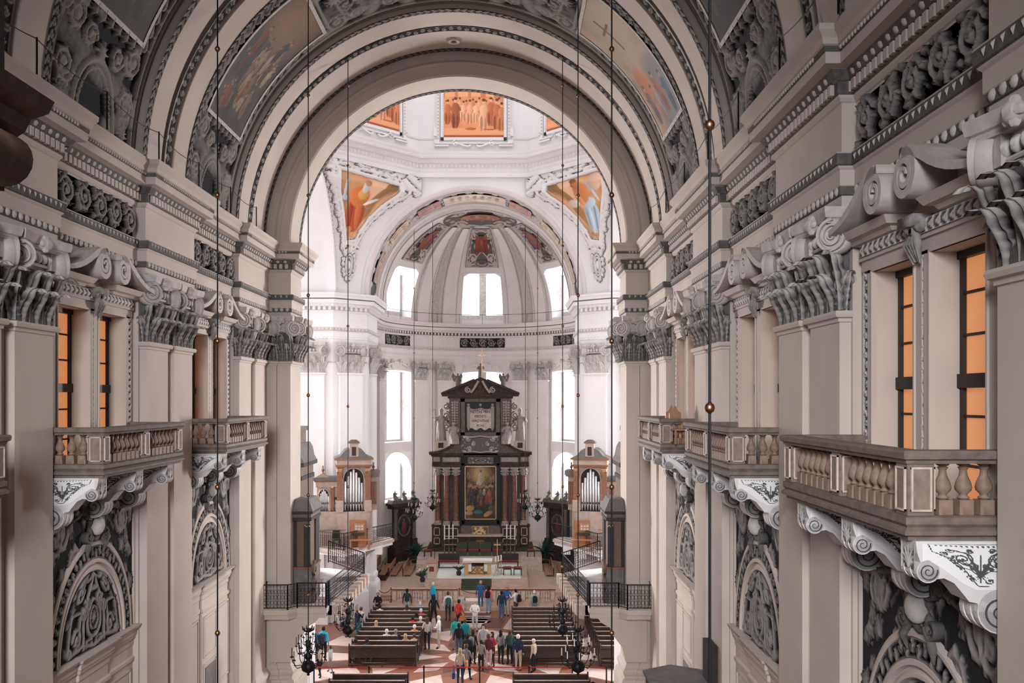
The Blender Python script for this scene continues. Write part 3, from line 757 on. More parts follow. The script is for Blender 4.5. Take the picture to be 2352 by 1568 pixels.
def balcony(b, side, bi):
    t = tag(empty('balcony', (0, b, 0), scale=((1, -1)[1-side], 1, 1)), BLAB[(side, bi)], 'balcony', 'balconies along the nave')
    link('slab', SLAB, t); link('handrail', RAILP, t)
    for (x, y) in ((6.86, .21), (6.86, 2.33), (6.86, 4.44)):
        p = link('pedestal', PED, t, (x, y, 0)); link('pedestal_panel', PEDP, p); link('panel_frame', PEDF, p)
    for a, c in ((.42, 2.12), (2.54, 4.24)):
        for i in range(7): link('baluster', BAL, t, (6.86, a+(i+.5)*(c-a)/7, 0))
    for yy in (.2, 4.45):
        for i in range(4): link('baluster', BAL, t, (7.19+.25*i, yy, 0))
    for y in (.02, 1.92, 3.82):
        c = link('console', CONS, t, (0, y, 0)); [link('spiral_groove', q_, c) for q_ in CONSP]; link('engraved_flank', CONSE, c); link('console_leaf', FRONTR, c)
    for y in (.5, 2.4): link('soffit_relief', COF, t, (0, y, 0))
    return t
for bi in (1, 2, 3):
    for side in (0, 1): balcony(BAYS[bi], side, bi)
# two chair backs on the far balcony
for k, y in enumerate((26.95, 27.55)):
    g = G(); 
    g.prism([(-.22, 0), (.22, 0), (.22, .62), (.12, .72), (0, .98), (-.12, .72), (-.22, .62)], -.03, .03, 'xz')
    t = tag(empty('chair', (7.15, y, 11.8), .3), 'wooden chair with pointed back on the far balcony, %s the crossing arch' % ('farther from', 'closer to')[k], 'chair', 'chairs on the far balcony')
    link('backrest', G().prism([(-.2, .45), (.2, .45), (.2, .95), (.1, 1.02), (0, 1.2), (-.1, 1.02), (-.2, .95)], -.02, .02, 'xz').mesh('backrest', 'bench_wood'), t)
    link('seat', G().box(-.22, .22, -.42, .02, .42, .47).mesh('seat', 'bench_wood'), t)
    for sx in (-.19, .19):
        for sy in (-.39, -.01): link('leg', G().box(sx-.025, sx+.025, sy-.025, sy+.025, 0, .43).mesh('leg', 'bench_wood'), t)
# ------------------------------------------------------------------ vault
RV, RR = 8.15, 7.83
v = G(); v.arcsweep([(-7, RV), (35.3, RV)], (0, ZS), 0, PI, 64, caps=False)
ceiling = struct('ceiling', v, 'plaster')
for p in PIER[:]:
    a, b = p+.0, p+3.4
    link('vault_rib', G().arcsweep([(a, RV), (a, RR+.06), (a+.06, RR), (a+1.28, RR), (a+1.3, RR+.1), (a+2.1, RR+.1), (a+2.12, RR), (b-.06, RR), (b, RR+.06), (b, RV)], (0, ZS), 0, PI, 64, caps=False).mesh('vault_rib', 'plaster'), ceiling)
link('vault_rib', G().arcsweep([(31.4, RV), (31.4, RR), (32.85, RR), (32.87, RR+.08), (33.35, RR+.08), (33.37, RR), (35.25, RR)], (0, ZS), 0, PI, 64, caps=False).mesh('vault_rib', 'plaster'), ceiling)
def pol(r, a): return r*np.cos(a), ZS+r*np.sin(a)
def curved(y, R_):     # map (u,v): u along y, v along the arc from the right springing
    def f(u, v, h):
        X, Z = pol(R_-h, v/R_); return (X, y+u, Z)
    return f
HALF = RR*PI/2
STR = {}
for wd, pt in ((.26, 0), (.34, 1)):
    STR[wd] = strip(wd, HALF, pt, 24).to(G(), curved(0, RR-.002), .045).mesh('rib_ornament', 'relief_dark', smooth=True, attr=True)
for y, wd in [(p+o, w_) for p in PIER[1:] for o, w_ in ((0.0, .26), (1.53, .34), (3.14, .26))]+[(31.42, .26), (32.94, .34), (34.98, .26)]:
    for sx in (1, -1): link('rib_ornament', STR[wd], ceiling, (0, y, 0), scale=(sx, 1, 1))
# stucco of a vault cell, one quadrant side
CW, HV = 4.7, RV*PI/2
R = Relief(CW, HV, 20)
for d in (.10, .30): R.line([(d, 0), (d, HV)], .06); R.line([(CW-d, 0), (CW-d, HV)], .06)
for k in range(44):
    y = (k+.5)*HV/44
    for x in (.2, CW-.2): R.dot(x, y, .08, .7)
for k in range(26):
    y = 2.9+k*.2
    for x in (.52, CW-.52): R.leaf(x, y, PI/2+(.5 if k % 2 else -.5), .22, .05, .9)
A = np.linspace(0, PI, 24)
R.line(np.stack([CW/2+1.05*np.cos(A), .2+1.7*np.sin(A)], -1), .10); R.line(np.stack([CW/2+.85*np.cos(A), .2+1.5*np.sin(A)], -1), .05)
for sg in (-1, 1):
    R.spiral(CW/2+sg*1.55, 1.25, .42, 0, 2.0, .08, sg); R.spiral(CW/2+sg*1.45, 2.45, .38, PI, 1.8, .08, sg); R.spiral(CW/2+sg*.7, 2.25, .30, 0, 1.6, .06, -sg)
    for (yy, rr) in ((8.55, .50), (9.35, .34), (10.6, .36), (11.9, .42), (12.5, .25)): R.spiral(CW/2+sg*1.45, yy, rr, PI/2, 1.8, .085, sg)
    R.spiral(CW/2+sg*.55, 9.1, .40, 0, 1.7, .07, -sg); R.leaf(CW/2+sg*1.6, .45, PI/2, .5, .07)
    R.line([(CW/2, 8.15), (CW/2+sg*1.4, 8.15)], .08)
for k in range(9): R.leaf(CW/2-1.6+.4*k, 2.75, PI/2, .32, .06)
R.rosette(CW/2, 8.75, .45, 10); R.rosette(CW/2, 2.1, .3, 8); R.noise(.75, 5, 90)
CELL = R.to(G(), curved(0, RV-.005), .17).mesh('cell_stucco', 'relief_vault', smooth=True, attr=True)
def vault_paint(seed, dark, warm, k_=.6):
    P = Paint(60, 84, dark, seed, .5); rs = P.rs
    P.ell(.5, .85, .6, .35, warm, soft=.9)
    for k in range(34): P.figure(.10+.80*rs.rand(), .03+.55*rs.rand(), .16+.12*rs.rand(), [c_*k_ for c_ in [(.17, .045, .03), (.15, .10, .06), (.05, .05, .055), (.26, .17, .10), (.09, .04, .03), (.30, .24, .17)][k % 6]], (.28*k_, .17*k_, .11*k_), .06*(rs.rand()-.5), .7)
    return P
def vault_paint2(seed, dark, warm):
    P = Paint(60, 84, (.34, .245, .175), seed, .35)
    P.ell(.4, .75, .7, .4, (.40, .31, .235), soft=.9); P.ell(.25, .15, .5, .35, (.20, .19, .20), soft=.6); P.ell(.7, .3, .25, .22, (.42, .17, .08), soft=.5)
    for k in range(4): P.figure(.15+.22*k, .02+.05*(k % 2), .32, [(.10, .13, .16), (.32, .12, .07), (.28, .24, .20), (.14, .12, .11)][k], (.4, .26, .18), 0, .7)
    P.rect(.50, .53, .62, .92, (.14, .07, .04)); P.rect(.36, .66, .80, .825, (.14, .07, .04))
    return P
Y0, H0, H1 = .78, 3.05, 7.9
FRM = G()
for (u0, u1, v0, v1) in ((.66, .78, H0-.1, H1+.1), (CW-.78, CW-.66, H0-.1, H1+.1)):
    FRM.grid(np.stack(curved(0, RV)(*np.meshgrid(np.linspace(u0, u1, 2), np.linspace(v0, v1, 24), indexing='ij'), .16), -1))
for (v0, v1) in ((H0-.12, H0), (H1, H1+.14)):
    FRM.grid(np.stack(curved(0, RV)(*np.meshgrid(np.linspace(.66, CW-.66, 2), np.linspace(v0, v1, 3), indexing='ij'), .16), -1))
FRM = FRM.mesh('fresco_border', 'stucco')
for bi in (1, 2, 3):
    b = BAYS[bi]
    for side, sx in ((1, 1), (0, -1)):
        link('cell_stucco', CELL, ceiling, (0, b, 0), scale=(sx, 1, 1))
        link('fresco_border', FRM, ceiling, (0, b, 0), scale=(sx, 1, 1))
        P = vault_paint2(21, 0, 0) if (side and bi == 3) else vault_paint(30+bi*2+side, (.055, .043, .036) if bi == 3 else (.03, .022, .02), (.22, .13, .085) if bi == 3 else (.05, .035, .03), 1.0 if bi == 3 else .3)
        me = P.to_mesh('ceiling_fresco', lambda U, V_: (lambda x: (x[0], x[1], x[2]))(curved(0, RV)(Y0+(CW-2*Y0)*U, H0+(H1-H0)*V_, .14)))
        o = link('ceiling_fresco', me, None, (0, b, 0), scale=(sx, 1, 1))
        lab = {(3, 0): 'ceiling fresco of a crowd of dark robed figures beside the crossing arch', (3, 1): 'pale ceiling fresco with a tilted brown cross beside the crossing arch',
               (2, 0): 'nearly black ceiling fresco above the wall with the smaller, dimmer balconies', (2, 1): 'nearly black ceiling fresco above the wall with the largest balcony'}
        tag(o, lab.get((bi, side), 'dark ceiling fresco over the first bay, on the %s wall' % ('thick rod', 'carved organ')[1-side]), 'fresco', 'frescoes on the nave vault')
    P = vault_paint(50+bi, (.045, .02, .018), (.06, .03, .025), .25); Lc = (PI/2-.26)*RV
    me = P.to_mesh('ceiling_fresco', lambda U, V_: curved(0, RV)(CW/2+(U-.5)*2.6, RV*PI/2+(V_-.5)*2.1*2, .14))
    o = link('ceiling_fresco', me, None, (0, b, 0)); tag(o, 'small dark red fresco at the vault crown, %s bay from the crossing arch' % ('', 'third', 'second', 'first')[bi], 'fresco', 'frescoes at the crown of the vault')
# --- the crossing arch
ca = G().arcsweep([(35.25, RV+.1), (35.25, 7.45), (35.20, 7.40), (35.14, 7.32), (35.20, 7.24), (35.25, 7.20), (35.25, 6.86), (35.31, 6.8), (36.97, 6.8), (37.0, 6.83), (37.0, 12.5)], (0, ZS), 0, PI, 64, caps=False)
crossing_arch = link('wall_crossing_arch', ca.mesh('wall_crossing_arch', 'plaster', smooth=True, angle=30)); crossing_arch['kind'] = 'structure'
for sx in (1, -1):
    link('arch_ornament', strip(.24, 6.8*PI/2, 0, 26).to(G(), curved(0, 6.798), .03).mesh('arch_ornament', 'relief_dark', smooth=True, attr=True), crossing_arch, (0, 36.74, 0), scale=(sx, 1, 1))
# masonry above the crossing arch as far as the drum, and the west end
ms = G(); ms.box(-OUT, -8.1, 35.3, 37, ZS, 28.5); ms.box(8.1, OUT, 35.3, 37, ZS, 28.5)
link('masonry', ms.mesh('masonry', 'plaster_white'), crossing_arch)
ww = G(); ww.box(-OUT, -4.2, -7.3, -7, 0, 28); ww.box(4.2, OUT, -7.3, -7, 0, 28); ww.box(-4.2, 4.2, -7.3, -7, 23, 28); ww.box(-4.2, 4.2, -7.3, -7, 7.2, 14)
struct('wall_west', ww, 'plaster')
# oval boss on the soffit over the aisle
link('vent_ring', G().lathe([(.12, 0), (.22, 0), (.24, .03), (.2, .05), (.12, .02)], 20).mesh('vent_ring', 'plaster'), crossing_arch, (-.12, 34.2, ZS+RR-.06), (PI, 0, 0))
# ------------------------------------------------------------------ crossing, transept, drum and dome
YX = 44.5
CPATH = [(7.34, 37.0), (8.3, 37.7), (17.8, 37.7), (17.8, 51.3), (8.25, 51.3), (6.5, 52.75), (6.5, 57.0), (7.8, 57.0), (7.8, 65.0)]
g = G().sweep([(0, 0), (0, ZS)], CPATH[:5], caps=False)
g.sweep([(0, 0), (0, ZS)], CPATH[4:], caps=False)
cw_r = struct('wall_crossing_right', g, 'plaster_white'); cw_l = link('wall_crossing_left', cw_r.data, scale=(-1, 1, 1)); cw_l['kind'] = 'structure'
CW2 = [cw_r, cw_l]
RAP, YA = 7.8, 65.0
APH = [(RAP*math.cos(a), YA+RAP*math.sin(a)) for a in np.linspace(0, PI/2, 19)]
FULLP = CPATH[:-1]+APH
def both2(name, me, loc=(0, 0, 0), rot=(0, 0, 0), kind=None, walls=None):
    for w_ in (walls or CW2):
        o = link(name, me, w_, loc, rot)
        if kind: o['kind'] = kind
both2('entablature', G().sweep(EPROF, CPATH[1:8]).mesh('entablature', 'plaster_white'))
CP2 = CPATH[3:8]
for nm, gg in (('dentil_row', row(CP2, .10, 18.43, .30, dentil(.15, .20, .10))), ('egg_moulding', row(CP2, .2, 18.64, .30, egg(.2, .16, .08))),
               ('leaf_moulding', row(CP2, .13, 17.2, .22, tongue(.2, .18, .05))), ('tongue_moulding', row(CP2, .04, 16.70, .24, egg(.18, .15, .05)))):
    both2(nm, gg.mesh(nm, 'plaster_white'), kind='stuff')
for prof in ([(.11, 18.40), (.125, 18.42), (.125, 18.63), (.11, 18.64)], [(.1, 17.17), (.150, 17.2), (.152, 17.385), (.1, 17.39)]):
    both2('ground_band', G().sweep(prof, CP2).mesh('ground_band', 'stucco'))
both2('ground_line', G().sweep([(.47, 19.02), (.49, 19.03), (.49, 19.09), (.47, 19.1)], CP2).mesh('ground_line', 'stucco_dark'))
def pilw(wd, dep=.2):
    g = G(); h = wd/2; g.box(0, dep, -h, h, 0, 14.62)
    rev = [(0, h), (dep, h), (dep, -h), (0, -h)]
    g.sweep([(0, 14.52), (.035, 14.6), (.09, 14.62), (.11, 14.67), (.09, 14.72), (0, 14.72)], rev)
    g.sweep([(0, 2.4), (.12, 2.25), (.12, 2.06), (.09, 1.9), (.22, 1.72), (.25, 1.6), (.25, 0)], rev)
    return g.mesh('pilaster', 'plaster_white')
PW = pilw(1.55); PWN = pilw(1.2)
dg = math.atan2(-(8.25-6.5), -(52.75-51.3))   # outward normal of the chamfered pier
for w_ in CW2:
    mx, my = (8.25+6.5)/2, (51.3+52.75)/2
    link('pilaster', PW, w_, (mx, my, 0), (0, 0, math.atan2(-1.75, -1.45))); capital(w_, (mx, my, 14.72), math.atan2(-1.75, -1.45), 1.45, light=True)
    link('pilaster', PW, w_, (9.5, 51.3, 0), (0, 0, -PI/2)); capital(w_, (9.5, 51.3, 14.72), -PI/2, 1.45, light=True)
    link('pilaster', PWN, w_, (6.5, 54.6, 0), (0, 0, PI)); capital(w_, (6.5, 54.6, 14.72), PI, 1.45, light=True)
def plate(R_, half, top, n=48, m='plaster_white', plane='y', pos=0.0):
    A = np.linspace(0, PI, n+1); P = np.zeros((n+1, 3, 3))
    rb = np.minimum(half/np.maximum(np.abs(np.cos(A)), 1e-6), top/np.maximum(np.sin(A), 1e-6))
    for k, r in enumerate((np.full(n+1, R_), (R_+rb)/2, rb)):
        P[:, k, 0] = np.cos(A)*r; P[:, k, 2] = ZS+np.sin(A)*r
    P[:, :, 1] = pos
    return G().grid(P)
# wall over the choir arch, with the arch's stepped edge
pf_ = plate(6.5, 8.3, 7.6, pos=52.75)
wall_choir = struct('wall_choir_arch', pf_, 'plaster_white')
ch = G().arcsweep([(52.75, 6.62), (52.68, 6.6), (52.66, 6.5), (52.70, 6.42), (52.78, 6.38), (53.0, 6.38)], (0, ZS), 0, PI, 56, caps=False)
ch.arcsweep([(53.0, 6.38), (53.0, 6.5), (56.2, 6.5), (56.2, 6.3), (57.0, 6.3), (57.02, 6.2), (57.2, 6.15), (57.6, 6.15), (57.62, 6.3), (57.62, 7.9)], (0, ZS), 0, PI, 56, caps=False)
link('choir_arch', ch.mesh('choir_arch', 'plaster_rose', smooth=True, angle=30), wall_choir)
link('arch_line', G().arcsweep([(57.2, 6.14), (57.18, 6.1), (57.3, 6.1), (57.32, 6.14)], (0, ZS), 0, PI, 56, caps=False).mesh('arch_line', 'stucco'), wall_choir)
R = Relief(2.9, 6.45*PI/2, 20)
for d in (.1, 2.8): R.line([(d, 0), (d, 10.1)], .07)
for k in range(22):
    R.spiral(.45 if k % 2 else 2.45, .3+k*.45, .2, 0, 1.3, .045, 1 if k % 2 else -1)
for yy in (3.4, 5.9, 8.3):
    for sg in (-1, 1): R.spiral(1.45+sg*.6, yy, .42, 0, 1.6, .07, sg)
R.noise(.8, 8, 60)
CHS = R.to(G(), lambda u, v, h: (*[q for q in [pol(6.49-h, v/6.45)[0], 53.15+u, pol(6.49-h, v/6.45)[1]]],), .16).mesh('soffit_stucco', 'relief_mid', smooth=True, attr=True)
for sx in (1, -1): link('soffit_stucco', CHS, wall_choir, scale=(sx, 1, 1))
def soffit_fresco(v0, v1, cols, seed, lab):
    for sx in (1, -1):
        P = Paint(30, 40, cols[0], seed, .4)
        for k in range(4): P.figure(.25+.17*k, .15+.05*(k % 2), .6, cols[1+k % 2], lean=.0, a=.6)
        me = P.to_mesh('soffit_fresco', lambda U, V_: (pol(6.31, (v0+(v1-v0)*V_)/6.45)[0], 53.75+1.7*U, pol(6.31, (v0+(v1-v0)*V_)/6.45)[1]))
        tag(link('soffit_fresco', me, None, scale=(sx, 1, 1)), lab+(', on the side of the blue-robed saint' if sx > 0 else ', on the side of the red-robed saint'), 'fresco', 'frescoes under the choir arch'); 
soffit_fresco(1.0, 3.0, ((.30, .19, .12), (.25, .10, .06), (.40, .28, .18)), 3, 'small brown fresco low under the choir arch')
soffit_fresco(3.8, 5.5, ((.50, .33, .20), (.35, .16, .08), (.5, .42, .30)), 4, 'tan fresco halfway up under the choir arch')
soffit_fresco(6.3, 7.9, ((.36, .12, .08), (.30, .08, .05), (.40, .2, .12)), 5, 'red fresco high under the choir arch')
P = Paint(60, 24, (.60, .47, .36), 6, .3)
for k in range(7): P.figure(.14+.12*k, .2, .55, [(.40, .25, .16), (.55, .42, .28), (.25, .27, .30)][k % 3], a=2.2)
me = P.to_mesh('crown_fresco', lambda U, V_: (pol(6.31, PI/2+(U-.5)*.62*1.0)[0], 53.6+2.0*V_, pol(6.31, PI/2+(U-.5)*.62)[1]))
tag(link('crown_fresco', me), 'long pale oval fresco at the crown of the choir arch', 'fresco')
# side walls over the transept arches, transept vaults and end walls
for sx, w_ in zip((1, -1), CW2):
    t = plate(6.5, 8.3, 7.6, pos=0)
    for v in t.v: v[:] = v[:, [1, 0, 2]]; v[:, 0] += 8.2; v[:, 1] += YX
    link('transept_arch_wall', t.mesh('transept_arch_wall', 'plaster_white'), w_)
    tv = G().arcsweep([(8.0, 6.6), (8.05, 6.5), (8.6, 6.5), (8.6, 6.8), (17.8, 6.8)], (YX, ZS), 0, PI, 48, axis='x', caps=False)
    A = np.linspace(0, PI, 33)
    tv.add([(17.8, YX, ZS)]+[(17.8, YX+6.8*math.cos(a), ZS+6.8*math.sin(a)) for a in A], [(0, i, i+1) for i in range(1, 33)])
    link('transept_vault', tv.mesh('transept_vault', 'plaster_white'), w_)
# octagonal drum
OH = 8.0; ot = OH*math.tan(PI/8)
OCT = [(ot, YX-OH), (OH, YX-ot), (OH, YX+ot), (ot, YX+OH), (-ot, YX+OH), (-OH, YX+ot), (-OH, YX-ot), (-ot, YX-OH)]
dr = G().sweep([(-.2, 26.55), (.0, 26.55), (0, 26.8), (.06, 26.86), (.06, 27.0), (.02, 27.05), (.02, 27.35), (.12, 27.4), (.25, 27.55), (.42, 27.6), (.42, 27.75), (.5, 27.9), (.5, 27.95), (0, 28.0), (0, 33.2), (.3, 33.4), (.3, 33.6), (0, 33.7), (0, 40.0)], OCT, closed=True)
dr.lathe([(8.66, 40), (8.3, 42.5), (7, 45.2), (5, 47.3), (2.5, 48.4), (0, 48.8)], 8, (0, YX, 0), a0=PI/8, a1=2*PI+PI/8)
drum = struct('wall_drum', dr, 'plaster_white')
P8 = OCT+[OCT[0]]
for z, off, st, mk, nm in ((27.05, .03, .26, tongue(.22, .28, .05), 'drum_leaf_row'), (27.58, .40, .16, egg(.12, .10, .05), 'drum_bead_row'), (26.86, .06, .2, egg(.14, .12, .04), 'drum_bead_row')):
    stuff(link(nm, row(P8, off, z, st, mk, lo=46).mesh(nm, 'plaster_white'), drum))
for pr in ([(.02, 27.03), (.03, 27.05), (.03, 27.34), (.02, 27.36)], [(.40, 27.56), (.43, 27.58), (.43, 27.68), (.40, 27.7)]):
    link('drum_band', G().sweep(pr, OCT, closed=True).mesh('drum_band', 'plaster_rose'), drum)
# frames and monochrome paintings on the drum
def drum_paint(seed, n=6):
    P = Paint(96, 96, (.80, .33, .15), seed, .10)
    P.rect(0, 1, .62, 1, (.86, .42, .22))
    for k in range(5):
        P.ell(.05+.22*k-.06, .78, .085, .11, (.70, .26, .11)); P.ell(.05+.22*k-.06, .77, .065, .09, (.90, .48, .27)); P.rect(.02+.22*k-.06, .08+.22*k-.06, .60, .72, (.66, .24, .10))
    P.rect(0, 1, .0, .14, (.86, .40, .20)); P.rect(0, 1, 0, .035, (.42, .11, .05))
    P.rect(.62, .70, .6, 1, (.62, .20, .09)); P.rect(.78, .83, .6, 1, (.90, .45, .25)); P.rect(.86, .95, .58, 1, (.64, .22, .10))
    rs = P.rs
    for k in range(9): P.figure(.05+.11*k, .27+.02*(k % 3), .30, [(.74, .30, .14), (.66, .25, .11), (.82, .40, .22)][k % 3], (.72, .34, .19), 0, 1.0)
    for x, y, h, c in ((.06, .20, .38, (.58, .18, .08)), (.19, .14, .48, (.40, .12, .06)), (.32, .24, .32, (.88, .46, .27)), (.43, .20, .38, (.85, .42, .24)), (.53, .22, .34, (.90, .50, .30)), (.66, .10, .50, (.86, .44, .26)), (.78, .18, .44, (.52, .17, .08)), (.88, .12, .48, (.55, .18, .09)), (.96, .1, .44, (.66, .24, .11))):
        P.figure(x, y, h, c, (.80, .42, .24), .02, 1.0)
    P.ell(.45, .13, .1, .02, (.5, .15, .07)); P.ell(.75, .12, .1, .015, (.48, .14, .07))
    return P
fr = G()
for (a, b, c, d) in ((-1.98, -1.80, 28.75, 33.0), (1.80, 1.98, 28.75, 33.0), (-1.98, 1.98, 28.75, 28.92)): fr.box(a, b, -.10, 0, c, d)
for (a, b, c, d) in ((-2.2, -2.06, 28.6, 33.0), (2.06, 2.2, 28.6, 33.0), (-2.35, -1.5, 28.36, 28.48), (1.5, 2.35, 28.36, 28.48), (-2.35, 2.35, 28.52, 28.60)): fr.box(a, b, -.14, 0, c, d)
for sg in (-1, 1):
    q = G(); ribbon(q, [(sg*(.15+.55+.5*math.cos(t)), 28.46+.10*math.sin(2*t)) for t in np.linspace(0, PI, 14)], .09, 0, .2); ribbon(q, [(sg*1.1+a, 28.55+b) for a, b in spiral_pts(.16, 1.4, 24)], .05, 0, .2)
    for v in q.v: v[:] = v[:, [1, 0, 2]]; v[:, 1] *= -1
    fr.merge(q); fr.box(sg*2.28-.12, sg*2.28+.12, -.12, 0, 29.0, 29.5); fr.box(sg*2.28-.1, sg*2.28+.1, -.12, 0, 28.6, 28.75)
FRD = fr.mesh('frame', 'plaster_white')
lines = G()
for sg in (-1, 1):
    for k in range(22): lines.box(sg*2.13-.035, sg*2.13+.035, -.155, -.13, 28.8+k*.2, 28.9+k*.2)
    for k in range(30): lines.box(sg*1.83-.015, sg*1.83+.015, -.115, -.095, 28.95+k*.14, 29.02+k*.14)
lines.box(-2.35, -1.5, -.15, -.1, 28.34, 28.37); lines.box(1.5, 2.35, -.15, -.1, 28.34, 28.37)
FRL = lines.mesh('frame_beading', 'stucco')
for k, (lab) in ((0, 'orange-red painting of robed men before an arcade, straight above the altar'), (1, 'orange-red drum painting above the pendentive with the saint in red'), (-1, 'orange-red painting on the drum face above the blue-robed saint')):
    a = PI/2+k*PI/4; c = (OH*math.cos(a), YX+OH*math.sin(a))
    t = tag(empty('wall_painting', (c[0], c[1], 0), a-PI/2), lab, 'painting', 'paintings on the drum')
    link('frame', FRD, t); link('frame_beading', FRL, t)
    link('canvas', drum_paint(70+k).to_mesh('canvas', lambda U, V_: (-1.8+3.6*U, -.05+0*U, 28.92+4.0*V_)), t)
    link('drum_moulding', G().box(-ot, -2.4, -.04, 0, 28.78, 28.86).box(2.4, ot, -.04, 0, 28.78, 28.86).mesh('drum_moulding', 'plaster_rose'), drum, (c[0], c[1], 0), (0, 0, a-PI/2))
# pendentives with the seated figures
def pend_pt(a, t, inset=0.0):
    z = ZS+7.15*t
    e = np.maximum(3.3, np.sqrt(np.maximum(0, 6.85**2-(z-ZS)**2)))
    x0, y0, x1, y1 = 8.15, YX+e, e, 52.70
    return (x0+(x1-x0)*a-inset*.707, y0+(y1-y0)*a-inset*.707, z)
U_, V_ = np.meshgrid(np.linspace(0, 1, 17), np.linspace(0, 1, 25), indexing='ij')
PENDM = G().grid(np.stack(np.broadcast_arrays(*pend_pt(U_, V_, .0)), -1)).mesh('pendentive', 'plaster_white', smooth=True)
# figure panel outline in (a,t)
FR = Relief(4.0, 7.15, 22)
def A2(a, t): return (a*4.0, t*7.15)
inn = [(.17, .91), (.76, .88), (.77, .80), (.52, .46), (.30, .44), (.17, .76), (.17, .91)]
for th, k in ((.16, 1.10), (.09, 1.32)):
    c = np.array(inn).mean(0); FR.line([A2(*(c+(np.array(q)-c)*k)) for q in inn], th*.75)
rs = np.random.RandomState(4)
c = np.array(inn[:-1]).mean(0)
for i in range(len(inn)-1):
    p, q = np.array(inn[i]), np.array(inn[i+1]); m = int(np.hypot(*(np.array(A2(*p))-np.array(A2(*q))))/.34)+1
    for j in range(m):
        w_ = c+(p+(q-p)*j/m-c)*(1.2+.12*(j % 2)); FR.spiral(*A2(*w_), .20, rs.rand()*6, 1.3, .05, 1 if j % 2 else -1)
        w_ = c+(p+(q-p)*(j+.5)/m-c)*1.36; FR.leaf(*A2(*w_), rs.rand()*6, .3, .05)
for k in range(7): FR.leaf(*A2(.86+.02*k, .97-.012*k), .1+rs.rand()*.4, .55, .06); FR.spiral(*A2(.84+.025*k, .91-.01*k), .16, rs.rand()*6, 1.2, .045)
A = np.linspace(0, 2*PI, 40)
for rr in (.42, .30): FR.line([A2(.44+rr*.26*math.cos(a), .235+rr*.20*math.sin(a)) for a in A], .055)
for k in range(16):
    a = 2*PI*k/16; FR.spiral(*A2(.44+.185*math.cos(a), .235+.115*math.sin(a)), .14, a, 1.2, .045, 1 if k % 2 else -1)
FR.line([A2(.20, .385), A2(.44, .40), A2(.68, .385)], .09); FR.dot(*A2(.44, .235), .3, .8)
PENDR = FR.to(G(), lambda u, v, h: pend_pt(u/4.0, v/7.15, .015+h), .22)
# drop the flat ground so that only the ornament band shows against the plaster
def prune(g, lo=.02):
    h = np.concatenate(g.h); g.f = [q for q in g.f if h[list(q)].max() > lo]; g.mi = [0]*len(g.f); return g
PENDR = prune(PENDR).mesh('pendentive_stucco', 'relief_shaded', smooth=True, attr=True)
def pend_fresco(kind):
    P = Paint(80, 90, (.62, .34, .17), 9+kind, .25)
    P.ell(.75, .8, .35, .35, (.75, .48, .30), soft=.8); P.ell(.72, .62, .10, .5, (.34, .18, .08), -.5); P.ell(.9, .5, .2, .3, (.66, .36, .19), soft=.6)
    if kind == 0:      # seated figure in red, book and quill
        P.ell(.38, .34, .24, .26, (.50, .10, .04)); P.ell(.46, .36, .08, .24, (.62, .17, .07), .2); P.ell(.28, .35, .05, .22, (.36, .07, .03))
        P.ell(.38, .62, .19, .15, (.66, .22, .07)); P.ell(.44, .66, .10, .08, (.72, .36, .12)); P.ell(.44, .76, .06, .09, (.66, .62, .57)); P.ell(.45, .82, .055, .05, (.48, .24, .14))
        P.ell(.62, .58, .14, .026, (.78, .78, .72), .45); P.ell(.13, .72, .025, .17, (.55, .58, .60), -.2); P.ell(.12, .58, .06, .04, (.5, .62, .70)); P.ell(.30, .14, .08, .05, (.70, .32, .12)); P.ell(.42, .08, .05, .03, (.66, .36, .2))
    else:              # seated figure in pale blue drapery, bare shoulder
        P.ell(.34, .32, .20, .26, (.48, .58, .66)); P.ell(.26, .3, .03, .22, (.28, .36, .44)); P.ell(.38, .28, .05, .22, (.62, .72, .78)); P.ell(.45, .32, .025, .18, (.32, .40, .48))
        P.ell(.36, .54, .17, .08, (.54, .64, .71)); P.ell(.42, .68, .14, .16, (.60, .25, .09), .5); P.ell(.50, .60, .05, .12, (.66, .30, .12), -.4); P.ell(.48, .81, .065, .075, (.46, .17, .07)); P.ell(.50, .86, .06, .04, (.26, .10, .05))
        P.ell(.22, .68, .02, .2, (.55, .65, .72), -.6); P.ell(.66, .56, .12, .06, (.66, .58, .50)); P.ell(.36, .06, .05, .03, (.6, .28, .12)); P.ell(.45, .08, .06, .03, (.36, .26, .2)); P.ell(.15, .8, .12, .13, (.76, .52, .36))
    A0, A1, T0, T1 = .15, .82, .445, .945
    me = P.to_mesh('fresco', lambda U, V_: pend_pt(A0+(A1-A0)*U, T0+(T1-T0)*V_, .05))
    def inside(a, t):
        r = False
        for (x0, y0), (x1, y1) in zip(inn[:-1], inn[1:]):
            if (y0 > t) != (y1 > t) and a < (x1-x0)*(t-y0)/(y1-y0)+x0: r = not r
        return r
    bm = bmesh.new(); bm.from_mesh(me); bm.verts.ensure_lookup_table()
    ny = P.ny; dead = [f_ for f_ in bm.faces if not inside(A0+(A1-A0)*np.mean([v_.index//ny for v_ in f_.verts])/(P.nx-1), T0+(T1-T0)*np.mean([v_.index % ny for v_ in f_.verts])/(ny-1))]
    bmesh.ops.delete(bm, geom=dead, context='FACES'); bm.to_mesh(me); bm.free()
    return me
for i, w_ in enumerate(CW2):
    link('pendentive', PENDM, w_); link('pendentive_stucco', PENDR, w_)
    o = link('pendentive_fresco', pend_fresco(1-i), None, scale=((1, -1)[i], 1, 1))
    tag(o, ('pendentive fresco of a seated bearded figure in pale blue drapery', 'pendentive fresco of a seated old man in red robes with a scroll')[i], 'fresco')
BANDP = G()
tt = np.linspace(0, .9, 30)
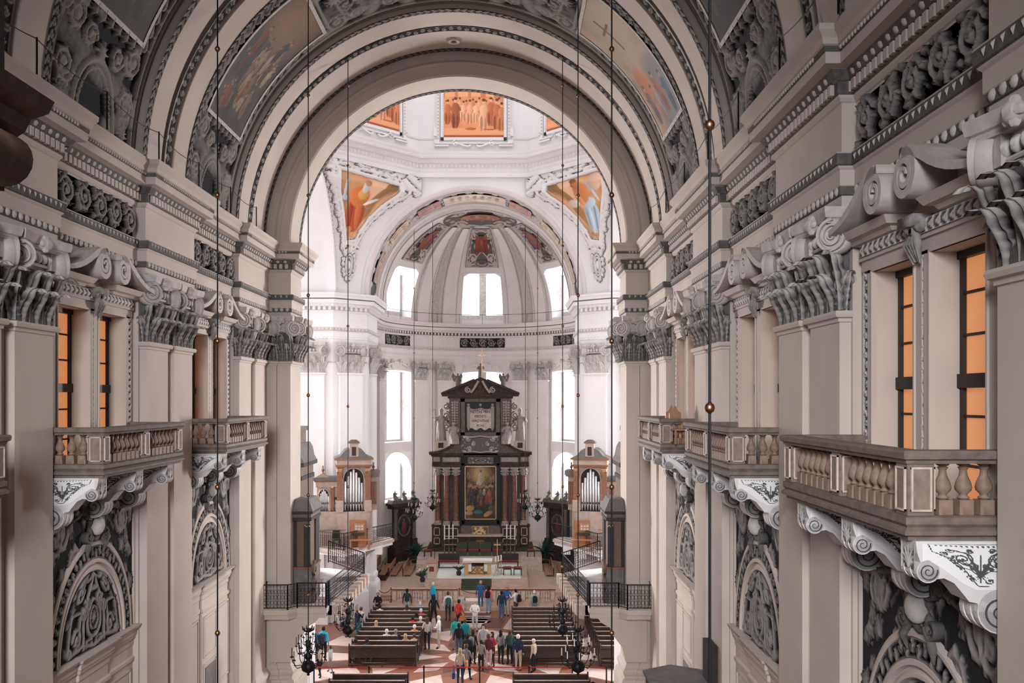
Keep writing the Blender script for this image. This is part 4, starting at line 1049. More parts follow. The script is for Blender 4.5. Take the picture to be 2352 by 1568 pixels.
for a in (.02,):
    pts = [pend_pt(a, t, .04) for t in tt]
    for k, q in enumerate(pts): BANDP.ball(q, .07, 5)
both2('pendentive_beading', BANDP.mesh('pendentive_beading', 'stucco'), kind='stuff')
# ------------------------------------------------------------------ apse
D2R = PI/180
def cyl(phi, z, r=RAP): return (r*np.cos(phi), YA+r*np.sin(phi), z)
WP = [(17, 43), (77.3, 102.7), (137, 163)]
WZ = [(5.1, 8.95, 'round'), (9.75, 15.45, 'flat')]
phis = sorted(set(list(np.arange(0, 181, 4.5))+[a for w_ in WP for a in w_])); zs = [0, 5.1, 8.95, 9.75, 15.45, ZS]
ap = G()
for i in range(len(phis)-1):
    for j in range(len(zs)-1):
        pm, zm = (phis[i]+phis[i+1])/2, (zs[j]+zs[j+1])/2
        if any(a < pm < b for a, b in WP) and any(z0 < zm < z1 for z0, z1, _ in WZ): continue
        if any(a < pm < b for a, b in WP) and False: continue
        a, b = phis[i]*D2R, phis[i+1]*D2R
        ap.add([cyl(a, zs[j]), cyl(b, zs[j]), cyl(b, zs[j+1]), cyl(a, zs[j+1])], [(0, 1, 2, 3)])
# half dome
es = np.linspace(0, 90, 22); e_w = 31.0
es = sorted(set(list(es)+[e_w]))
def sph(phi, e, r=RAP): return (r*np.cos(e)*np.cos(phi), YA+r*np.cos(e)*np.sin(phi), ZS+r*np.sin(e))
for i in range(len(phis)-1):
    for j in range(len(es)-1):
        pm, em = (phis[i]+phis[i+1])/2, (es[j]+es[j+1])/2
        if em < e_w and any(a < pm < b for a, b in WP): continue
        a, b = phis[i]*D2R, phis[i+1]*D2R; c, d = es[j]*D2R, es[j+1]*D2R
        ap.add([sph(a, c), sph(b, c), sph(b, d), sph(a, d)], [(0, 1, 2, 3)])
# barrel between the choir arch and the half dome
ap.arcsweep([(57.6, RAP), (65.0, RAP)], (0, ZS), 0, PI, 48, caps=False)
apse = struct('wall_apse', ap, 'plaster_rose')
# windows: reveals, panes with their frames
wn = 0
def arch_top(p, a, b, z1, rise):
    q = (p-a)/(b-a)*2-1; return z1-rise*(1-np.sqrt(np.maximum(0, 1-q*q))) if rise > .6 else z1-rise*q*q
for (a, b) in WP:
    for (z0, z1, k) in WZ+[(19.75, 23.75, 'seg')]:
        wn += 1; ro = 9.1; ri = RAP-.02
        rise = {'round': 1.4, 'flat': .12, 'seg': .55}[k]
        rv = G(); pp = np.linspace(a, b, 15); tops = np.array([arch_top(p, a, b, z1, rise) for p in pp])
        def rin(z):   # inner edge follows the half dome above the cornice
            return ri if z <= ZS else max(3.0, math.sqrt(max(1, RAP**2-(z-ZS)**2)))
        for p in (a, b):
            zz = np.linspace(z0, arch_top(p, a, b, z1, rise), 6)
            rv.grid(np.array([[cyl(p*D2R, z, rin(z)), cyl(p*D2R, z, ro)] for z in zz]))
        rv.grid(np.array([[cyl(p*D2R, t, rin(t)), cyl(p*D2R, t, ro)] for p, t in zip(pp, tops)]))
        rv.grid(np.array([[cyl(p*D2R, z0, rin(z0)), cyl(p*D2R, z0-.0, ro)] for p in pp]))
        zc = z1 if z1 < ZS else ZS+RAP*math.sin(e_w*D2R)
        rv.grid(np.array([[cyl(p*D2R, t, rin(t)), cyl(p*D2R, max(zc, t), rin(max(zc, t)))] for p, t in zip(pp, tops)]))
        if z0 > ZS: rv.grid(np.array([[cyl(p*D2R, ZS, RAP), cyl(p*D2R, z0, rin(z0))] for p in pp]))
        w_ = struct('window_%d' % wn, rv, 'plaster_white')
        # round ornament on the deep jamb
        if k != 'round':
            mid = a if a > 90 else b
            for p, sg in ((a, 1), (b, -1)):
                zc_ = (z0+z1)/2; r_ = 8.45
                c_ = np.array(cyl(p*D2R, zc_, r_)); t_ = np.array([math.cos(p*D2R), math.sin(p*D2R), 0]); n_ = np.array([-math.sin(p*D2R), math.cos(p*D2R), 0])*sg
                q = G(); A = np.linspace(0, 2*PI, 24)
                for rr, th in ((.42, .03), (.24, .03), (.1, .05)):
                    q.tube([c_+t_*rr*math.cos(x)*.9+np.array([0, 0, rr*1.6*math.sin(x)])+n_*.01 for x in A[:-1]], th, 5, closed=True)
                link('jamb_roundel', q.mesh('jamb_roundel', 'plaster_rose'), w_)
        mn = 3 if k != 'round' else 2
        cut = np.linspace(a, b, mn) if mn > 1 else [a, b]
        pr_ = ro-.01; fz = G()
        n_p = 2
        for i in range(n_p):
            p0 = a+(b-a)*i/n_p; p1 = a+(b-a)*(i+1)/n_p; q = np.linspace(p0+.5, p1-.5, 7)
            link('pane', G().grid(np.array([[cyl(p*D2R, z0+.08, pr_), cyl(p*D2R, min(z1-.06, arch_top(p, a, b, z1, rise)-.04), pr_)] for p in q])).mesh('pane', 'glass_day'), w_)
        m_ = (a+b)/2
        for p, t in ((a+.5, .8), (m_, 1.9 if k != 'round' else .8), (b-.5, .8)):
            fz.grid(np.array([[cyl((p-t)*D2R, z, pr_-.17) for z in (z0, arch_top(p, a, b, z1, rise))], [cyl((p+t)*D2R, z, pr_-.17) for z in (z0, arch_top(p, a, b, z1, rise))]]))
        fz.grid(np.array([[cyl(p*D2R, z0, pr_-.18), cyl(p*D2R, z0+(.5 if k == 'seg' else .15), pr_-.18)] for p in pp]))
        link('frame', fz.mesh('frame', 'stucco'), w_)
        area('apse_window_light', cyl((a+b)/2*D2R, (z0+z1)/2, 8.99), (0, YA, (z0+z1)/2), 2.2, (z1-z0)*.8, {'round': 220, 'flat': 430, 'seg': 230}[k], (1.0, 0.96, 0.96), 125)
# entablature round the apse, pilasters and capitals between the windows
APATH = [(7.8, 57.02), (7.8, 65)]+[cyl(a*D2R, 0)[:2] for a in np.arange(4.5, 180, 4.5)]+[(-7.8, 65), (-7.8, 57.02)]
link('entablature', G().sweep(EPROF, APATH).mesh('entablature', 'plaster_rose'), apse)
AR = [p for p in APATH]
for nm, off, z, st, mk in (('dentil_row', .10, 18.43, .24, dentil(.13, .19, .10)), ('egg_moulding', .2, 18.64, .3, egg(.2, .15, .07)), ('leaf_moulding', .13, 17.2, .24, tongue(.2, .18, .05)), ('tongue_moulding', .04, 16.7, .24, egg(.18, .14, .05))):
    stuff(link(nm, row(AR, off, z, st, mk).mesh(nm, 'plaster_rose'), apse))
for pr in ([(.11, 18.40), (.125, 18.42), (.125, 18.63), (.11, 18.64)], [(.47, 19.02), (.49, 19.03), (.49, 19.09), (.47, 19.1)]):
    link('ground_band', G().sweep(pr, AR).mesh('ground_band', 'stucco_dark'), apse)
link('ground_band', G().sweep([(.1, 17.17), (.150, 17.2), (.152, 17.385), (.1, 17.39)], AR).mesh('ground_band', 'stucco'), apse)
for (a, b) in ((18, 42), (76, 104), (138, 162)):
    Lw = (b-a)*D2R*RAP
    link('frieze_relief', rinceau(Lw, .80, 7, 26).to(G(), lambda u, v, h: cyl(a*D2R+u/RAP, 17.44+v, RAP-.03-h), .08).mesh('frieze_relief', 'relief_dark', smooth=True, attr=True), apse)
PA = G(); PA.box(0, .2, -.62, .62, 0, 14.62); PA.sweep([(0, 14.5), (.09, 14.6), (.1, 14.7), (0, 14.72)], [(0, .62), (.2, .62), (.2, -.62), (0, -.62)])
PA = PA.mesh('pilaster', 'plaster_rose')
for a in (50, 66, 114, 130, 10, 170):
    x, y, _ = cyl(a*D2R, 0, RAP-.02); rz = a*D2R+PI
    link('pilaster', PA, apse, (x, y, 0), (0, 0, rz)); capital(apse, (x, y, 14.72), rz, 1.45, .86, sides=False, light=True)
# cartouches over the mid windows
CT = G()
for sg in (-1, 1):
    ribbon(CT, [(sg*(1.75-a*1.5), .05+.45*math.sin(a*PI/2)) for a in np.linspace(0, 1, 10)], .14, 0, .2)
    ribbon(CT, [(sg*1.45+a, .28+b) for a, b in spiral_pts(.22, 1.5, 24)], .07, 0, .22)
    ribbon(CT, [(sg*.55+a, .62+b) for a, b in spiral_pts(.2, 1.5, 24)], .07, 0, .22)
CT.lathe([(.65, 0), (.72, .1), (.62, .16), (0, .2)], 20, sq=.5)
for v in CT.v[-1:]: v[:] = v[:, [2, 0, 1]]; v[:, 2] += .32
CT = CT.mesh('window_cartouche', 'plaster_rose')
for a in (30, 90, 150):
    x, y, _ = cyl(a*D2R, 0, RAP); link('window_cartouche', CT, apse, (x, y, 15.5), (0, 0, a*D2R+PI))
# meridian ribs
def mer(p0, p1, e0, e1, r, m, nm):
    E, Pp = np.meshgrid(np.linspace(e0, e1, 20), np.linspace(p0, p1, 3), indexing='ij')
    # constant width: narrow with height towards the crown like an orange segment
    q = np.stack(np.broadcast_arrays(*sph(Pp*D2R, E*D2R, r)), -1); g = G().grid(q)
    for j in (0, 2):
        g.grid(np.stack([q[:, j], np.stack(sph(Pp[:, j]*D2R, E[:, j]*D2R, RAP), -1)], 1))
    link(nm, g.mesh(nm, m), apse)
for c in (60, 120):
    for p0, p1 in ((-13.5, -4.5), (4.5, 13.5)): mer(c+p0, c+p1, 0, 66, RAP-.16, 'plaster_rose', 'dome_rib')
    mer(c-2.4, c+2.4, 0, 62, RAP-.04, 'stucco', 'dome_groove')
    for e in (-13.5, -4.5, 4.5, 13.5): mer(c+e-.35, c+e+.35, 0, 66, RAP-.185, 'stucco', 'rib_edge')
# stucco panels and small red paintings on the half dome
for (a, b), lab in zip(WP, ('dark red oval panel in the apse vault towards the blue-robed saint', 'square dark red panel in the apse vault above the altar', 'dark red oval panel in the apse vault towards the red-robed saint')):
    Wd = 24*D2R*RAP*.9; Hh = 30*D2R*RAP; R = cartouche(Wd, Hh*.98, 12, 24, False); m_ = (a+b)/2
    R.border(.08, .07); R.border(.28, .05)
    for sg in (-1, 1): R.line([(Wd*.5+sg*Wd*.45, .1), (Wd*.5, Hh*.38)], .07); R.spiral(Wd*.5+sg*.5, .35, .22, 0, 1.5, .05, sg)
    link('dome_panel', R.to(G(), lambda u, v, h: sph((m_-12.4+24.8*u/Wd)*D2R, (35+31*v/Hh)*D2R, RAP-.03-h), .10).mesh('dome_panel', 'relief_stone', smooth=True, attr=True), apse)
    P = Paint(24, 24, (.22, .05, .035), 3, .3); P.figure(.5, .1, .8, (.30, .10, .06), (.3, .14, .09), 0, 1)
    def fp(U, V_):
        if m_ == 90: return sph((90-6+12*U)*D2R, (46.5+13*V_)*D2R, RAP-.16)
        k = np.sqrt(np.clip(1-((V_-.5)/.55)**2, 0, 1)); return sph((m_-6*k+12*U*k)*D2R, (45+15*V_)*D2R, RAP-.16)
    tag(link('vault_painting', P.to_mesh('vault_painting', fp)), lab, 'painting')
    if m_ != 90 or True:
        g = G(); A = np.linspace(0, 2*PI, 25)[:-1]; g.tube([np.array(sph((m_+4.5*math.cos(x))*D2R, (38.3+1.9*math.sin(x))*D2R, RAP-.18)) for x in A], .06, 5, closed=True)
        link('shell_rim', g.mesh('shell_rim', 'relief_shaded', attr=True), apse)
def crown(u, v): 
    x = u; y = YA-.6+v; return (x, y, ZS+np.sqrt(np.maximum(.5, RAP**2-x**2-(y-YA)**2)))
R = cartouche(5.6, 3.6, 14, 22, False)
def crf(u, v, h):
    k = np.sqrt(np.clip(1-((v-1.8)/1.85)**2, 0, 1))*.9+.1; x, y, z = crown((u-2.8)*k, v); return (x, y, z-.04-h)
link('crown_panel', R.to(G(), crf, .10).mesh('crown_panel', 'relief_stone', smooth=True, attr=True), apse)
P = Paint(50, 20, (.34, .10, .05), 8, .4)
for k in range(6): P.figure(.12+.15*k, .1, .75, [(.45, .16, .08), (.30, .08, .04)][k % 2], a=3)
def cpf(U, V_):
    k = np.sqrt(np.clip(1-((V_-.5)/.55)**2, 0, 1)); x, y, z = crown((U-.5)*3.0*k, 1.15+1.1*V_); return (x, y, z-.2)
tag(link('vault_painting', P.to_mesh('vault_painting', cpf)), 'oval red painting at the crown of the apse vault', 'painting')
# thin iron railing along the apse cornice and the nave cornice
rl = G(); rl.tube([(*cyl(a*D2R, 0, 7.35)[:2], 20.15) for a in range(0, 181, 6)], .02, 5)
for a in range(0, 181, 15): rl.tube([(*cyl(a*D2R, 0, 7.35)[:2], 19.4), (*cyl(a*D2R, 0, 7.35)[:2], 20.2)], .015, 4)
link('cornice_rail', rl.mesh('cornice_rail', 'stucco_dark'), apse)
rn = G()
ys = np.arange(8, 35, 3.0)
for y in ys: rn.tube([(7.25, y, 19.38), (7.25, y, 20.25)], .02, 5)
for a, b in zip(ys[:-1], ys[1:]): rn.tube([(7.25, a+(b-a)*t, 20.22-.15*math.sin(PI*t)) for t in np.linspace(0, 1, 7)], .012, 4)
both('cornice_rail', rn.mesh('cornice_rail', 'iron'))
# ------------------------------------------------------------------ floor with inlaid marble
floor = struct('floor', G().box(-18, 18, -7, 75, -.2, 0), 'tile_red')
def tile(pts, m, z=.006):
    link('tile', G().prism(pts, -.01, z, 'xy').mesh('tile', m), floor)
def pr(r, a): return (r*math.cos(a), YX+r*math.sin(a))
st = PI/8
tile([pr(1.0, k*st) for k in range(16)], 'tile_pale')
tile([pr(.55, k*st*2) for k in range(8)], 'tile_brown', .009)
for k in range(16):
    a = k*st
    if k % 2 == 0: tile([pr(1.3, a), pr(2.6, a+st*.55), pr(3.6, a), pr(2.6, a-st*.55)], 'tile_pale')
    else: tile([pr(1.5, a), pr(2.2, a+st*.4), pr(2.9, a), pr(2.2, a-st*.4)], 'tile_brown')
    if k % 2: tile([pr(3.1, a), pr(5.4, a+st*.62), pr(5.0, a), pr(5.4, a-st*.62)], 'tile_pale')
    tile([pr(5.7, a-st*.20), pr(5.7, a+st*.20), pr(8.2, a+st*.30), pr(8.2, a-st*.30)], 'tile_pale')
    tile([pr(5.75, a+st*.26), pr(5.75, a+st*.74), pr(8.1, a+st*.66), pr(8.1, a+st*.36)], 'tile_brown')
for sg in (-1, 1):         # transept bands
    for k in range(4):
        y = 39.2+k*2.6
        tile([(sg*8.6, y), (sg*12.5, y-.5), (sg*12.5, y+.6), (sg*8.6, y+.8)], 'tile_pale')
for k in range(6):         # nave walk
    y = 22.2+k*2.5
    tile([(-2.1, y), (-1.15, y), (-1.15, y+2.3), (-2.1, y+2.3)], 'tile_pale'); tile([(1.15, y), (2.1, y), (2.1, y+2.3), (1.15, y+2.3)], 'tile_pale')
    tile([(-1.0, y+.1), (1.0, y+.1), (1.0, y+2.2), (-1.0, y+2.2)], 'tile_brown')
for sg in (-1, 1):
    tile([(sg*1.2, 37.3), (sg*2.1, 37.3), (sg*4.6, 40.4), (sg*3.6, 40.6)], 'tile_pale')
    tile([(sg*2.6, 37.2), (sg*6.3, 37.2), (sg*6.4, 38.4), (sg*4.6, 39.6)], 'tile_brown')
    tile([(sg*6.6, 37.2), (sg*7.6, 38.0), (sg*6.0, 40.6), (sg*5.2, 40.0)], 'tile_pale')
for k in range(5): tile([(-.9, 51.2+k*.62), (.9, 51.2+k*.62), (1.15-.05*k, 51.65+k*.62), (-1.15+.05*k, 51.65+k*.62)], ('tile_pale', 'tile_brown')[k % 2])
# ------------------------------------------------------------------ choir platforms
def step_block(name, x0, x1, y0, y1, z0, z1, n, m, tread=.34):
    """stepped platform rising towards the altar"""
    g = G()
    for k in range(n): g.box(x0, x1, y0+k*tread, y1, z0+(z1-z0)*k/n, z0+(z1-z0)*(k+1)/n-.0)
    return struct(name, g, m)
step_block('floor_choir', -7.7, 7.7, 54.2, 73.2, 0, .36, 2, 'step_marble')
step_block('floor_presbytery', -6.3, 6.3, 56.1, 73.0, .36, .66, 2, 'step_marble', .3)
step_block('floor_altar_island', -3.4, 3.4, 57.0, 63.0, .66, 1.2, 3, 'step_marble')
step_block('floor_high_altar', -4.6, 4.6, 63.3, 73.0, .66, 1.55, 4, 'marble_cream', .3)
step_block('floor_side_steps', -7.6, -4.9, 55.4, 60.0, .36, .62, 2, 'rail_marble')
for (nm, x0, x1, y0, y1, z, m, lab) in (('carpet', -2.75, 2.95, 58.1, 62.9, 1.2, 'carpet_white', 'pale grey-green carpet spread under the small golden altar table'),
                                  ('stair_runner', -1.0, 1.0, 0, 0, 0, 'carpet_green', 'dark green carpet runner on the steps in front of the altar table'), ('carpet', -1.0, 1.05, 55.2, 56.0, .36, 'cloth_white', 'white carpet runner between the two halves of the altar rail')):
    g = G()
    if nm == 'stair_runner':
        for k in range(3): g.box(x0, x1, 57.0+.34*k-.012, 57.0+.34*(k+1), .66+.18*(k+1), .66+.18*(k+1)+.012); g.box(x0, x1, 57.0+.34*k-.012, 57.0+.34*k, .66+.18*k, .66+.18*(k+1)+.01)
    else: g.box(x0, x1, y0, y1, z, z+.015)
    tag(link(nm, g.mesh(nm, m)), lab, 'carpet')
# ------------------------------------------------------------------ pews
def make_pew(L):
    """pew of length L along x, people sit facing +y; origin at its middle on the floor"""
    ms = {}
    h = L/2
    ms['backrest'] = [(G().box(-h, h, -.03, .03, .42, .98).mesh('backrest', 'pew_wood'), (0, -.22, 0))]
    ms['top_rail'] = [(G().sweep([(-.05, .96), (.05, .96), (.07, .99), (.05, 1.03), (-.05, 1.03)], [(-h, 0), (h, 0)]).mesh('top_rail', 'pew_ledge'), (0, -.22, 0))]
    ms['seat'] = [(G().box(-h, h, -.20, .22, .42, .46).mesh('seat', 'pew_wood'), (0, 0, 0))]
    e = G().prism([(-.30, 0), (.24, 0), (.24, .12), (.22, .2), (.22, .48), (.10, .55), (-.08, .62), (-.14, .9), (-.12, 1.04), (-.2, 1.12), (-.3, 1.06)], -.03, .03, 'yz').mesh('end_panel', 'pew_wood')
    ms['end_panel'] = [(e, (-h, 0, 0)), (e, (h, 0, 0))]
    ms['kneeler'] = [(G().box(-h, h, -.52, -.34, .14, .19).mesh('kneeler', 'pew_wood'), (0, 0, 0))]
    ms['book_ledge'] = [(G().box(-h, h, -.40, -.25, .80, .83).mesh('book_ledge', 'pew_wood'), (0, 0, 0))]
    ms['kneeler_foot'] = [(G().box(x-.03, x+.03, -.52, -.25, 0, .14).mesh('kneeler_foot', 'pew_wood'), (0, 0, 0)) for x in (-h+.1, 0, h-.1)]
    return ms
PEWM = make_pew(3.3)
PEWM2 = make_pew(3.0)
def pew(x, y, lab, grp, ms=PEWM):
    t = tag(empty('pew', (x, y, 0)), lab, 'pew', grp)
    for nm, l in ms.items():
        for me, loc in l: link(nm, me, t, loc)
    return t
ordn = ['frontmost', 'second', 'third', 'fourth', 'fifth', 'sixth', 'seventh', 'eighth', 'ninth', 'hindmost']
for k in range(10):
    y = 51.1-.88*k
    pew(-4.15, y, 'dark wooden pew, %s row of the block where visitors sit' % ordn[k], 'pews where visitors sit')
    pew(3.95, y, 'dark wooden pew, %s row of the empty block across the walk' % ordn[k], 'pews of the empty block')
    pew(8.1, y, 'dark wooden pew, %s row of the side block behind the chandelier' % ordn[k], 'pews of the side block', PEWM2)
for k in range(3):
    for x, nm in ((-4.05, 'the seated visitors'), (3.9, 'the empty pew block')):
        pew(x, 38.75-.9*k, 'dark wooden pew behind the red belt, %s row, in line with %s' % (('first', 'second', 'third')[k], nm), 'pews behind the red belt barrier')
# ------------------------------------------------------------------ belt barrier
PX = [-6.8, -4.3, -1.8, .74, 2.98, 4.95, 6.5]
for i, x in enumerate(PX):
    t = tag(empty('barrier_post', (x, 39.6, 0)), 'black barrier post holding the red belt, %s' % ['beside the pier with the hanging chandelier', 'behind the pew with two seated visitors', 'beside the hindmost occupied pew', 'on the walk behind the standing group', 'in line with the man in shorts', 'near the lectern', 'beside the pier next to the side pews'][i], 'barrier post', 'posts of the belt barrier')
    link('pole', G().lathe([(0, .03), (.035, .03), (.035, .93), (.045, .94), (.045, 1.04), (.03, 1.06), (0, 1.06)], 12).mesh('pole', 'post_black'), t)
    link('foot', G().lathe([(0, 0), (.18, 0), (.18, .02), (.05, .05), (0, .05)], 16).mesh('foot', 'post_black'), t)
for i in range(6):
    a, b = PX[i]+.045, PX[i+1]-.045
    tag(link('belt', G().box(a, b, 39.595, 39.605, .96, 1.01).mesh('belt', 'belt_red')), 'red barrier belt between two posts, %s stretch from the cyan-jacketed man' % ordn[i].replace('frontmost', 'first'), 'belt', 'belts of the barrier')
# ------------------------------------------------------------------ altar rail
RB = G().lathe([(.07, .12), (.075, .16), (.04, .2), (.05, .24), (.085, .36), (.06, .48), (.035, .58), (.05, .62), (.04, .66), (.075, .70), (.075, .74)], 10).box(-.07, .07, -.07, .07, .06, .12).mesh('baluster', 'marble_cream', smooth=True, angle=50)
def rail_part(x0, x1, lab):
    t = tag(empty('altar_rail', ((x0+x1)/2, 55.0, .36)), lab, 'railing', 'altar rail'); h = (x1-x0)/2
    link('base_plinth', G().box(-h, h, -.16, .16, 0, .08).mesh('base_plinth', 'rail_marble'), t)
    link('top_rail', G().sweep([(-.15, .76), (.0, .74), (.17, .78), (.19, .84), (.17, .88), (-.17, .88), (-.19, .84)], [(-h-.02, 0), (h+.02, 0)]).mesh('top_rail', 'rail_marble'), t)
    n = int(2*h/.95)
    for k in range(n+1):
        x = -h+.16+(2*h-.32)*k/n
        p = link('pier', G().box(-.14, .14, -.12, .12, .06, .76).mesh('pier', 'rail_marble'), t, (x, 0, 0))
        link('pier_scroll', G().box(-.10, .10, -.15, -.12, .14, .68).mesh('pier_scroll', 'marble_cream'), p)
        if k < n:
            w_ = (2*h-.32)/n
            for j in range(4): link('baluster', RB, t, (x+.14+(w_-.28)*(j+.5)/4, 0, 0))
rail_part(-5.25, -1.08, 'marble balustrade of the altar rail behind the occupied pews'); rail_part(1.01, 5.05, 'marble balustrade of the altar rail behind the empty pews')
for sg, nm in ((-1, 'marble end pedestal of the altar rail by the organ gallery with the hanging rope'), (1, 'marble end pedestal of the altar rail behind the chandelier')):
    t = tag(empty('rail_pedestal', (sg*6.45, 55.0, .36)), nm, 'pedestal')
    link('die', G().box(-.25, .25, -.2, .2, 0, .78).mesh('die', 'rail_marble'), t); link('cap', G().box(-.3, .3, -.25, .25, .78, .9).mesh('cap', 'marble_cream'), t)
for (x0, x1, y, lab) in ((-6.15, -5.3, 54.95, 'dark rope hanging across the side gap of the altar rail'), (-1.0, .95, 54.9, 'dark rope hanging across the middle gap of the altar rail')):
    t = tag(empty('barrier_rope', ((x0+x1)/2, y, .36)), lab, 'rope'); h = (x1-x0)/2
    link('rope', G().tube([(x, 0, .86-.28*(1-(x/h)**2)) for x in np.linspace(-h, h, 13)], .025, 6).mesh('rope', 'cushion_red'), t)
    for sx in (-h, h): link('rope_post', G().lathe([(.12, 0), (.12, .02), (.02, .04), (.02, .86), (.04, .9), (0, .94)], 8).mesh('rope_post', 'post_black'), t, (sx, 0, 0))
# ------------------------------------------------------------------ altar table and things around it
t = tag(empty('altar_table', (.03, 59.4, 1.215)), 'golden altar table with a white cloth and carved front panel', 'altar table')
link('table_top', G().box(-1.05, 1.05, -.55, .55, .88, .98).mesh('table_top', 'gold'), t)
link('cloth', G().box(-1.0, 1.0, -.58, .58, .98, 1.0).box(-.95, .95, -.58, -.565, .93, 1.0).mesh('cloth', 'cloth_white'), t)
link('body', G().box(-.42, .42, -.35, .35, .10, .72).mesh('body', 'organ_dark'), t); link('base', G().box(-.75, .75, -.5, .5, 0, .10).mesh('base', 'gold'), t)
fp_ = cartouche(.84, .5, 2, 60).to(G(), lambda u, v, h: (-.42+u, -.36-h, .12+v), .04, flip=True).mesh('front_panel', 'relief_gold', smooth=True, attr=True); link('front_panel', fp_, t)
for sx in (-1, 1): link('table_leg', G().prism([(-.16, 0), (.16, 0), (.13, .6), (.2, .88), (-.2, .88), (-.13, .6)], -.12, .12, 'xz').mesh('table_leg', 'gold'), t, (sx*.78, 0, .0))
def candlestick(x, y, z, h, ch, lab, m='gold', grp='tall candlesticks'):
    t = tag(empty('candlestick', (x, y, z)), lab, 'candlestick', grp)
    link('stick', G().lathe([(0, 0), (.16, 0), (.17, .04), (.08, .10), (.04, .18), (.065, .3*h), (.03, .34*h), (.025, .6*h), (.06, .66*h), (.025, .7*h), (.03, .94*h), (.10, .97*h), (.10, h), (0, h)], 10).mesh('stick', m, smooth=True), t)
    link('candle', G().lathe([(0, h), (.045, h), (.045, h+ch), (0, h+ch)], 8).mesh('candle', 'candle_wax'), t)
for k, (x, y, lab) in enumerate(((-2.62, 64.9, 'outermost of three on the lectern side'), (-2.30, 65.15, 'middle of three on the lectern side'), (-2.02, 65.4, 'innermost of three on the lectern side'), (2.02, 65.4, 'innermost of three on the side of the red stools'), (2.30, 65.15, 'middle of three on the side of the red stools'), (2.62, 64.9, 'outermost of three on the side of the red stools'))):
    candlestick(x, y, 1.55, 1.15, 1.05, 'tall grey candlestick with white candle, '+lab, 'marble_grey')
for k, x in enumerate((1.25, 1.45, 1.62)): candlestick(x, 59.0+.25*k, 1.215, .95, .35, 'slim pale candlestick, %s from the golden altar table' % ('first', 'second', 'third')[k], 'marble_cream', 'candlesticks next to the altar table')
t = tag(empty('altar_cross', (1.35, 60.6, 1.215)), 'golden standing cross between the altar table and the candlesticks', 'cross')
link('foot', G().lathe([(0, 0), (.2, 0), (.1, .1), (.03, .2), (0, .2)], 10).mesh('foot', 'gold'), t); link('shaft', G().box(-.025, .025, -.025, .025, .18, 2.2).mesh('shaft', 'gold'), t); link('crossbar', G().box(-.24, .24, -.03, .03, 1.78, 1.86).mesh('crossbar', 'gold'), t)
t = tag(empty('processional_cross', (-2.95, 59.9, 1.215)), 'thin dark processional cross at the corner of the carpet', 'cross')
link('shaft', G().lathe([(.12, 0), (.12, .03), (.02, .05), (.02, 1.9), (0, 1.9)], 8).mesh('shaft', 'iron'), t); link('crossbar', G().box(-.22, .22, -.02, .02, 1.55, 1.61).mesh('crossbar', 'iron'), t)
t = tag(empty('ambo', (-3.0, 58.3, 1.05)), 'stone reading desk with a red square panel at the corner of the carpet', 'lectern')
link('body', G().box(-.28, .28, -.25, .25, 0, 1.15).mesh('body', 'marble_cream'), t); link('panel', G().box(-.16, .16, -.27, -.25, .62, .95).mesh('panel', 'cushion_red'), t); link('desk_top', G().prism([(-.3, 1.15), (.3, 1.3), (.3, 1.36), (-.3, 1.21)], -.34, .34, 'yz').mesh('desk_top', 'bench_wood'), t)
def long_bench(x, y, z, L, lab):
    t = tag(empty('sedilia_bench', (x, y, z)), lab, 'bench', 'benches by the altar table'); h = L/2
    link('seat', G().box(-h, h, -.2, .2, .40, .46).mesh('seat', 'organ_dark'), t); link('cushion', G().box(-h+.03, h-.03, -.19, .19, .46, .52).mesh('cushion', 'cushion_red'), t); link('backrest', G().box(-h, h, .17, .22, .5, .95).mesh('backrest', 'organ_dark'), t); link('kneeler', G().box(-h, h, -.26, -.21, .02, .08).mesh('kneeler', 'carpet_green'), t)
    for sx in (-h+.05, h-.05): link('leg', G().box(sx-.04, sx+.04, -.2, .2, 0, .42).mesh('leg', 'organ_dark'), t)
long_bench(-2.1, 61.8, 1.215, 1.5, 'dark bench with a red seat on the lectern side of the altar table'); long_bench(2.1, 61.8, 1.215, 1.5, 'dark bench with a red seat behind the two red stools')
def stool(x, y, z, lab, grp='red stools'):
    t = tag(empty('stool', (x, y, z)), lab, 'stool', grp)
    link('seat', G().box(-.28, .28, -.22, .22, .38, .46).mesh('seat', 'organ_dark'), t); link('cushion', G().box(-.26, .26, -.2, .2, .46, .54).mesh('cushion', 'cushion_red'), t)
    for sx in (-.25, .25):
        for sy in (-.19, .19): link('leg', G().box(sx-.03, sx+.03, sy-.03, sy+.03, 0, .38).mesh('leg', 'organ_dark'), t)
stool(2.05, 59.3, 1.215, 'red cushioned stool on the pale carpet, closer to the altar table'); stool(2.75, 59.3, 1.215, 'red cushioned stool on the pale carpet, at its outer edge'); stool(3.8, 64.2, 1.55, 'small dark stool beside the potted palm near the candlesticks'); stool(-3.8, 64.2, 1.55, 'small dark stool behind the thin processional cross')
# throne chairs behind the table
for k, x in enumerate((-1.35, -.45, .45, 1.35)):
    t = tag(empty('chair', (x, 64.75, 1.55)), 'low red-seated chair before the high altar, %s from the lectern side' % ('first', 'second', 'third', 'fourth')[k], 'chair', 'chairs before the high altar')
    link('seat', G().box(-.4, .4, -.3, .3, .4, .48).mesh('seat', 'cushion_red'), t); link('backrest', G().box(-.4, .4, .24, .3, .48, .95).mesh('backrest', 'carpet_green'), t); link('body', G().box(-.4, .4, -.28, .28, 0, .4).mesh('body', 'carpet_green'), t)
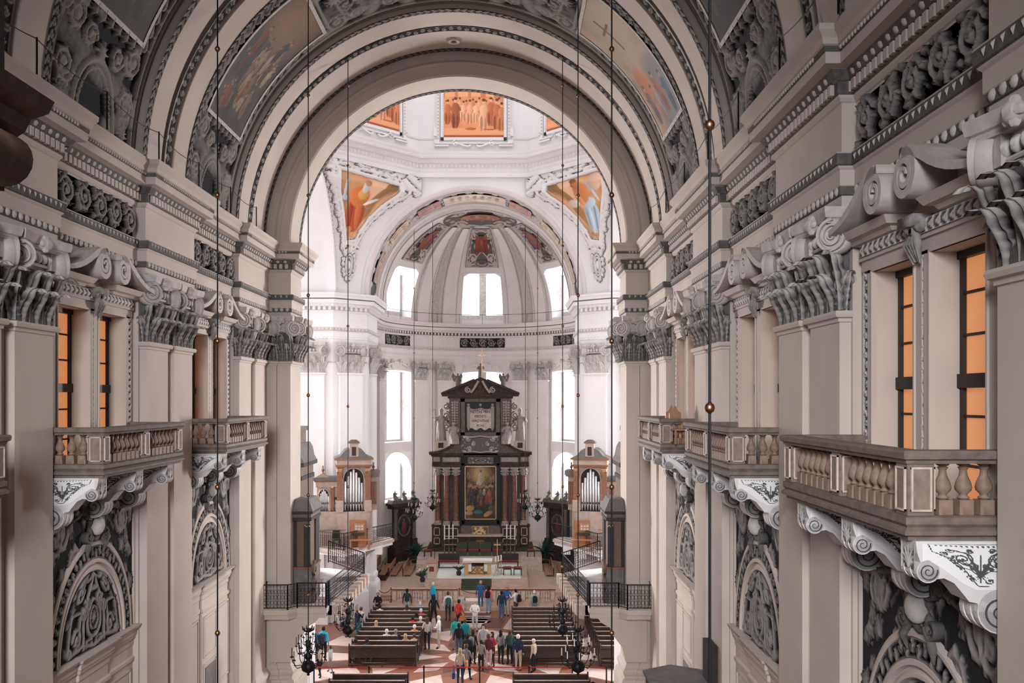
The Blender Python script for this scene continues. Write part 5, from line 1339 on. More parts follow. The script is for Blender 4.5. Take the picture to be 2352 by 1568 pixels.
# choir benches along the presbytery walls
def choir_bench(x, sg, lab):
    t = tag(empty('choir_bench', (x, 63.4, .36)), lab, 'bench', 'choir benches along the presbytery')
    link('seat', G().box(-.24, .24, -2.0, 2.0, .40, .47).mesh('seat', 'bench_wood'), t); link('backrest', G().box(sg*.30, sg*.36, -2.0, 2.0, .55, .92).mesh('backrest', 'bench_wood'), t)
    for y in (-1.9, 0, 1.9): link('leg', G().box(-.2, .2, y-.04, y+.04, 0, .4).mesh('leg', 'pew_wood'), t)
    for y in (-1.95, 1.95): link('back_post', G().box(sg*.29, sg*.35, y-.05, y+.05, 0, .9).mesh('back_post', 'pew_wood'), t)
for sg, nm in ((-1, 'by the wooden stall front'), (1, 'across from the wooden stall front')):
    for x, w_ in ((5.0, 'inner'), (6.0, 'middle'), (6.78, 'outer')): choir_bench(sg*x, sg, 'pale wooden choir bench, %s row, %s' % (w_, nm))
t = tag(empty('choir_stall', (-7.5, 62.0, .36)), 'tall closed wooden stall front behind the choir benches', 'choir stall')
link('front', G().box(-.2, .25, -3.2, 2.2, 0, 1.5).mesh('front', 'bench_wood'), t); link('ledge', G().box(-.22, .35, -3.25, 2.25, 1.5, 1.58).mesh('ledge', 'bench_wood'), t)
for k in range(5): link('panel', G().box(.25, .28, -3.0+k*1.04, -2.2+k*1.04, .2, 1.35).mesh('panel', 'organ_trim'), t)
# potted palms and flowers
def palm(x, y, z, H, lab, seed, nf=26, pot=True):
    rs = np.random.RandomState(seed); t = tag(empty('potted_palm', (x, y, z)), lab, 'plant', 'plants of the choir')
    link('pot', G().lathe([(0, 0), (.22, 0), (.30, .42), (.33, .45), (.28, .45), (0, .40)], 14).mesh('pot', 'organ_dark'), t)
    link('stem', G().tube([(0, 0, .4), (.02, .01, H*.5)], .05, 6).mesh('stem', 'leaf_green'), t)
    for k in range(nf):
        a = rs.rand()*2*PI; e = .3+1.1*rs.rand(); L = H*(.35+.3*rs.rand()); P = []
        for i in range(7):
            q = i/6; r = L*q*math.cos(e)*1.1; zz = H*.45+L*q*math.sin(e)-L*.55*q*q*math.cos(e); P.append((r*math.cos(a), r*math.sin(a), zz))
        P = np.array(P); pe = np.array([-math.sin(a), math.cos(a), 0]); w_ = .16*np.sin(PI*np.linspace(.08, 1, 7))**.7
        q = np.stack([P-pe*w_[:, None], P+np.array([0, 0, .03]), P+pe*w_[:, None]], 1)
        link('leaf', G().grid(q).mesh('leaf', 'leaf_green'), t)
palm(-4.95, 66.6, .36, 2.2, 'dark green potted palm at the foot of the high altar by the side altar', 1); palm(4.95, 66.4, .36, 2.4, 'dark green potted palm at the foot of the high altar behind the small stool', 2)
def bouquet(x, y, z, s, lab, seed):
    rs = np.random.RandomState(seed); t = tag(empty('flower_arrangement', (x, y, z)), lab, 'flowers', 'flowers in the choir')
    link('vase', G().lathe([(0, 0), (.14, 0), (.18, .2), (.1, .34), (0, .34)], 10).mesh('vase', 'organ_dark'), t)
    for k in range(14):
        a = rs.rand()*2*PI; e = .4+.9*rs.rand(); L = s*(.5+.5*rs.rand())
        tip = (L*math.cos(e)*math.cos(a), L*math.cos(e)*math.sin(a), .3+L*math.sin(e))
        link('leaf', G().tube([(0, 0, .3), (tip[0]*.6, tip[1]*.6, .3+(tip[2]-.3)*.75), tip], [.03, .06, .01], 5).mesh('leaf', 'leaf_green'), t)
        if k % 2 == 0: link('blossom', G().ball((tip[0]*.8, tip[1]*.8, tip[2]+.08), .075, 6).mesh('blossom', 'leaf_pale'), t)
bouquet(-3.6, 57.9, 1.02, .8, 'tall flower arrangement with pale blossoms beside the reading desk', 3); bouquet(-1.25, 59.1, 1.215, .55, 'spiky green arrangement on the carpet beside the golden altar table', 5)
# ------------------------------------------------------------------ statues
def statue_mesh(H=1.8, seated=False, mitre=False, wings=False, seed=0, m='statue_marble', arm=1):
    rs = np.random.RandomState(seed); n = 20
    A = np.linspace(0, 2*PI, n, endpoint=False); g = G()
    if seated: lev = [(0, .20, .30, -.22), (.12, .20, .30, -.20), (.26, .21, .26, -.14), (.34, .20, .22, -.04), (.42, .17, .14, .02), (.55, .15, .11, .04), (.66, .18, .11, .05), (.72, .16, .09, .05), (.765, .055, .055, .04), (.80, .05, .05, .03)]
    else: lev = [(0, .17, .14, 0), (.1, .16, .13, 0), (.28, .155, .13, -.01), (.45, .15, .12, 0), (.55, .125, .10, .01), (.68, .145, .10, .01), (.78, .15, .09, .01), (.82, .12, .075, .01), (.845, .05, .045, 0), (.87, .045, .045, 0)]
    P = np.zeros((n+1, len(lev), 3)); ph = rs.rand()*6
    for j, (z, rx, ry, oy) in enumerate(lev):
        f = 1+(.13*np.cos(7*A+ph+z*3)+.07*np.cos(11*A+ph*2))*max(0, 1-z*1.35)
        P[:n, j] = np.stack([rx*f*np.cos(A), oy+ry*f*np.sin(A), np.full(n, z)], -1)
    P[n] = P[0]; g.grid(P*H)
    hz = (.86 if seated else .925)
    g.ball((0, -.01*H, hz*H), .066*H, 10, sz=1.2)
    if mitre: g.prism([(-.06*H, (hz+.04)*H), (.06*H, (hz+.04)*H), (.07*H, (hz+.10)*H), (0, (hz+.19)*H), (-.07*H, (hz+.10)*H)], -.05*H, .03*H, 'xz')
    sh = .70 if seated else .79
    for sg in (-1, 1):
        e = .18 if sg == arm else .12
        pts = [(sg*.13*H, 0, sh*H), (sg*.22*H, -.03*H, (sh-.15)*H), (sg*e*1.1*H, -.16*H, (sh-.17+(.10 if sg == arm else -.02))*H), (sg*e*1.15*H, -.2*H, (sh-.15+(.14 if sg == arm else -.02))*H)]
        g.tube(pts, [.06*H, .055*H, .042*H, .03*H], 7); g.ball(pts[-1], .035*H, 6)
    if mitre: g.tube([(arm*.24*H, -.2*H, 0), (arm*.25*H, -.2*H, 1.0*H)]+[(arm*(.25*H+.05*H-.05*H*math.cos(a)), -.2*H, 1.0*H+.06*H*math.sin(a)) for a in np.linspace(.3, 4.2, 8)], .014*H, 6)
    if wings:
        for sg in (-1, 1): g.add([(sg*.05*H, .08*H, .75*H), (sg*.30*H, .16*H, 1.02*H), (sg*.38*H, .18*H, .8*H), (sg*.26*H, .15*H, .45*H), (sg*.08*H, .10*H, .45*H), (sg*.2*H, .18*H, .72*H)], [(0, 1, 5), (1, 2, 5), (2, 3, 5), (3, 4, 5), (4, 0, 5)])
    return g.mesh('figure', m, smooth=True, angle=60)
# ------------------------------------------------------------------ high altar
YH = 66.9
ha = tag(empty('high_altar', (0, YH, 1.55)), 'towering dark marble high altar with red columns and a resurrection painting', 'altar')
Z0 = 1.55
def hb(nm, m, *bs):
    g = G()
    for (x0, x1, y0, y1, z0, z1) in bs: g.box(x0, x1, y0, y1, z0-Z0, z1-Z0)
    return link(nm, g.mesh(nm, m), ha)
hb('base_step', 'marble_dark', (-4.05, 4.05, -.6, 2.2, 1.55, 1.85)); hb('back_wall', 'marble_grey', (-3.5, 3.5, .9, 2.1, 1.8, 8.9))
for sg in (-1, 1):
    a, b = sorted((sg*1.5, sg*2.98)); c, d = sorted((sg*2.98, sg*3.75))
    p = hb('pedestal', 'marble_dark', (a, b, -.15, .95, 1.85, 3.42), (c, d, .25, 1.0, 1.85, 3.42))
    for (x0, x1, y) in ((a+.2, b-.2, -.15), (c+.14, d-.14, .25)):
        for (z0, z1) in ((1.98, 2.5), (2.62, 3.28)):
            f_ = G(); 
            for q in ((x0, x1, z0, z0+.06), (x0, x1, z1-.06, z1), (x0, x0+.06, z0, z1), (x1-.06, x1, z0, z1)): f_.box(q[0], q[1], y-.03, y, q[2]-Z0, q[3]-Z0)
            link('panel_border', f_.mesh('panel_border', 'marble_cream'), p)
    hb('pedestal_cornice', 'marble_dark', (a-.05, b+.05, -.22, 1.0, 3.36, 3.46), (c-.03, d+.06, .18, 1.0, 3.36, 3.46))
    for x, y in ((1.89, .15), (2.61, .15), (3.3, .55)):
        cc = link('column', G().lathe([(.24, 1.93+.3), (.22, 2.3), (.225, 3.0), (.205, 5.1), (.195, 5.72)], 16).mesh('column', 'marble_red', smooth=True), ha, (sg*x, y, 0))
        link('column_base', G().box(-.29, .29, -.29, .29, 1.9, 2.0).lathe([(.28, 2.0), (.3, 2.06), (.25, 2.1), (.27, 2.18), (.24, 2.24)], 14).mesh('column_base', 'statue_marble'), cc)
        cp = G().lathe([(.21, 5.72), (.24, 5.75), (.22, 5.85), (.25, 6.1), (.32, 6.27)], 14).box(-.33, .33, -.33, .33, 6.27, 6.38)
        for k in range(8):
            for z, r in ((5.85, .26), (6.05, .29)): cp.ball((r*math.cos(k*PI/4+z*3), r*math.sin(k*PI/4+z*3), z), .085, 6)
        link('column_capital', cp.mesh('column_capital', 'statue_marble', smooth=True, angle=50), cc)
    hb('entablature', 'marble_dark', (a-.02, b+.02, -.12, 1.0, 7.94, 8.28), (c, d-.02, .28, 1.0, 7.94, 8.28), (a-.06, b+.06, -.16, 1.0, 8.22, 8.30))
    hb('frieze_block', 'marble_grey', (a+.02, b-.02, -.10, 1.0, 8.3, 8.74), (c+.02, d-.06, .30, 1.0, 8.3, 8.74))
    hb('frieze_panel', 'statue_marble', (a+.12, b-.12, -.14, -.1, 8.36, 8.68), (c+.12, d-.16, .26, .3, 8.36, 8.68))
    # swooping half pediment
    prof = [(1.35, 9.05)]+[(1.5+2.45*t, 10.25-1.15*(1-(1-t)**2)) for t in np.linspace(0, 1, 12)]+[(3.95, 9.0)]
    low = [(x, max(9.0, z-.22)) for x, z in prof[1:-1]][::-1]
    g = G().prism([(sg*x, z-Z0) for x, z in prof[1:-1]+low], -.25, .9, 'xz'); link('swept_pediment', g.mesh('swept_pediment', 'marble_dark'), ha)
    g = G().prism([(sg*x, z-Z0) for x, z in [(1.5, 9.0), (3.3, 9.0), (2.6, 9.2), (1.5, 10.0)]], -.05, .8, 'xz'); link('pediment_field', g.mesh('pediment_field', 'marble_grey'), ha)
    hb('statue_plinth', 'marble_cream', (min(sg*2.55, sg*3.5), max(sg*2.55, sg*3.5), .2, .9, 9.15, 9.95)); hb('plinth_panel', 'marble_dark', (min(sg*2.85, sg*3.25), max(sg*2.85, sg*3.25), .17, .2, 9.4, 9.8))
    # upper storey piers
    e, f = sorted((sg*1.55, sg*2.4)); hb('upper_pier', 'marble_grey', (e, f, 0, .9, 9.9, 13.3))
    g = G()
    for k in range(9):
        for j in (-1, 0, 1): g.ball((sg*1.97+j*.17, -.05, 12.9-k*.2-Z0), .13-.004*k-.03*abs(j), 7)
    link('fruit_garland', stuff(link('fruit_garland', g.mesh('fruit_garland', 'statue_marble', smooth=True), ha)).data, ha) if False else stuff(link('fruit_garland', g.mesh('fruit_garland', 'statue_marble', smooth=True), ha))
    q = G()
    for cz, r in ((12.6, .26), (11.9, .30), (11.0, .34)): ribbon(q, [(x_*sg+sg*2.62, z_+cz-Z0) for x_, z_ in spiral_pts(r, 1.6, 26)], .10, 0, .5)
    for v in q.v: v[:] = v[:, [1, 0, 2]]
    link('side_scroll', q.mesh('side_scroll', 'statue_bronze'), ha, (0, .2, 0))
hb('cornice', 'marble_dark', (-3.95, 3.95, .1, 1.0, 8.86, 9.0), (-3.05, -1.3, -.3, .6, 8.8, 9.0), (1.3, 3.05, -.3, .6, 8.8, 9.0), (-3.8, 3.8, .2, 1.0, 8.74, 8.88), (-1.4, 1.4, .1, .9, 8.7, 9.0))
hb('upper_wall', 'marble_dark', (-2.35, 2.35, .3, 1.0, 9.0, 13.35)); hb('altar_niche', 'marble_black', (-1.62, 1.62, .35, .95, 3.4, 8.72))
pj = []
for (x0, x1, z0, z1) in ((-1.45, 1.45, 3.55, 3.8), (-1.45, 1.45, 8.05, 8.2), (-1.45, -1.25, 3.55, 8.2), (1.25, 1.45, 3.55, 8.2)): pj.append((x0, x1, .25, .36, z0, z1))
hb('painting_frame', 'marble_black', *pj)
gf = []
for (x0, x1, z0, z1) in ((-1.22, 1.22, 3.87, 3.93), (-1.22, 1.22, 7.94, 8.0), (-1.22, -1.16, 3.87, 8.0), (1.16, 1.22, 3.87, 8.0)): gf.append((x0, x1, .29, .35, z0, z1))
hb('gilt_frame', 'gold', *gf)
P = Paint(80, 130, (.12, .085, .06), 77, .5)
P.ell(.5, .85, .48, .24, (.50, .33, .17), soft=.9); P.ell(.5, .86, .25, .18, (.66, .46, .25), soft=.8)
P.figure(.48, .64, .30, (.62, .54, .44), (.58, .38, .25), .04, .56); P.ell(.46, .70, .12, .07, (.64, .58, .48), .6)
for x in (.1, .16, .84, .92, .76): P.figure(x, .72+.05*math.sin(x*20), .16, (.42, .25, .14), (.5, .33, .22), 0, .56)
for k in range(26): P.figure(.08+.84*P.rs.rand(), .2+.42*P.rs.rand(), .13+.08*P.rs.rand(), [(.10,.08,.08),(.30,.20,.12),(.07,.08,.10),(.36,.14,.07)][k%4], (.40,.25,.16), .05*(P.rs.rand()-.5), .56)
for k in range(12): P.ell(.12+.07*k, .62+.02*math.sin(k*2), .05, .03, (.45, .28, .17))
for k, (x, y, h, c_) in enumerate(((.2, .36, .2, (.10, .09, .12)), (.35, .42, .18, (.07, .06, .06)), (.5, .4, .2, (.20, .19, .20)), (.62, .45, .16, (.52, .46, .38)), (.78, .34, .26, (.50, .16, .07)), (.9, .4, .2, (.12, .10, .07)), (.7, .28, .2, (.40, .10, .05)), (.3, .25, .2, (.06, .08, .09)))): P.figure(x, y, h, c_, (.42, .24, .14), 0, .56)
P.ell(.15, .20, .14, .06, (.60, .36, .16)); P.ell(.12, .11, .14, .04, (.62, .34, .18)); P.ell(.42, .13, .16, .04, (.05, .22, .22)); P.ell(.75, .10, .16, .05, (.60, .33, .15), .3); P.ell(.85, .2, .1, .06, (.14, .14, .11))
P.C *= .62
link('altar_painting', P.to_mesh('altar_painting', lambda U, V_: (-1.17+2.34*U, .32+0*U, 3.92-Z0+4.03*V_)), ha)
link('painting_crest', cartouche(2.0, .5, 3, 40).to(G(), lambda u, v, h: (-1+u, .24-h, 8.18-Z0+v), .12, flip=True).mesh('painting_crest', 'relief_stone', smooth=True, attr=True), ha)
link('scroll_panel', cartouche(3.0, 1.35, 8, 34, False).to(G(), lambda u, v, h: (-1.5+u, -.125-h, 9.02-Z0+v), .14, flip=True).mesh('scroll_panel', 'relief_stone', smooth=True, attr=True), ha)
hb('scroll_panel_back', 'marble_grey', (-1.5, 1.5, -.1, .4, 9.0, 10.38))
fr_ = []
for (x0, x1, z0, z1) in ((-1.5, 1.5, 10.35, 10.6), (-1.5, 1.5, 12.95, 13.2), (-1.5, -1.2, 10.35, 13.2), (1.2, 1.5, 10.35, 13.2)): fr_.append((x0, x1, .05, .4, z0, z1))
hb('inscription_frame', 'marble_grey', *fr_); hb('inscription_ground', 'marble_black', (-1.22, 1.22, .2, .35, 10.55, 13.0))
# parchment cloth held by three putti
U_, V_ = np.meshgrid(np.linspace(-.98, .98, 25), np.linspace(0, 1, 13), indexing='ij')
zc = 10.85+.08*np.cos(U_*9)*(1-V_)+(1.62-.12*np.sin((U_+.98)/1.96*2*PI)**2)*V_
clo = G().grid(np.stack([U_*(.92+.08*(1-V_)), .14+.03*np.cos(U_*14)*(.3+V_*.3), zc-Z0], -1), flip=True)
link('inscription_cloth', clo.mesh('inscription_cloth', 'marble_cream', smooth=True), ha)
g = G()
for x in (-.92, 0, .92): g.ball((x, .08, 12.72-Z0), .12, 8); 
for x in (-.92, .92): g.tube([(x, .1, 12.6-Z0), (x*1.04, .1, 11.9-Z0), (x*1.02, .1, 11.0-Z0), (x*.98, .1, 10.75-Z0)], [.14, .11, .12, .05], 8)
g.tube([(x, .08, 12.45-.12*abs(math.sin(x*3.4))-Z0) for x in np.linspace(-.9, .9, 15)], .07, 6)
link('drapery_putti', stuff(link('drapery_putti', g.mesh('drapery_putti', 'statue_marble', smooth=True), ha)).data, None) if False else stuff(link('drapery_putti', g.mesh('drapery_putti', 'statue_marble', smooth=True), ha))
mat('ink', (0.02, 0.015, 0.012), 0.8, var=0)
for i, (tx, sz) in enumerate((('NOTAS MIHI', .27), ('FECISTI', .27), ('VIAS VITAE', .27), ('PS. XV.', .2))):
    cu = bpy.data.curves.new('inscription', 'FONT'); cu.body = tx; cu.size = sz; cu.align_x = 'CENTER'; cu.extrude = .004; cu.materials.append(MATS['ink'])
    o = bpy.data.objects.new('tmp', cu); COL.objects.link(o); me = bpy.data.meshes.new_from_object(o.evaluated_get(bpy.context.evaluated_depsgraph_get())); bpy.data.objects.remove(o)
    link('inscription', me, ha, (0, .085, 12.08-i*.34-Z0), (PI/2, 0, 0))
hb('upper_cornice', 'marble_dark', (-2.5, 2.5, -.1, .95, 13.2, 13.36), (-2.95, 2.95, -.3, 1.0, 13.36, 13.52))
link('top_pediment', G().prism([(-2.95, 13.52-Z0), (2.95, 13.52-Z0), (2.95, 13.62-Z0), (0, 14.85-Z0), (-2.95, 13.62-Z0)], -.1, .9, 'xz').mesh('top_pediment', 'marble_dark'), ha)
for sg in (-1, 1): link('raking_cornice', G().prism([(sg*x, z-Z0) for x, z in ((3.0, 13.5), (3.0, 13.66), (.5, 14.72), (.5, 14.5))], -.32, .9, 'xz').mesh('raking_cornice', 'marble_dark'), ha)
q = G()
for sg in (-1, 1): ribbon(q, [(sg*.95+a, 13.86-Z0+b) for a, b in spiral_pts(.24, 1.6, 26)], .08, 0, .2); ribbon(q, [(sg*(.75-.6*t), 13.66+.9*t**1.3-Z0) for t in np.linspace(0, 1, 8)], .16, 0, .2)
for v in q.v: v[:] = v[:, [1, 0, 2]]
link('pediment_scroll', q.mesh('pediment_scroll', 'statue_marble'), ha, (0, -.3, 0))
hb('mensa', 'marble_dark', (-1.6, 1.6, -.9, .4, 1.85, 2.75)); hb('mensa_top', 'marble_cream', (-1.75, 1.75, -1.0, .4, 2.75, 2.85)); hb('gradine', 'marble_grey', (-1.5, 1.5, -.2, .4, 2.85, 3.45))
link('tabernacle', rinceau(1.2, 1.35, 3, 30).to(G(), lambda u, v, h: (-.6+u, -.35-h, 2.05-Z0+v), .05, flip=True).mesh('tabernacle', 'relief_gold', smooth=True, attr=True), ha); hb('tabernacle_case', 'gold', (-.62, .62, -.34, .3, 2.85, 3.44))
hb('tabernacle_door', 'organ_trim', (-.3, .3, -1.06, -.98, 1.85, 2.5))
def statue(x, y, z, rz, lab, grp, **k):
    t = tag(empty('statue', (x, y, z), rz), lab, 'statue', grp); link('figure', statue_mesh(**k), t)
statue(-3.05, YH+.45, 9.95, .3, 'mitred marble bishop statue with crozier, lectern side of the altar', 'statues on the high altar', H=2.3, mitre=True, seed=1, arm=-1); statue(3.05, YH+.45, 9.95, -.3, 'mitred marble bishop statue with crozier, red stool side of the altar', 'statues on the high altar', H=2.3, mitre=True, seed=2, arm=1)
statue(-2.05, YH-.2, 9.75, .2, 'seated marble figure on the altar pediment next to the lectern-side bishop', 'statues on the high altar', H=1.75, seated=True, seed=3, arm=-1); statue(2.05, YH-.2, 9.75, -.2, 'seated marble figure on the altar pediment next to the stool-side bishop', 'statues on the high altar', H=1.75, seated=True, seed=4)
statue(-1.75, YH+.2, 14.0, .3, 'small winged angel on top of the altar, lectern side', 'statues on the high altar', H=1.15, wings=True, seed=5, m='statue_bronze', arm=-1); statue(1.75, YH+.2, 14.0, -.3, 'small winged angel on top of the altar, side of the red stools', 'statues on the high altar', H=1.15, wings=True, seed=6, m='statue_bronze')
statue(0, YH+.2, 14.8, 0, 'bronze figure beside the golden cross at the peak of the altar', 'statues on the high altar', H=1.1, seed=7, m='statue_bronze')
t = tag(empty('gilded_cross', (.12, YH-.1, 14.8)), 'slim golden cross rising from the peak of the high altar', 'cross')
link('shaft', G().box(-.035, .035, -.03, .03, 0, 2.2).mesh('shaft', 'gold'), t); link('crossbar', G().box(-.32, .32, -.03, .03, 1.7, 1.78).mesh('crossbar', 'gold'), t)
# ------------------------------------------------------------------ side altars beside the choir
for sg, lab in ((-1, 'dark side altar with an oval picture, next to the organ with two pipe fields'), (1, 'dark side altar half hidden by the organ gallery with the orange console')):
    t = tag(empty('side_altar', (sg*6.0, 67.9, .36), sg*-.75), lab, 'altar', 'side altars')
    B = lambda nm, m, *bs: link(nm, (lambda g: [g.box(*b) for b in bs] and g)(G()).mesh(nm, m), t)
    B('mensa', 'marble_dark', (-1.2, 1.2, -.5, .5, 0, 1.3)); B('pedestal', 'marble_dark', (-1.1, -.65, -.3, .4, 1.3, 1.9), (.65, 1.1, -.3, .4, 1.3, 1.9)); B('back_panel', 'marble_dark', (-.85, .85, 0, .4, 1.3, 4.3))
    A = np.linspace(0, 2*PI, 29)[:-1]
    link('oval_frame', G().tube([(.58*math.cos(a), -.02, 2.95+.82*math.sin(a)) for a in A], .08, 6, closed=True).mesh('oval_frame', 'marble_grey'), t)
    P = Paint(24, 30, (.05, .045, .05), 5, .4); P.figure(.5, .05, .85, (.22, .05, .05), (.3, .18, .12), 0, .8)
    link('oval_painting', P.to_mesh('oval_painting', lambda U, V_: ((U-.5)*1.16*np.sqrt(np.clip(1-((V_-.5)*2)**2, 0, 1)), -.03+0*U, 2.13+1.64*V_)), t)
    for x in (-.88, .88): link('column', G().lathe([(.16, 1.9), (.14, 2.0), (.13, 4.0), (.2, 4.25), (.2, 4.3)], 12).mesh('column', 'marble_grey', smooth=True), t, (x, -.15, 0))
    B('cornice', 'marble_dark', (-1.2, 1.2, -.4, .5, 4.3, 4.55), (-1.35, 1.35, -.5, .5, 4.55, 4.72))
    link('pediment', G().prism([(-1.35, 4.72), (1.35, 4.72), (1.2, 5.0), (.5, 5.15), (.4, 4.95), (-.4, 4.95), (-.5, 5.15), (-1.2, 5.0)], -.3, .4, 'xz').mesh('pediment', 'statue_bronze'), t)
    for k, x in enumerate((-.85, 0, .85)): link('finial_figure', statue_mesh(H=.75, seated=True, seed=k, m='statue_bronze'), t, (x, 0, 5.0 if k != 1 else 4.95))
# ------------------------------------------------------------------ organs on the far crossing piers
def pipes(t, xs, zb, hs, r, y):
    for x, h in zip(xs, hs):
        p = link('pipe', G().lathe([(r*.25, 0), (r*.95, .35), (r, .37), (r, h), (r*.9, h+.01), (0, h)], 10).mesh('pipe', 'pipe_tin', smooth=True, angle=40), t, (x, y, zb))
        link('pipe_mouth', G().box(-r*.5, r*.5, -r*1.02, -r*.7, .40, .52).mesh('pipe_mouth', 'organ_dark'), p)
def arch_front(x0, x1, z0, zs_, y, m):
    """panel with a round-headed opening"""
    g = G(); c = (x0+x1)/2; r = (x1-x0)/2-.10; n = 14
    P = np.zeros((n+1, 2, 3))
    for i in range(n+1):
        a = PI*i/n; P[i, 0] = (c+r*math.cos(a), y, zs_+r*math.sin(a)); rr = min((x1-x0)/2/max(abs(math.cos(a)), 1e-6), (r+.2)/max(math.sin(a), 1e-6)); P[i, 1] = (c+rr*math.cos(a), y, zs_+rr*math.sin(a))
    g.grid(P); g.box(x0, x0+.10, y-.01, y+.1, z0, zs_); g.box(x1-.10, x1, y-.01, y+.1, z0, zs_)
    g.tube([(c+(r+.03)*math.cos(a), y-.02, zs_+(r+.03)*math.sin(a)) for a in np.linspace(0, PI, 15)], .05, 6)
    return g.mesh('arch_frame', m)
def organ(sg, lab):
    t = tag(empty('pipe_organ', (sg*6.75, 49.75, 4.8), 0, scale=(-sg, 1, 1)), lab, 'organ', 'organs on the crossing piers')
    t.rotation_euler = (0, 0, .22 if sg < 0 else -.22)
    B = lambda nm, m, *bs: [link(nm, G().box(*b).mesh(nm, m), t) for b in bs]
    B('base_panel', 'organ_wood', (-2.0, 1.05, .12, 1.3, 0, 1.95), (-.92, .92, 0, 1.0, 0, 1.95)); B('panel_seam', 'organ_side', (-1.95, -1.0, .10, .12, .9, .93), (-.9, -.45, -.02, 0, .9, .93), (.45, .9, -.02, 0, .9, .93))
    B('tower_case', 'organ_wood', (-.92, .92, .35, 1.3, 1.95, 5.0), (-.92, -.80, .1, .5, 1.95, 5.0), (.80, .92, .1, .5, 1.95, 5.0)); B('tower_void', 'organ_dark', (-.8, .8, .33, .36, 1.95, 4.4))
    link('arch_frame', arch_front(-.66, .66, 2.0, 3.85, .12, 'organ_wood'), t); B('spandrel_panel', 'organ_wood', (-.66, .66, .12, .3, 4.45, 4.75))
    for x in (-.80, .80):
        c = link('pilaster', G().box(-.15, .15, -.14, .1, 2.6, 4.5).mesh('pilaster', 'organ_trim'), t, (x, .05, 0)); link('pilaster_base', G().box(-.2, .2, -.2, .1, 1.95, 2.6).mesh('pilaster_base', 'organ_wood'), c)
        g = G()
        for k in range(9): g.ball((-.12+.06*(k % 5), -.15, 4.36-.08*(k//5)), .045, 6)
        link('pilaster_capital', g.mesh('pilaster_capital', 'gold'), c)
    pipes(t, [-.48, -.32, -.16, 0, .16, .32, .48], 1.95, [1.7, 2.0, 2.25, 2.5, 2.2, 1.9, 1.6], .075, .22)
    B('tower_cornice', 'organ_trim', (-1.02, 1.02, -.15, 1.35, 4.5, 4.62), (-1.1, 1.1, -.25, 1.4, 4.9, 5.0)); B('tower_frieze', 'organ_wood', (-.98, .98, -.1, 1.3, 4.62, 4.9))
    link('tower_roof', G().prism([(-1.1, 5.0), (1.1, 5.0), (.75, 5.15), (.5, 5.45), (.32, 5.55), (-.32, 5.55), (-.5, 5.45), (-.75, 5.15)], -.2, 1.3, 'xz').mesh('tower_roof', 'organ_roof'), t)
    B('tower_crest', 'organ_wood', (-.25, .25, -.22, .2, 5.1, 5.85)); B('crest_niche', 'organ_dark', (-.12, .12, -.24, -.2, 5.15, 5.65)); link('crest_cap', G().prism([(-.34, 5.85), (.34, 5.85), (.3, 5.95), (.15, 6.05), (-.15, 6.05), (-.3, 5.95)], -.28, .25, 'xz').mesh('crest_cap', 'organ_side'), t)
    # wings
    B('wing_case', 'organ_wood', (-2.05, -.92, .5, 1.3, 1.95, 3.65), (.92, 1.35, .5, 1.3, 1.95, 3.9)); B('wing_void', 'organ_dark', (-1.98, -1.12, .47, .52, 1.95, 3.3))
    link('arch_frame', arch_front(-2.02, -1.30, 1.95, 2.95, .38, 'organ_wood'), t); pipes(t, [-1.91+.083*k for k in range(7)], 1.95, [.85, 1.0, 1.12, 1.25, 1.14, 1.0, .85], .040, .44)
    B('wing_pilaster', 'organ_trim', (-1.30, -1.10, .30, .5, 2.0, 3.3), (1.0, 1.12, .3, .5, 2.3, 3.6), (1.2, 1.32, .35, .5, 2.3, 3.6)); B('small_field', 'organ_dark', (-1.10, -.93, .40, .45, 1.95, 2.75)); pipes(t, [-1.06, -1.01, -.96], 1.95, [.55, .65, .5], .022, .40)
    link('wing_crest', G().prism([(-2.2, 3.9), (-1.4, 3.9), (-1.75, 4.15)], .3, .8, 'xz').mesh('wing_crest', 'organ_wood'), t)
    for x, z in ((-1.72, 4.1), (1.15, 4.25)): link('urn_finial', G().lathe([(.08, 0), (.03, .08), (.09, .2), (.03, .32), (.05, .4), (0, .5)], 8).mesh('urn_finial', 'organ_trim'), t, (x, .5, z))
    B('wing_cornice', 'organ_trim', (-2.2, -.92, .2, 1.35, 3.65, 3.72), (.92, 1.45, .25, 1.35, 3.9, 3.98)); B('wing_frieze', 'organ_wood', (-2.12, -.92, .28, 1.3, 3.35, 3.65)); B('wing_top', 'organ_roof', (-2.28, -.92, .15, 1.38, 3.72, 3.9), (.92, 1.5, .2, 1.38, 3.98, 4.25))
    B('gilt_rosette', 'gold', (-2.0, -1.9, .26, .3, 3.42, 3.52), (-1.28, -1.12, .26, .3, 3.3, 3.4))
    # key desk, bench
    d = tag(empty('organ_console', (sg*6.35, 48.95, 4.8)), 'orange-brown organ key desk '+('next to the two pipe fields' if sg < 0 else 'on the gallery near the red stools'), 'organ console', 'organ key desks')
    link('cabinet', G().box(-.55, .35, .2, .6, 0, 1.5).mesh('cabinet', 'console_wood'), d); link('music_stand', G().box(-.25, .3, .12, .2, .95, 1.35).mesh('music_stand', 'bench_wood'), d); link('keyboard', G().box(-.4, .3, -.1, .2, .72, .84).mesh('keyboard', 'organ_dark'), d)
    for k in range(3):
        for j in range(2): link('grille_panel', G().box(-.2+.16*k, -.08+.16*k, .1, .12, 1.0+.16*j, 1.1+.16*j).mesh('grille_panel', 'marble_cream'), d)
    s_ = tag(empty('organ_bench', (sg*6.2, 48.55, 4.8)), 'low orange-brown organ bench '+('next to the two pipe fields' if sg < 0 else 'on the gallery near the red stools'), 'bench', 'organ benches')
    link('seat', G().box(-.6, .6, -.17, .17, .48, .54).mesh('seat', 'console_wood'), s_)
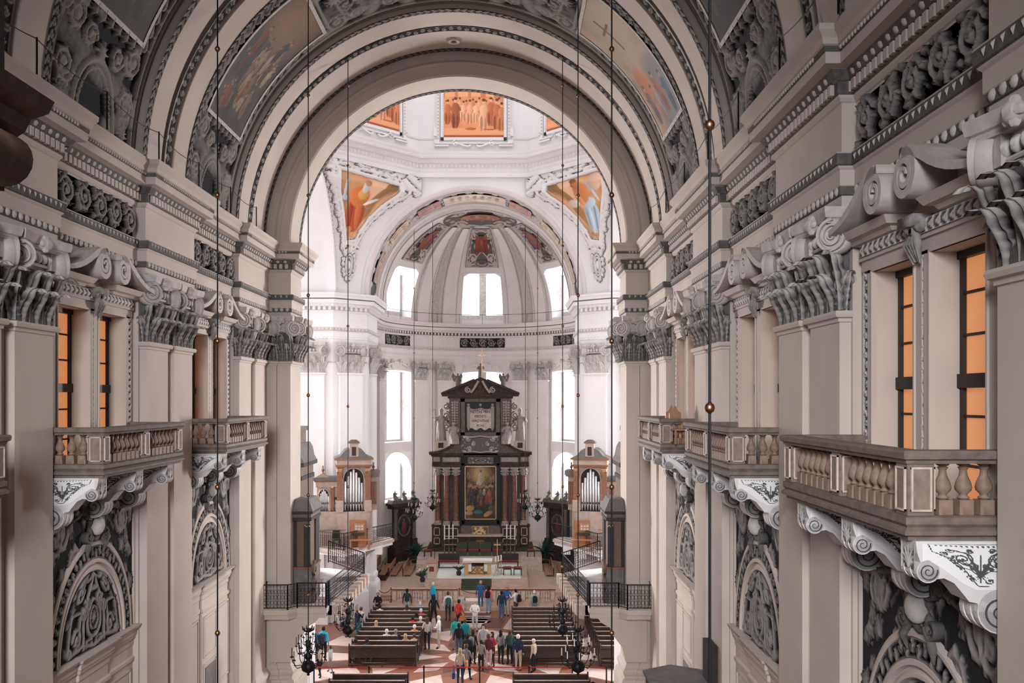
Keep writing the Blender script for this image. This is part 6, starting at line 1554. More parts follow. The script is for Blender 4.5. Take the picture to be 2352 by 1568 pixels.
    for x in (-.5, .5): link('leg', G().box(x-.05, x+.05, -.15, .15, 0, .48).mesh('leg', 'console_wood'), s_)
organ(-1, 'wooden pipe organ with tall tin pipes, small pipe field beside its tower'); organ(1, 'wooden pipe organ with tall tin pipes, partly hidden behind the dark organ case')
def railing(t, pts, h, step=.13, scroll=True):
    """iron railing on a 3-D polyline: handrail, foot rail and pattern bars"""
    link('handrail', G().tube([(x, y, z+h) for x, y, z in pts], .025, 6).mesh('handrail', 'iron'), t)
    link('foot_rail', G().tube([(x, y, z+.08) for x, y, z in pts], .018, 5).mesh('foot_rail', 'iron'), t)
    g = G()
    for a, b in zip(pts[:-1], pts[1:]):
        a, b = np.array(a), np.array(b); L = np.linalg.norm(b-a); n = max(1, int(L/step)); d = (b-a)/L
        for k in range(n+1):
            p = a+(b-a)*k/n; w_ = .022 if k in (0, n) else .010
            g.box(p[0]-w_, p[0]+w_, p[1]-w_, p[1]+w_, p[2]+(.0 if k in (0, n) else .08), p[2]+h)
            if scroll and k < n:
                c = p+d*step*.5
                for zz in (.28, .5, .72): g.tube([c+d*step*.38*math.cos(q)+np.array([0, 0, h*zz+.09*math.sin(q)]) for q in np.linspace(0, 2*PI, 8)[:-1]], .009, 4, closed=True)
    stuff(link('bars', g.mesh('bars', 'iron'), t))
for sg, w_ in ((-1, 'above the cyan-jacketed man'), (1, 'above the side pews')):
    X = lambda *p: [(sg*q[0],)+tuple(q[1:]) for q in p]
    t = tag(empty('organ_gallery', (0, 0, 0)), 'stone organ gallery with thin iron railing, '+('by the occupied pews' if sg < 0 else 'by the side pews'), 'gallery', 'organ galleries')
    pl = [(8.6, 48.9), (7.0, 48.0), (4.75, 52.2), (5.2, 52.9), (6.5, 52.75), (8.25, 51.3), (8.7, 51.3)]
    pl = [(sg*x, y) for x, y in pl]
    link('slab', G().prism(pl, 4.62, 4.8, 'xy').mesh('slab', 'marble_cream'), t)
    c = np.array(pl).mean(0); link('slab_moulding', G().prism([tuple(c+(np.array(p)-c)*.96) for p in pl], 4.45, 4.62, 'xy').mesh('slab_moulding', 'plaster_white'), t)
    u = G()
    U_, V_ = np.meshgrid(np.linspace(0, 1, 7), np.linspace(0, 1, 8), indexing='ij')
    top = np.array([(7.9, 48.9), (7.0, 48.4), (6.2, 49.8), (5.4, 51.2), (5.0, 52.1), (5.5, 52.6), (6.4, 52.6)]); bot = np.array([(7.9, 51.2), (7.6, 51.3), (7.3, 51.6), (7.0, 51.9), (6.8, 52.1), (6.6, 52.4), (6.5, 52.6)])
    for i in range(6): pass
    P = np.zeros((7, 8, 3))
    for j in range(8):
        v = j/7; k = v**2.2; P[:, j, :2] = bot+(top-bot)*k; P[:, j, 2] = 3.1+1.4*v
    P[:, :, 0] *= sg; u.grid(P); link('corbel', u.mesh('corbel', 'plaster_rose', smooth=True), t)
    for k, (x, y) in enumerate(((7.3, 49.0), (6.3, 49.6), (5.5, 51.0))):
        link('scroll_bracket', G().box(-.2, .2, -.2, .2, 4.1, 4.45).mesh('scroll_bracket', 'plaster_white'), t, (sg*x, y, 0))
    railing(t, X((8.6, 48.95, 4.8), (7.0, 48.06, 4.8), (4.8, 52.15, 4.8)), .95, .14)
    # near organ case against the pier, its stone foot, balcony and stairs
    t = tag(empty('organ_case', (0, 0, 0)), 'tall dark brown organ case with grey roof, '+w_, 'organ', 'dark organ cases at the near piers')
    B = lambda nm, m, *bs: [link(nm, G().box(min(sg*b[0], sg*b[1]), max(sg*b[0], sg*b[1]), *b[2:]).mesh(nm, m), t) for b in bs]
    B('case_side', 'organ_side', (6.12, 6.74, 35.75, 37.4, 6.3, 8.2)); B('corner_pilaster', 'organ_dark', (6.66, 6.76, 35.70, 35.8, 6.3, 8.2), (6.1, 6.36, 35.66, 35.8, 6.3, 8.05), (6.06, 6.2, 36.6, 37.3, 4.8, 8.2))
    B('cornice', 'organ_dark', (6.02, 6.79, 35.55, 37.4, 8.2, 8.32), (5.95, 6.79, 35.48, 37.4, 8.5, 8.6)); B('frieze', 'organ_side', (6.05, 6.78, 35.65, 37.4, 8.32, 8.5)); B('stone_foot', 'stone_grey', (6.05, 6.76, 35.7, 37.4, 4.8, 6.22)); B('foot_trim', 'organ_trim', (6.02, 6.78, 35.62, 37.4, 6.22, 6.3))
    link('hipped_roof', G().add([(sg*x, y, z) for x, y, z in ((5.95, 35.48, 8.6), (6.79, 35.48, 8.6), (6.79, 37.4, 8.6), (5.95, 37.4, 8.6), (6.2, 35.9, 9.05), (6.75, 35.9, 9.05), (6.75, 37.4, 9.05), (6.2, 37.4, 9.05))], [(0, 1, 5, 4), (1, 2, 6, 5), (2, 3, 7, 6), (3, 0, 4, 7), (4, 5, 6, 7)]).mesh('hipped_roof', 'organ_roof'), t)
    g = G()
    for k in range(5): g.ball((sg*(6.12+.045*k), 35.64, 7.98+.03*math.sin(k*2)), .032, 6)
    link('gilt_leaf', g.mesh('gilt_leaf', 'gold'), t)
    q = G()
    for zz in (5.0, 5.6, 6.2): ribbon(q, [(36.0+a, zz+b) for a, b in spiral_pts(.3, 1.4, 22)], .10, sg*5.93, sg*6.04)
    link('carved_wing', q.mesh('carved_wing', 'organ_side'), t)
    B('tower_side', 'organ_side', (7.05, 7.5, 38.2, 40.6, 5.22, 10.2)); B('tower_band', 'organ_dark', (7.0, 7.52, 38.1, 40.6, 9.6, 9.78)); B('tower_cornice', 'organ_dark', (6.88, 7.55, 38.0, 40.7, 10.2, 10.38))
    link('tower_roof', G().prism([(sg*x, z) for x, z in ((6.88, 10.38), (7.5, 10.38), (7.5, 11.2), (7.2, 11.2), (7.08, 11.0), (7.0, 10.6))], 38.05, 40.6, 'xz').mesh('tower_roof', 'organ_roof'), t)
    B('tower_lantern', 'organ_side', (7.25, 7.5, 38.6, 40, 11.2, 11.75)); B('lantern_cap', 'organ_roof', (7.18, 7.55, 38.5, 40.1, 11.75, 11.95))
    t = tag(empty('pier_balcony', (0, 0, 0)), 'stone balcony with black wrought-iron railing and stairs, '+w_, 'balcony', 'balconies with iron railings')
    pts = [(7.75, 35.4), (7.75, 34.55), (6.75, 34.55), (6.45, 34.9), (5.25, 34.9), (5.25, 36.9), (6.8, 36.9), (6.8, 35.25), (7.34, 35.25), (7.34, 35.4)]
    link('slab', G().prism([(sg*x, y) for x, y in pts], 4.6, 4.8, 'xy').mesh('slab', 'plaster'), t); c = np.array([6.4, 35.6])
    link('slab_moulding', G().prism([(sg*(6.5+(x-6.5)*.95), 35.6+(y-35.6)*.92) for x, y in pts[:6]]+[(sg*6.5, 36.8), (sg*7.2, 35.4)], 4.4, 4.6, 'xy').mesh('slab_moulding', 'plaster'), t)
    link('bracket', G().prism([(sg*x, z) for x, z in ((7.6, 4.4), (5.6, 4.4), (5.75, 4.2), (6.1, 4.0), (6.3, 3.6), (6.6, 3.2), (6.75, 2.6), (7.6, 2.6))], 35.0, 35.45, 'xz').mesh('bracket', 'plaster'), t)
    railing(t, X((7.72, 35.4, 4.8), (7.72, 34.6, 4.8), (6.75, 34.6, 4.8), (6.45, 34.95, 4.8), (5.3, 34.95, 4.8), (5.3, 35.4, 4.8)), 1.0, .13)
    g = G()
    for k in range(9):
        f = k/9; g.box(*sorted((sg*(5.3-.75*f), sg*(4.75-.6*f))), 35.4+k*.42, 35.85+k*.42, 4.55-(k+1)*.0+f*.6-.18, 4.8+f*.6)
    st_ = link('stair', g.mesh('stair', 'marble_cream'), t); st_['kind'] = 'stuff'
    link('stair_stringer', G().add([(sg*x, y, z) for x, y, z in ((5.3, 35.4, 4.4), (4.5, 39.2, 5.0), (4.5, 39.2, 5.25), (5.3, 35.4, 4.8), (5.15, 35.4, 4.4), (4.35, 39.2, 5.0), (4.35, 39.2, 5.25), (5.15, 35.4, 4.8))], [(0, 1, 2, 3), (7, 6, 5, 4), (0, 4, 5, 1), (3, 2, 6, 7), (1, 5, 6, 2), (0, 3, 7, 4)]).mesh('stair_stringer', 'plaster'), t)
    railing(t, X((5.25, 35.4, 4.8), (4.45, 39.2, 5.25)), 1.0, .13); railing(t, X((4.45, 39.2, 5.25), (6.3, 40.4, 5.6)), 1.0, .13)
    link('landing', G().prism([(sg*x, y) for x, y in ((4.4, 39.2), (4.6, 40.0), (6.4, 41), (7.4, 41), (7.4, 38.2), (6.6, 38.4), (5.2, 39.1))], 5.0, 5.22, 'xy').mesh('landing', 'stucco'), t); link('landing_pier', G().box(min(sg*7.0, sg*7.6), max(sg*7.0, sg*7.6), 37.6, 40.8, 0, 5.0).mesh('landing_pier', 'plaster_white'), t)
# chair on the far gallery
t = tag(empty('chair', (-7.6, 49.1, 4.8), .4), 'small dark chair behind the iron railing of the organ gallery', 'chair')
link('seat', G().box(-.2, .2, -.2, .2, .43, .48).mesh('seat', 'organ_dark'), t); link('backrest', G().box(-.2, .2, .16, .2, .5, .95).mesh('backrest', 'organ_dark'), t)
for x in (-.17, .17):
    for y in (-.17, .17): link('leg', G().box(x-.02, x+.02, y-.02, y+.02, 0, .43).mesh('leg', 'organ_dark'), t)
# ------------------------------------------------------------------ chandeliers on long rods
ARM = G().tube([(.05, 0, .0), (.2, 0, -.14), (.38, 0, -.16), (.48, 0, -.05), (.5, 0, .08)], .013, 6).lathe([(.012, .08), (.06, .10), (.06, .115), (.02, .12), (.02, .16), (0, .16)], 8, (.5, 0, 0)).mesh('arm', 'iron', smooth=True)
CND = G().lathe([(.016, .16), (.016, .38), (0, .39)], 6, (.5, 0, 0)).mesh('candle', 'candle_wax')
CNDD = G().lathe([(.014, .16), (.014, .38), (0, .39)], 6, (.5, 0, 0)).mesh('candle', 'iron')
BODY = G().lathe([(0, -.62), (.05, -.58), (.03, -.54), (.19, -.44), (.22, -.32), (.16, -.2), (.05, -.14), (.10, -.08), (.11, 0), (.05, .08), (.03, .2), (.08, .28), (.09, .36), (.03, .44), (.025, .7), (.06, .78), (.02, .86), (0, .9)], 16).mesh('body', 'iron', smooth=True)
LFS = G()
for k in range(6): LFS.tube([(.03*math.cos(k*PI/3), .03*math.sin(k*PI/3), .72), (.16*math.cos(k*PI/3), .16*math.sin(k*PI/3), .80), (.18*math.cos(k*PI/3), .18*math.sin(k*PI/3), .9)], [.015, .03, .01], 5)
LFS = LFS.mesh('leaf_crown', 'iron')
def ball_mesh(r): return G().lathe([(0, -r*1.2), (r*.35, -r*1.15), (r*.4, -r*.98), (r*.8, -r*.7), (r, -r*.1), (r*.98, 0), (r, r*.1), (r*.8, r*.7), (r*.4, r*.98), (r*.35, r*1.15), (0, r*1.2)], 16).mesh('ball', 'brass', smooth=True)
BALLM = ball_mesh(.055)
def chandelier(x, y, z, ztop, lab, step, sc=1.0, lit=False, off=0.0, grp='chandeliers'):
    t = tag(empty('chandelier', (x, y, z)), lab, 'chandelier', grp)
    link('rod', G().tube([(0, 0, .85*sc), (0, 0, ztop-z)], .016*max(sc, .8), 6).mesh('rod', 'iron'), t)
    zz = .85*sc+off
    while zz < ztop-z-.2: link('ball', BALLM, t, (0, 0, zz), scale=(min(1, sc),)*3); zz += step
    b = link('body', BODY, t, scale=(sc,)*3); link('leaf_crown', LFS, b)
    for tier, (n, r, dz) in enumerate(((8, 1.0, -.15), (8, .72, .22), (6, .42, .5))):
        for k in range(n):
            a = link('arm', ARM, t, (0, 0, dz*sc), (0, 0, 2*PI*(k+.5*tier)/n), (r*sc, sc, sc)); 
            if tier < 2: link('candle', CND if lit else CNDD, a)
def vz(x, R_=RR): return ZS+math.sqrt(R_*R_-x*x)
ROD = [(-4.12, 18.2, 3.9, 0, 'crossing the smaller balconies'), (4.12, 18.2, 3.9, 0, 'passing the pier balcony above the side pews'), (4.1, 9.4, 3.6, 0, 'the thickest rod, in front of the balconies'),
       (-4.12, 26.6, 5.35, 0, 'in front of the stair balcony and the cyan-jacketed man'), (4.12, 26.6, 5.35, 1, 'with pale candles in front of the side pews'), (-4.08, 33.1, 4.75, 0, 'in front of the altar rail pedestal with the rope'), (4.08, 33.1, 4.75, 0, 'near the end of the altar rail')]
for x, y, z, lit, lab in ROD:
    near = y < 30
    chandelier(x, y, z, vz(x, RV-.1 if not near else RR), 'black chandelier on a brass-balled rod, '+lab, 3.05, 1.0, bool(lit), off={18.2: 3.55, 9.4: 2.55, 26.6: 1.0, 33.1: 1.2}[y])
for x, y, z, lab in ((-4.0, 56.4, 5.85, 'before the side altar by the choir stall'), (4.0, 56.4, 5.85, 'before the organ gallery across from the choir stall'), (-3.35, 63, 5.7, 'before the altar columns by the choir stall'), (3.35, 63, 5.7, 'before the altar columns by the red stools')):
    chandelier(x, y, z, ZS+math.sqrt((6.1 if y < 60 else 7.75)**2-x*x), 'small choir chandelier with pale candles, '+lab, 4.2, 1.05, True, 1.0, 'small chandeliers of the choir')
# ------------------------------------------------------------------ pulpit canopy, carved organ corner near the camera
t = tag(empty('pulpit', (6.75, 24.6, 0)), 'dark wooden pulpit canopy with back board on the nave pier', 'pulpit')
hx = [(math.cos(a)*.95, math.sin(a)*.95) for a in np.linspace(PI/6, 2*PI+PI/6, 7)[:-1]]
link('canopy', G().prism([(x*.98, y) for x, y in hx], 5.05, 5.3, 'xy').mesh('canopy', 'organ_dark'), t); link('canopy_rim', G().prism([(x*1.08, y*1.08) for x, y in hx], 5.3, 5.38, 'xy').mesh('canopy_rim', 'stone_grey'), t)
link('back_board', G().box(.72, .93, -.9, .0, 2.6, 6.45).mesh('back_board', 'organ_dark'), t); link('basket', G().prism([(x*.7, y*.7) for x, y in hx], 1.9, 3.0, 'xy').mesh('basket', 'organ_dark'), t); link('pedestal', G().prism([(x*.3, y*.3) for x, y in hx], 0, 1.9, 'xy').mesh('pedestal', 'organ_dark'), t)
t = tag(empty('carved_organ_case', (-.1, 3.0, 10.9)), 'dark carved wooden corner of the gallery organ with a scroll', 'organ case')
zb = 10.9
link('case_post', G().box(-.9, .16, -.34, -.06, 0, 3.0).mesh('case_post', 'organ_dark'), t)
link('upper_post', G().box(-.9, .30, -.34, -.06, 3.0, 4.3).box(-.9, .2, -.34, -.06, 2.9, 3.2).mesh('upper_post', 'organ_dark'), t)
link('cornice', G().sweep([(0, 14.08-zb), (.03, 14.10-zb), (.05, 14.14-zb), (.11, 14.16-zb), (.13, 14.20-zb), (0, 14.25-zb)], [(.34, -.06), (.34, -.34), (-.9, -.34)]).mesh('cornice', 'carved_wood'), t)
q = G()
ribbon(q, [(.335+a, 14.0-zb+b) for a, b in spiral_pts(.095, 1.7, 30)], .045, -.38, -.10)
for v in q.v: v[:] = v[:, [1, 0, 2]]
link('scroll_carving', q.mesh('scroll_carving', 'carved_wood', smooth=True, angle=50), t)
q = G()
for k in range(12): q.ball((.24+.06*math.sin(k*1.7), -.34+.02*(k % 3), 14.06-zb-.016*k), .055-.0015*k, 8)
stuff(link('leaf_carving', q.mesh('leaf_carving', 'carved_wood', smooth=True), t))
# ------------------------------------------------------------------ people
def make_body(name, pose, fem=False):
    """continuous skinned body 1.72 m tall facing +y; material slots: skin, top, bottom, shoes"""
    V, E, Rr, K = [], [], [], []
    def v(p, r, par, k):
        V.append(p); Rr.append(r if isinstance(r, tuple) else (r, r)); i = len(V)-1
        if par is not None: E.append((par, i)); K.append(k)
        return i
    seat = pose == 'sit'; dz = -.42 if seat else 0.0
    sw, hw = (.155, .10) if fem else (.18, .09)
    pel = v((0, 0, .96+dz), (.15 if fem else .14, .115), None, None)
    sp = v((0, .01, 1.14+dz), (.125 if fem else .14, .10), pel, 1); ch = v((0, .02, 1.33+dz), (.15 if fem else .165, .115), sp, 1)
    nk0 = v((0, .0, 1.45+dz), (.07, .065), ch, 1); nk = v((0, .01, 1.51+dz), (.052, .052), nk0, 0)
    hd = v((0, .03, 1.60+dz), (.078, .092), nk, 0); v((0, .02, 1.67+dz), (.07, .08), hd, 0)
    def hand(par, p, d):
        d = np.array(d, float); d /= np.linalg.norm(d); p = np.array(p)
        side = np.cross(d, (0, 1, 0.2)); side /= np.linalg.norm(side)+1e-9
        pm = v(tuple(p+d*.05), (.036, .022), par, 0)
        for k, (o, l) in enumerate(((-.026, .075), (-.009, .088), (.009, .082), (.026, .065))):
            b = p+d*.09+side*o; f1 = v(tuple(b), .010, pm, 0); v(tuple(b+d*l*.55+np.array([0, .012, 0])), .008, f1, 0)
        v(tuple(p+d*.07+side*-.05), .010, pm, 0)
    arms = {'stand': [((.06, -.02, -.29), (.02, .05, -.25)), ((.06, -.02, -.29), (.02, .05, -.25))], 'walk': [((.07, -.10, -.27), (.0, .06, -.24)), ((.07, .08, -.27), (-.01, .14, -.20))],
            'photo': [((.07, .16, -.20), (-.07, .17, .15)), ((.07, .16, -.20), (-.07, .17, .15))], 'bag': [((.10, -.03, -.27), (-.10, .17, .02)), ((.05, -.02, -.29), (.02, .04, -.25))], 'fold': [((.08, .05, -.26), (-.16, .15, -.02)), ((.08, .05, -.26), (-.15, .16, .02))],
            'sit': [((.05, .08, -.26), (-.04, .22, -.08)), ((.05, .08, -.26), (-.04, .22, -.08))]}[pose]
    for sg, (a, b) in zip((-1, 1), arms):
        s0 = np.array((sg*sw, 0, 1.41+dz)); i = v(tuple(s0), (.062, .062), ch, 1)
        e = s0+np.array((sg*a[0], a[1], a[2])); j = v(tuple(e), .047, i, 1); w_ = e+np.array((sg*b[0], b[1], b[2])); k = v(tuple(w_), .032, j, 1); hand(k, w_, w_-e)
    for sg in (-1, 1):
        h = v((sg*hw, 0, .88+dz), (.092, .098), pel, 2)
        if seat:
            k = v((sg*.12, .42, .48), (.068, .068), h, 2); a = v((sg*.13, .40, .11), .045, k, 2); f = v((sg*.13, .42, .05), .042, a, 3); v((sg*.14, .55, .04), (.042, .03), f, 3)
        else:
            st_ = .0 if pose != 'walk' else sg*.20
            k = v((sg*.10, .03+st_*.5, .50), (.064, .068), h, 2); a = v((sg*.10, -.02+st_, .11), .043, k, 2); f = v((sg*.105, .0+st_, .05), .044, a, 3); v((sg*.12, .14+st_, .035), (.042, .03), f, 3)
    me = bpy.data.meshes.new('tmp'); me.from_pydata(V, E, []); ob = bpy.data.objects.new('tmp', me); COL.objects.link(ob)
    sk = ob.modifiers.new('s', 'SKIN'); sk.use_smooth_shade = True; su = ob.modifiers.new('u', 'SUBSURF'); su.levels = 1
    for i, r in enumerate(Rr): me.skin_vertices[0].data[i].radius = r
    me.skin_vertices[0].data[0].use_root = True
    dg_ = bpy.context.evaluated_depsgraph_get(); out = bpy.data.meshes.new_from_object(ob.evaluated_get(dg_)); out.name = name
    bpy.data.objects.remove(ob); bpy.data.meshes.remove(me)
    co = np.zeros(len(out.vertices)*3); out.vertices.foreach_get('co', co); co = co.reshape(-1, 3)
    A_ = np.array([V[a] for a, b in E]); B_ = np.array([V[b] for a, b in E]); rad = np.array([(Rr[a][0]+Rr[b][0])/2 for a, b in E])
    idx = []
    for p in out.polygons:
        c = co[list(p.vertices)].mean(0); d = B_-A_; t = np.clip(((c-A_)*d).sum(1)/((d*d).sum(1)+1e-9), 0, 1); q = np.linalg.norm(c-(A_+d*t[:, None]), axis=1)-rad
        idx.append(K[int(np.argmin(q))])
    for i in range(4): out.materials.append(MATS['plaster'])
    out.polygons.foreach_set('material_index', idx); out.polygons.foreach_set('use_smooth', [True]*len(out.polygons))
    out.update(); return out
BOD = {(p, f): make_body('body', p, f) for p in ('stand', 'walk', 'photo', 'bag', 'fold', 'sit') for f in (False, True)}
def hair_mesh(long):
    g = G(); n = 14; A = np.linspace(0, 2*PI, n, endpoint=False); P = []
    rows = [(0, .108), (.35, .100), (.7, .078), (1.0, .045), (1.25, .01)] if not long else [(0, .108), (.35, .10), (.7, .078), (1.0, .045), (1.25, .01)]
    for (k, z) in ((0.02, .128), (.055, .115), (.083, .085), (.098, .04), (.100, -.01), (.092, -.05), (.075, -.075)):
        ring = []
        for a in A:
            f = max(0, math.sin(a)); zz = z; kk = k
            if z < .06 and f > .3: kk = k*(1-.22*f); zz = max(z, .055)
            ring.append((kk*math.cos(a)*.92, kk*math.sin(a)*1.06, zz))
        P.append(ring)
    if long:
        for k, z in ((.098, -.12), (.10, -.20), (.075, -.27)): P.append([(k*math.cos(a)*1.0, min(.02, k*math.sin(a)*.9-.01), z) for a in A])
    P = np.array(P).transpose(1, 0, 2); g.grid(P, wrapu=True)
    return g.mesh('hair', 'plaster', smooth=True)
HAIR = {False: hair_mesh(False), True: hair_mesh(True)}
EYES = G().ball((-.03, .088, .01), .011, 6).ball((.03, .088, .01), .011, 6).mesh('eyes', 'frame_dark')
NOSE = G().add([(-.012, .085, -.012), (.012, .085, -.012), (0, .115, -.012), (0, .09, .025)], [(0, 2, 1), (0, 3, 2), (1, 2, 3)]).mesh('nose', 'plaster')
CMAT = {}
def cm(c):
    if c not in CMAT:
        mat('cloth_%02d' % len(CMAT), c, 0.85, var=0.12, scale=9); CMAT[c] = MATS['cloth_%02d' % (len(CMAT))] if False else MATS['cloth_%02d' % len(CMAT)]
    return CMAT[c]
def setm(o, mats_):
    for i, m in enumerate(mats_): o.material_slots[i].link = 'OBJECT'; o.material_slots[i].material = m
BLACK, NAVY, BLUE, CYAN, TEAL = (.012, .013, .016), (.015, .025, .055), (.02, .07, .24), (.02, .42, .62), (.02, .28, .30)
WHITE, GREY, LGREY, BEIGE, RED, CORAL, MAROON, ORANGE, JEANS, BROWN, MINT, PINK, DGREEN = (.68, .66, .66), (.16, .16, .17), (.36, .36, .37), (.45, .36, .28), (.55, .03, .03), (.80, .18, .12), (.10, .015, .03), (.62, .26, .07), (.05, .10, .20), (.09, .045, .03), (.42, .60, .56), (.55, .30, .26), (.02, .06, .06)
SKIN, SKINT = (.52, .31, .23), (.38, .21, .14)
H = {'d': (.018, .012, .01), 'b': (.075, .04, .022), 'l': (.42, .28, .15), 'w': (.62, .58, .54), 'g': (.22, .2, .19)}
def person(u, vh, top, bot, hair, lab, pose='stand', fem=False, rz=0.0, h=1.72, row=None, xy=None, bare=False):
    sc = h/1.72; sit = pose == 'sit'
    x, y = at(u, vh, (1.72-.42 if sit else 1.72)*sc) if xy is None else xy
    if row is not None: y = 51.1-.88*row-.0
    t = tag(link('person', BOD[(pose, fem)], None, (x, y, 0), (0, 0, rz), (sc,)*3), lab, 'person', 'visitors in the church')
    setm(t, [cm(SKIN), cm(top), cm(SKIN) if bare else cm(bot), cm((.55, .53, .52)) if bare or bot == JEANS else cm(BLACK)])
    hz = 1.615-(.42 if sit else 0)
    if hair != '-':
        hh = link('hair', HAIR[hair.isupper()], t, (0, .012, hz)); setm(hh, [cm(H[hair.lower()])])
    link('eyes', EYES, t, (0, .02, hz)); nn = link('nose', NOSE, t, (0, .02, hz)); setm(nn, [cm(SKIN)])
    return t
BPK = G()
pts = []
BPK.lathe([(0, 0), (.13, .0), (.16, .06), (.165, .25), (.14, .38), (.06, .44), (0, .45)], 12, sq=.62)
BPK = BPK.mesh('pack_body', 'plaster', smooth=True)
BPP = G().box(-.09, .09, -.135, -.09, .05, .2).mesh('front_pocket', 'plaster'); BPS = G().tube([(-.09, .10, .05), (-.10, .16, .25), (-.09, .14, .42)], .014, 5).mesh('strap', 'plaster')
def backpack(p, col, lab):
    a = p.rotation_euler.z; s_ = p.scale[0]; d = -.235*s_
    t = tag(empty('backpack', (p.location.x-math.sin(a)*d, p.location.y+math.cos(a)*d, 1.0*s_), a, scale=(s_,)*3), lab, 'backpack', 'bags of the visitors')
    for nm, me, sx in (('pack_body', BPK, 1), ('front_pocket', BPP, 1), ('strap', BPS, 1), ('strap', BPS, -1)): setm(link(nm, me, t, scale=(sx, 1, 1)), [cm(col)])
BAGM = G().box(-.05, .05, -.16, .16, -.26, 0).mesh('pouch', 'plaster'); BAGS = G().tube([(0, -.13, 0), (0, -.06, .3), (0, .06, .3), (0, .13, 0)], .012, 5).mesh('handle', 'plaster')
def handbag(p, col, lab, side=1, z=.85):
    a = p.rotation_euler.z; s_ = p.scale[0]; dx = side*.30*s_
    t = tag(empty('handbag', (p.location.x+math.cos(a)*dx, p.location.y+math.sin(a)*dx, z*s_), a, scale=(s_,)*3), lab, 'bag', 'bags of the visitors')
    setm(link('pouch', BAGM, t), [cm(col)]); setm(link('handle', BAGS, t), [cm(col)])
p = person
a1 = p(743, 1439, CYAN, BLACK, 'd', 'man in a bright cyan jacket and black trousers beside the hanging chandelier', 'stand', rz=-.2); backpack(a1, (.02, .03, .04), 'small dark backpack on the man in the cyan jacket by the chandelier')
p(722, 1443, BLUE, BLACK, 'b', 'person in a dark blue jacket next to the cyan-jacketed man', 'fold', rz=.3); p(759, 1483, LGREY, GREY, 'b', 'child in a grey top walking behind the cyan-jacketed man', 'walk', rz=1.2, h=1.28)
p(735, 1482, BEIGE, BLACK, 'd', 'shorter person in a beige top walking next to the child', 'walk', True, .8, 1.5)
a2 = p(798, 1393, LGREY, GREY, 'b', 'man in a light grey T-shirt and grey trousers watching at the pew end', 'photo', rz=-.3); handbag(a2, BLACK, 'black shoulder bag at the hip of the man in grey trousers', -1)
p(821, 1397, NAVY, (.04, .16, .20), 'l', 'woman in a navy top and teal trousers taking a photo by the pews', 'photo', True, -.5); p(829, 1394, WHITE, WHITE, 'b', 'person in white clothes beside the woman in teal trousers', 'stand', True, -.4, 1.66)
p(797, 1366, BLACK, BLACK, 'd', 'person in a black coat below the far chandelier', 'stand', False, .2)
p(868, 1360, BLACK, NAVY, 'g', 'man in a black jacket over a white shirt facing the pews', 'fold', False, 2.9); p(935, 1352, (.02, .035, .03), LGREY, 'd', 'man in a black printed T-shirt and pale trousers at the altar rail', 'stand')
for (u, vh, row, c, hr, lab, f) in ((874, 1386, 1, WHITE, 'd', 'seated person in white at the outer end of the front pews', True), (937, 1384, 1, (.70, .30, .20), 'B', 'person in an orange-pink shirt sitting near the front pews', True), (968, 1374, 0, (.20, .42, .55), 'w', 'seated person with white hair in a light blue top in the front pew', False),
    (965, 1402, 2, RED, 'w', 'white-haired person in a red top in the third row', False), (944, 1424, 4, RED, 'd', 'seated person in a bright red jacket with dark hair', False), (965, 1418, 4, LGREY, 'w', 'seated person in pale grey at the walk end of the pews', False), (953, 1416, 3, BLACK, 'd', 'dark-haired person in black seated between the two red tops', False),
    (862, 1428, 5, BLUE, 'L', 'blonde woman in a blue top sitting alone in a middle pew', True), (884, 1453, 7, MINT, 'w', 'white-haired person in a mint top in the pews', True), (907, 1449, 7, GREY, 'g', 'seated person in a dark grey top beside the one in mint', False), (950, 1440, 6, ORANGE, 'w', 'white-haired person in an orange top near the walk', True),
    (932, 1453, 8, BEIGE, 'L', 'woman with long blonde hair sitting in the second pew from the back', True), (952, 1454, 8, PINK, 'b', 'seated person in a dusty pink top at the walk end', True), (914, 1462, 8, BLACK, 'd', 'dark-haired person in black beside the long-haired blonde woman', False),
    (818, 1464, 9, MAROON, 'd', 'person in maroon in the hindmost pew, by the side walk', False), (843, 1466, 9, NAVY, 'd', 'person in navy in the hindmost pew beside the one in maroon', True), (1178, 1352, None, WHITE, 'd', '', False)):
    if lab: p(u, vh, c, GREY, hr, lab, 'sit', f, row=row)
p(995, 1337, CYAN, NAVY, 'w', 'white-haired man in a cyan jacket standing at the altar rail', 'stand', rz=-.9); p(996, 1366, BLACK, BLACK, 'd', 'man dressed in black walking past the front pews', 'walk', rz=-.4)
a3 = p(1029, 1359, WHITE, (.03, .04, .05), 'b', 'person in a white T-shirt with a green backpack before the altar rail', 'stand', rz=.15); backpack(a3, (.03, .10, .08), 'dark green backpack on the person in the white T-shirt'); handbag(a3, BLACK, 'black bag hanging beside the green backpack', 1)
a4 = p(1054, 1377, RED, BLACK, 'd', 'person in a red top and black trousers walking on the walk', 'walk', True, -.8); handbag(a4, (.55, .16, .05), 'orange-red bag carried by the person in the red top', 1)
p(1060, 1361, LGREY, (.40, .48, .55), 'l', 'woman in a pale patterned top and light jeans before the altar steps', 'photo', True, .1); p(1091, 1378, WHITE, (.42, .40, .38), '-', 'bald man in a white shirt and pale trousers facing the nave', 'fold', False, PI-.15, 1.78)
p(1104, 1333, (.03, .10, .26), JEANS, 'l', 'tall man in a blue T-shirt at the foot of the altar steps', 'stand', rz=.1, h=1.8); a5 = p(1122, 1344, CORAL, (.16, .30, .42), 'D', 'woman in a coral top and jeans beside the tall man in blue', 'stand', True, -.2); backpack(a5, BLACK, 'black backpack on the woman in the coral top')
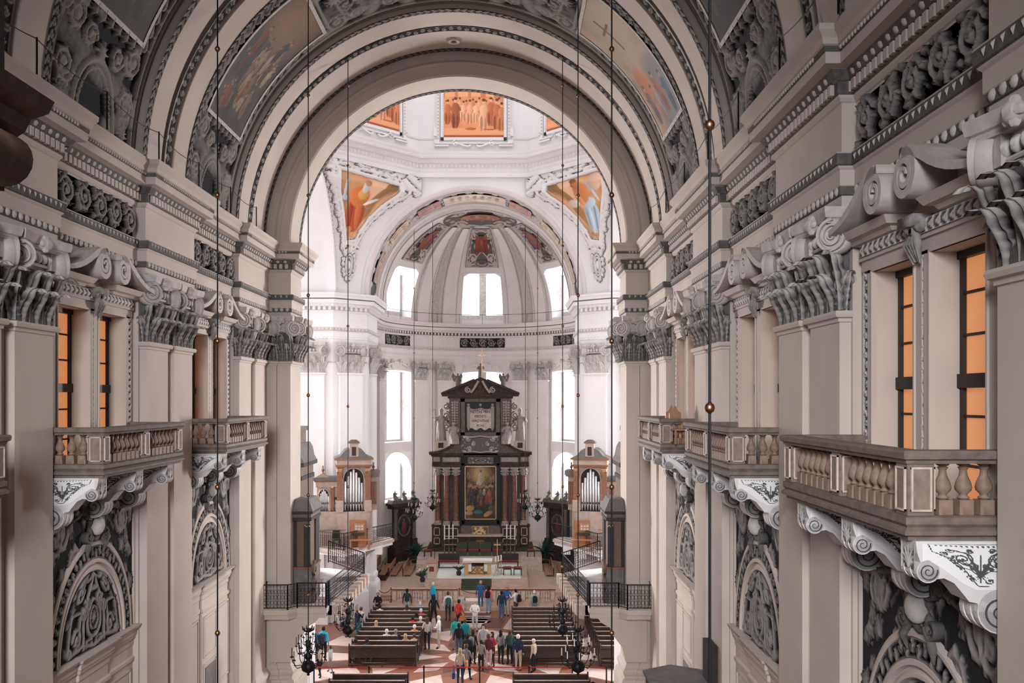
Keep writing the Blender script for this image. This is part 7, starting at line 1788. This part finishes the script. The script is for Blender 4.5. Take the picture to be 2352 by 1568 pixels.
p(1152, 1357, NAVY, JEANS, 'd', 'man in a navy T-shirt and jeans beside the empty pews', 'stand', rz=-.3); p(1164, 1346, (.03, .09, .24), BEIGE, 'l', 'fair-haired man in a blue top and beige trousers by the altar rail', 'bag', False, 2.6, 1.8)
a6 = p(1185, 1353, WHITE, BROWN, 'd', 'man in a white shirt with a black backpack by the empty pews', 'photo', False, .9); backpack(a6, BLACK, 'black backpack on the man in the white shirt'); a7 = p(1227, 1356, (.34, .42, .40), (.12, .2, .24), 'w', 'person in a grey-green top with a dark backpack in front of the empty pews', 'stand', False, .2, 1.62); backpack(a7, BLACK, 'dark backpack on the person in front of the empty pews')
p(981, 1417, (.42, .37, .33), BLACK, 'B', 'woman in a beige coat and black trousers standing beside the pews', 'bag', True, .3); a8 = p(1008, 1414, WHITE, BEIGE, 'w', 'white-haired man in a white shirt and beige trousers on the walk', 'fold', False, 1.4); handbag(a8, (.06, .07, .1), 'dark grey shoulder bag on the white-haired man in beige trousers', 1, 1.1)
p(1046, 1417, TEAL, GREY, 'b', 'person in a pale teal jacket with light sleeves in the middle group', 'stand', True, .3); a9 = p(1068, 1421, (.01, .20, .21), BLACK, 'b', 'person in a darker teal jacket in the middle group', 'stand', False, -.1); 
p(1054, 1431, BLACK, (.06, .08, .12), 'd', 'man in a black jacket and grey-blue jeans in the middle group', 'stand', False, .2); a10 = p(1086, 1446, BLACK, BLACK, 'D', 'woman with long dark hair in black in the middle group', 'stand', True, -.3); backpack(a10, GREY, 'grey backpack on the long-haired woman in black'); p(1074, 1456, (.015, .02, .03), BLACK, 'd', 'man in a dark jacket with his back to the belt barrier', 'stand', False, -.2)
a11 = p(1057, 1489, BEIGE, (.02, .04, .08), 'L', 'blonde woman in a beige vest right at the red belt', 'stand', True, -.1); handbag(a11, (.40, .22, .12), 'tan shoulder bag of the blonde woman at the belt', 1, 1.15); handbag(a11, (.02, .06, .22), 'blue bag held low by the blonde woman at the belt', -1, .62)
p(1071, 1479, GREY, BLACK, 'b', 'person with a grey scarf stepping beside the blonde woman at the belt', 'walk', True, -.5)
p(1110, 1433, LGREY, (.03, .03, .04), 'd', 'tall man in a printed pale grey T-shirt facing the nave', 'stand', False, PI+.1, 1.8); p(1122, 1456, MAROON, (.50, .40, .36), 'b', 'woman in a maroon top and pale trousers among the standing group', 'stand', True, .2); p(1131, 1451, (.30, .03, .04), BLACK, 'D', 'dark-haired woman in dark red beside the printed T-shirt', 'bag', True, 2.2)
a12 = p(1150, 1446, GREY, BLACK, 'D', 'woman in a grey vest and black trousers by the empty pews', 'bag', True, -.6); p(1171, 1446, DGREEN, BLACK, 'B', 'woman with long brown hair in dark green behind the grey vest', 'stand', True, .4)
p(1105, 1470, (.22, .19, .17), BLACK, 'd', 'child with a grey backpack in the standing group', 'stand', False, .1, 1.5)
p(1190, 1457, NAVY, (.45, .38, .30), 'w', 'bald older man in a navy top and beige shorts at the pew corner', 'bag', False, -.2, 1.74); p(1226, 1467, BEIGE, BLACK, 'w', 'white-haired person in a beige blouse behind the empty pews', 'stand', True, 1.0, 1.6)
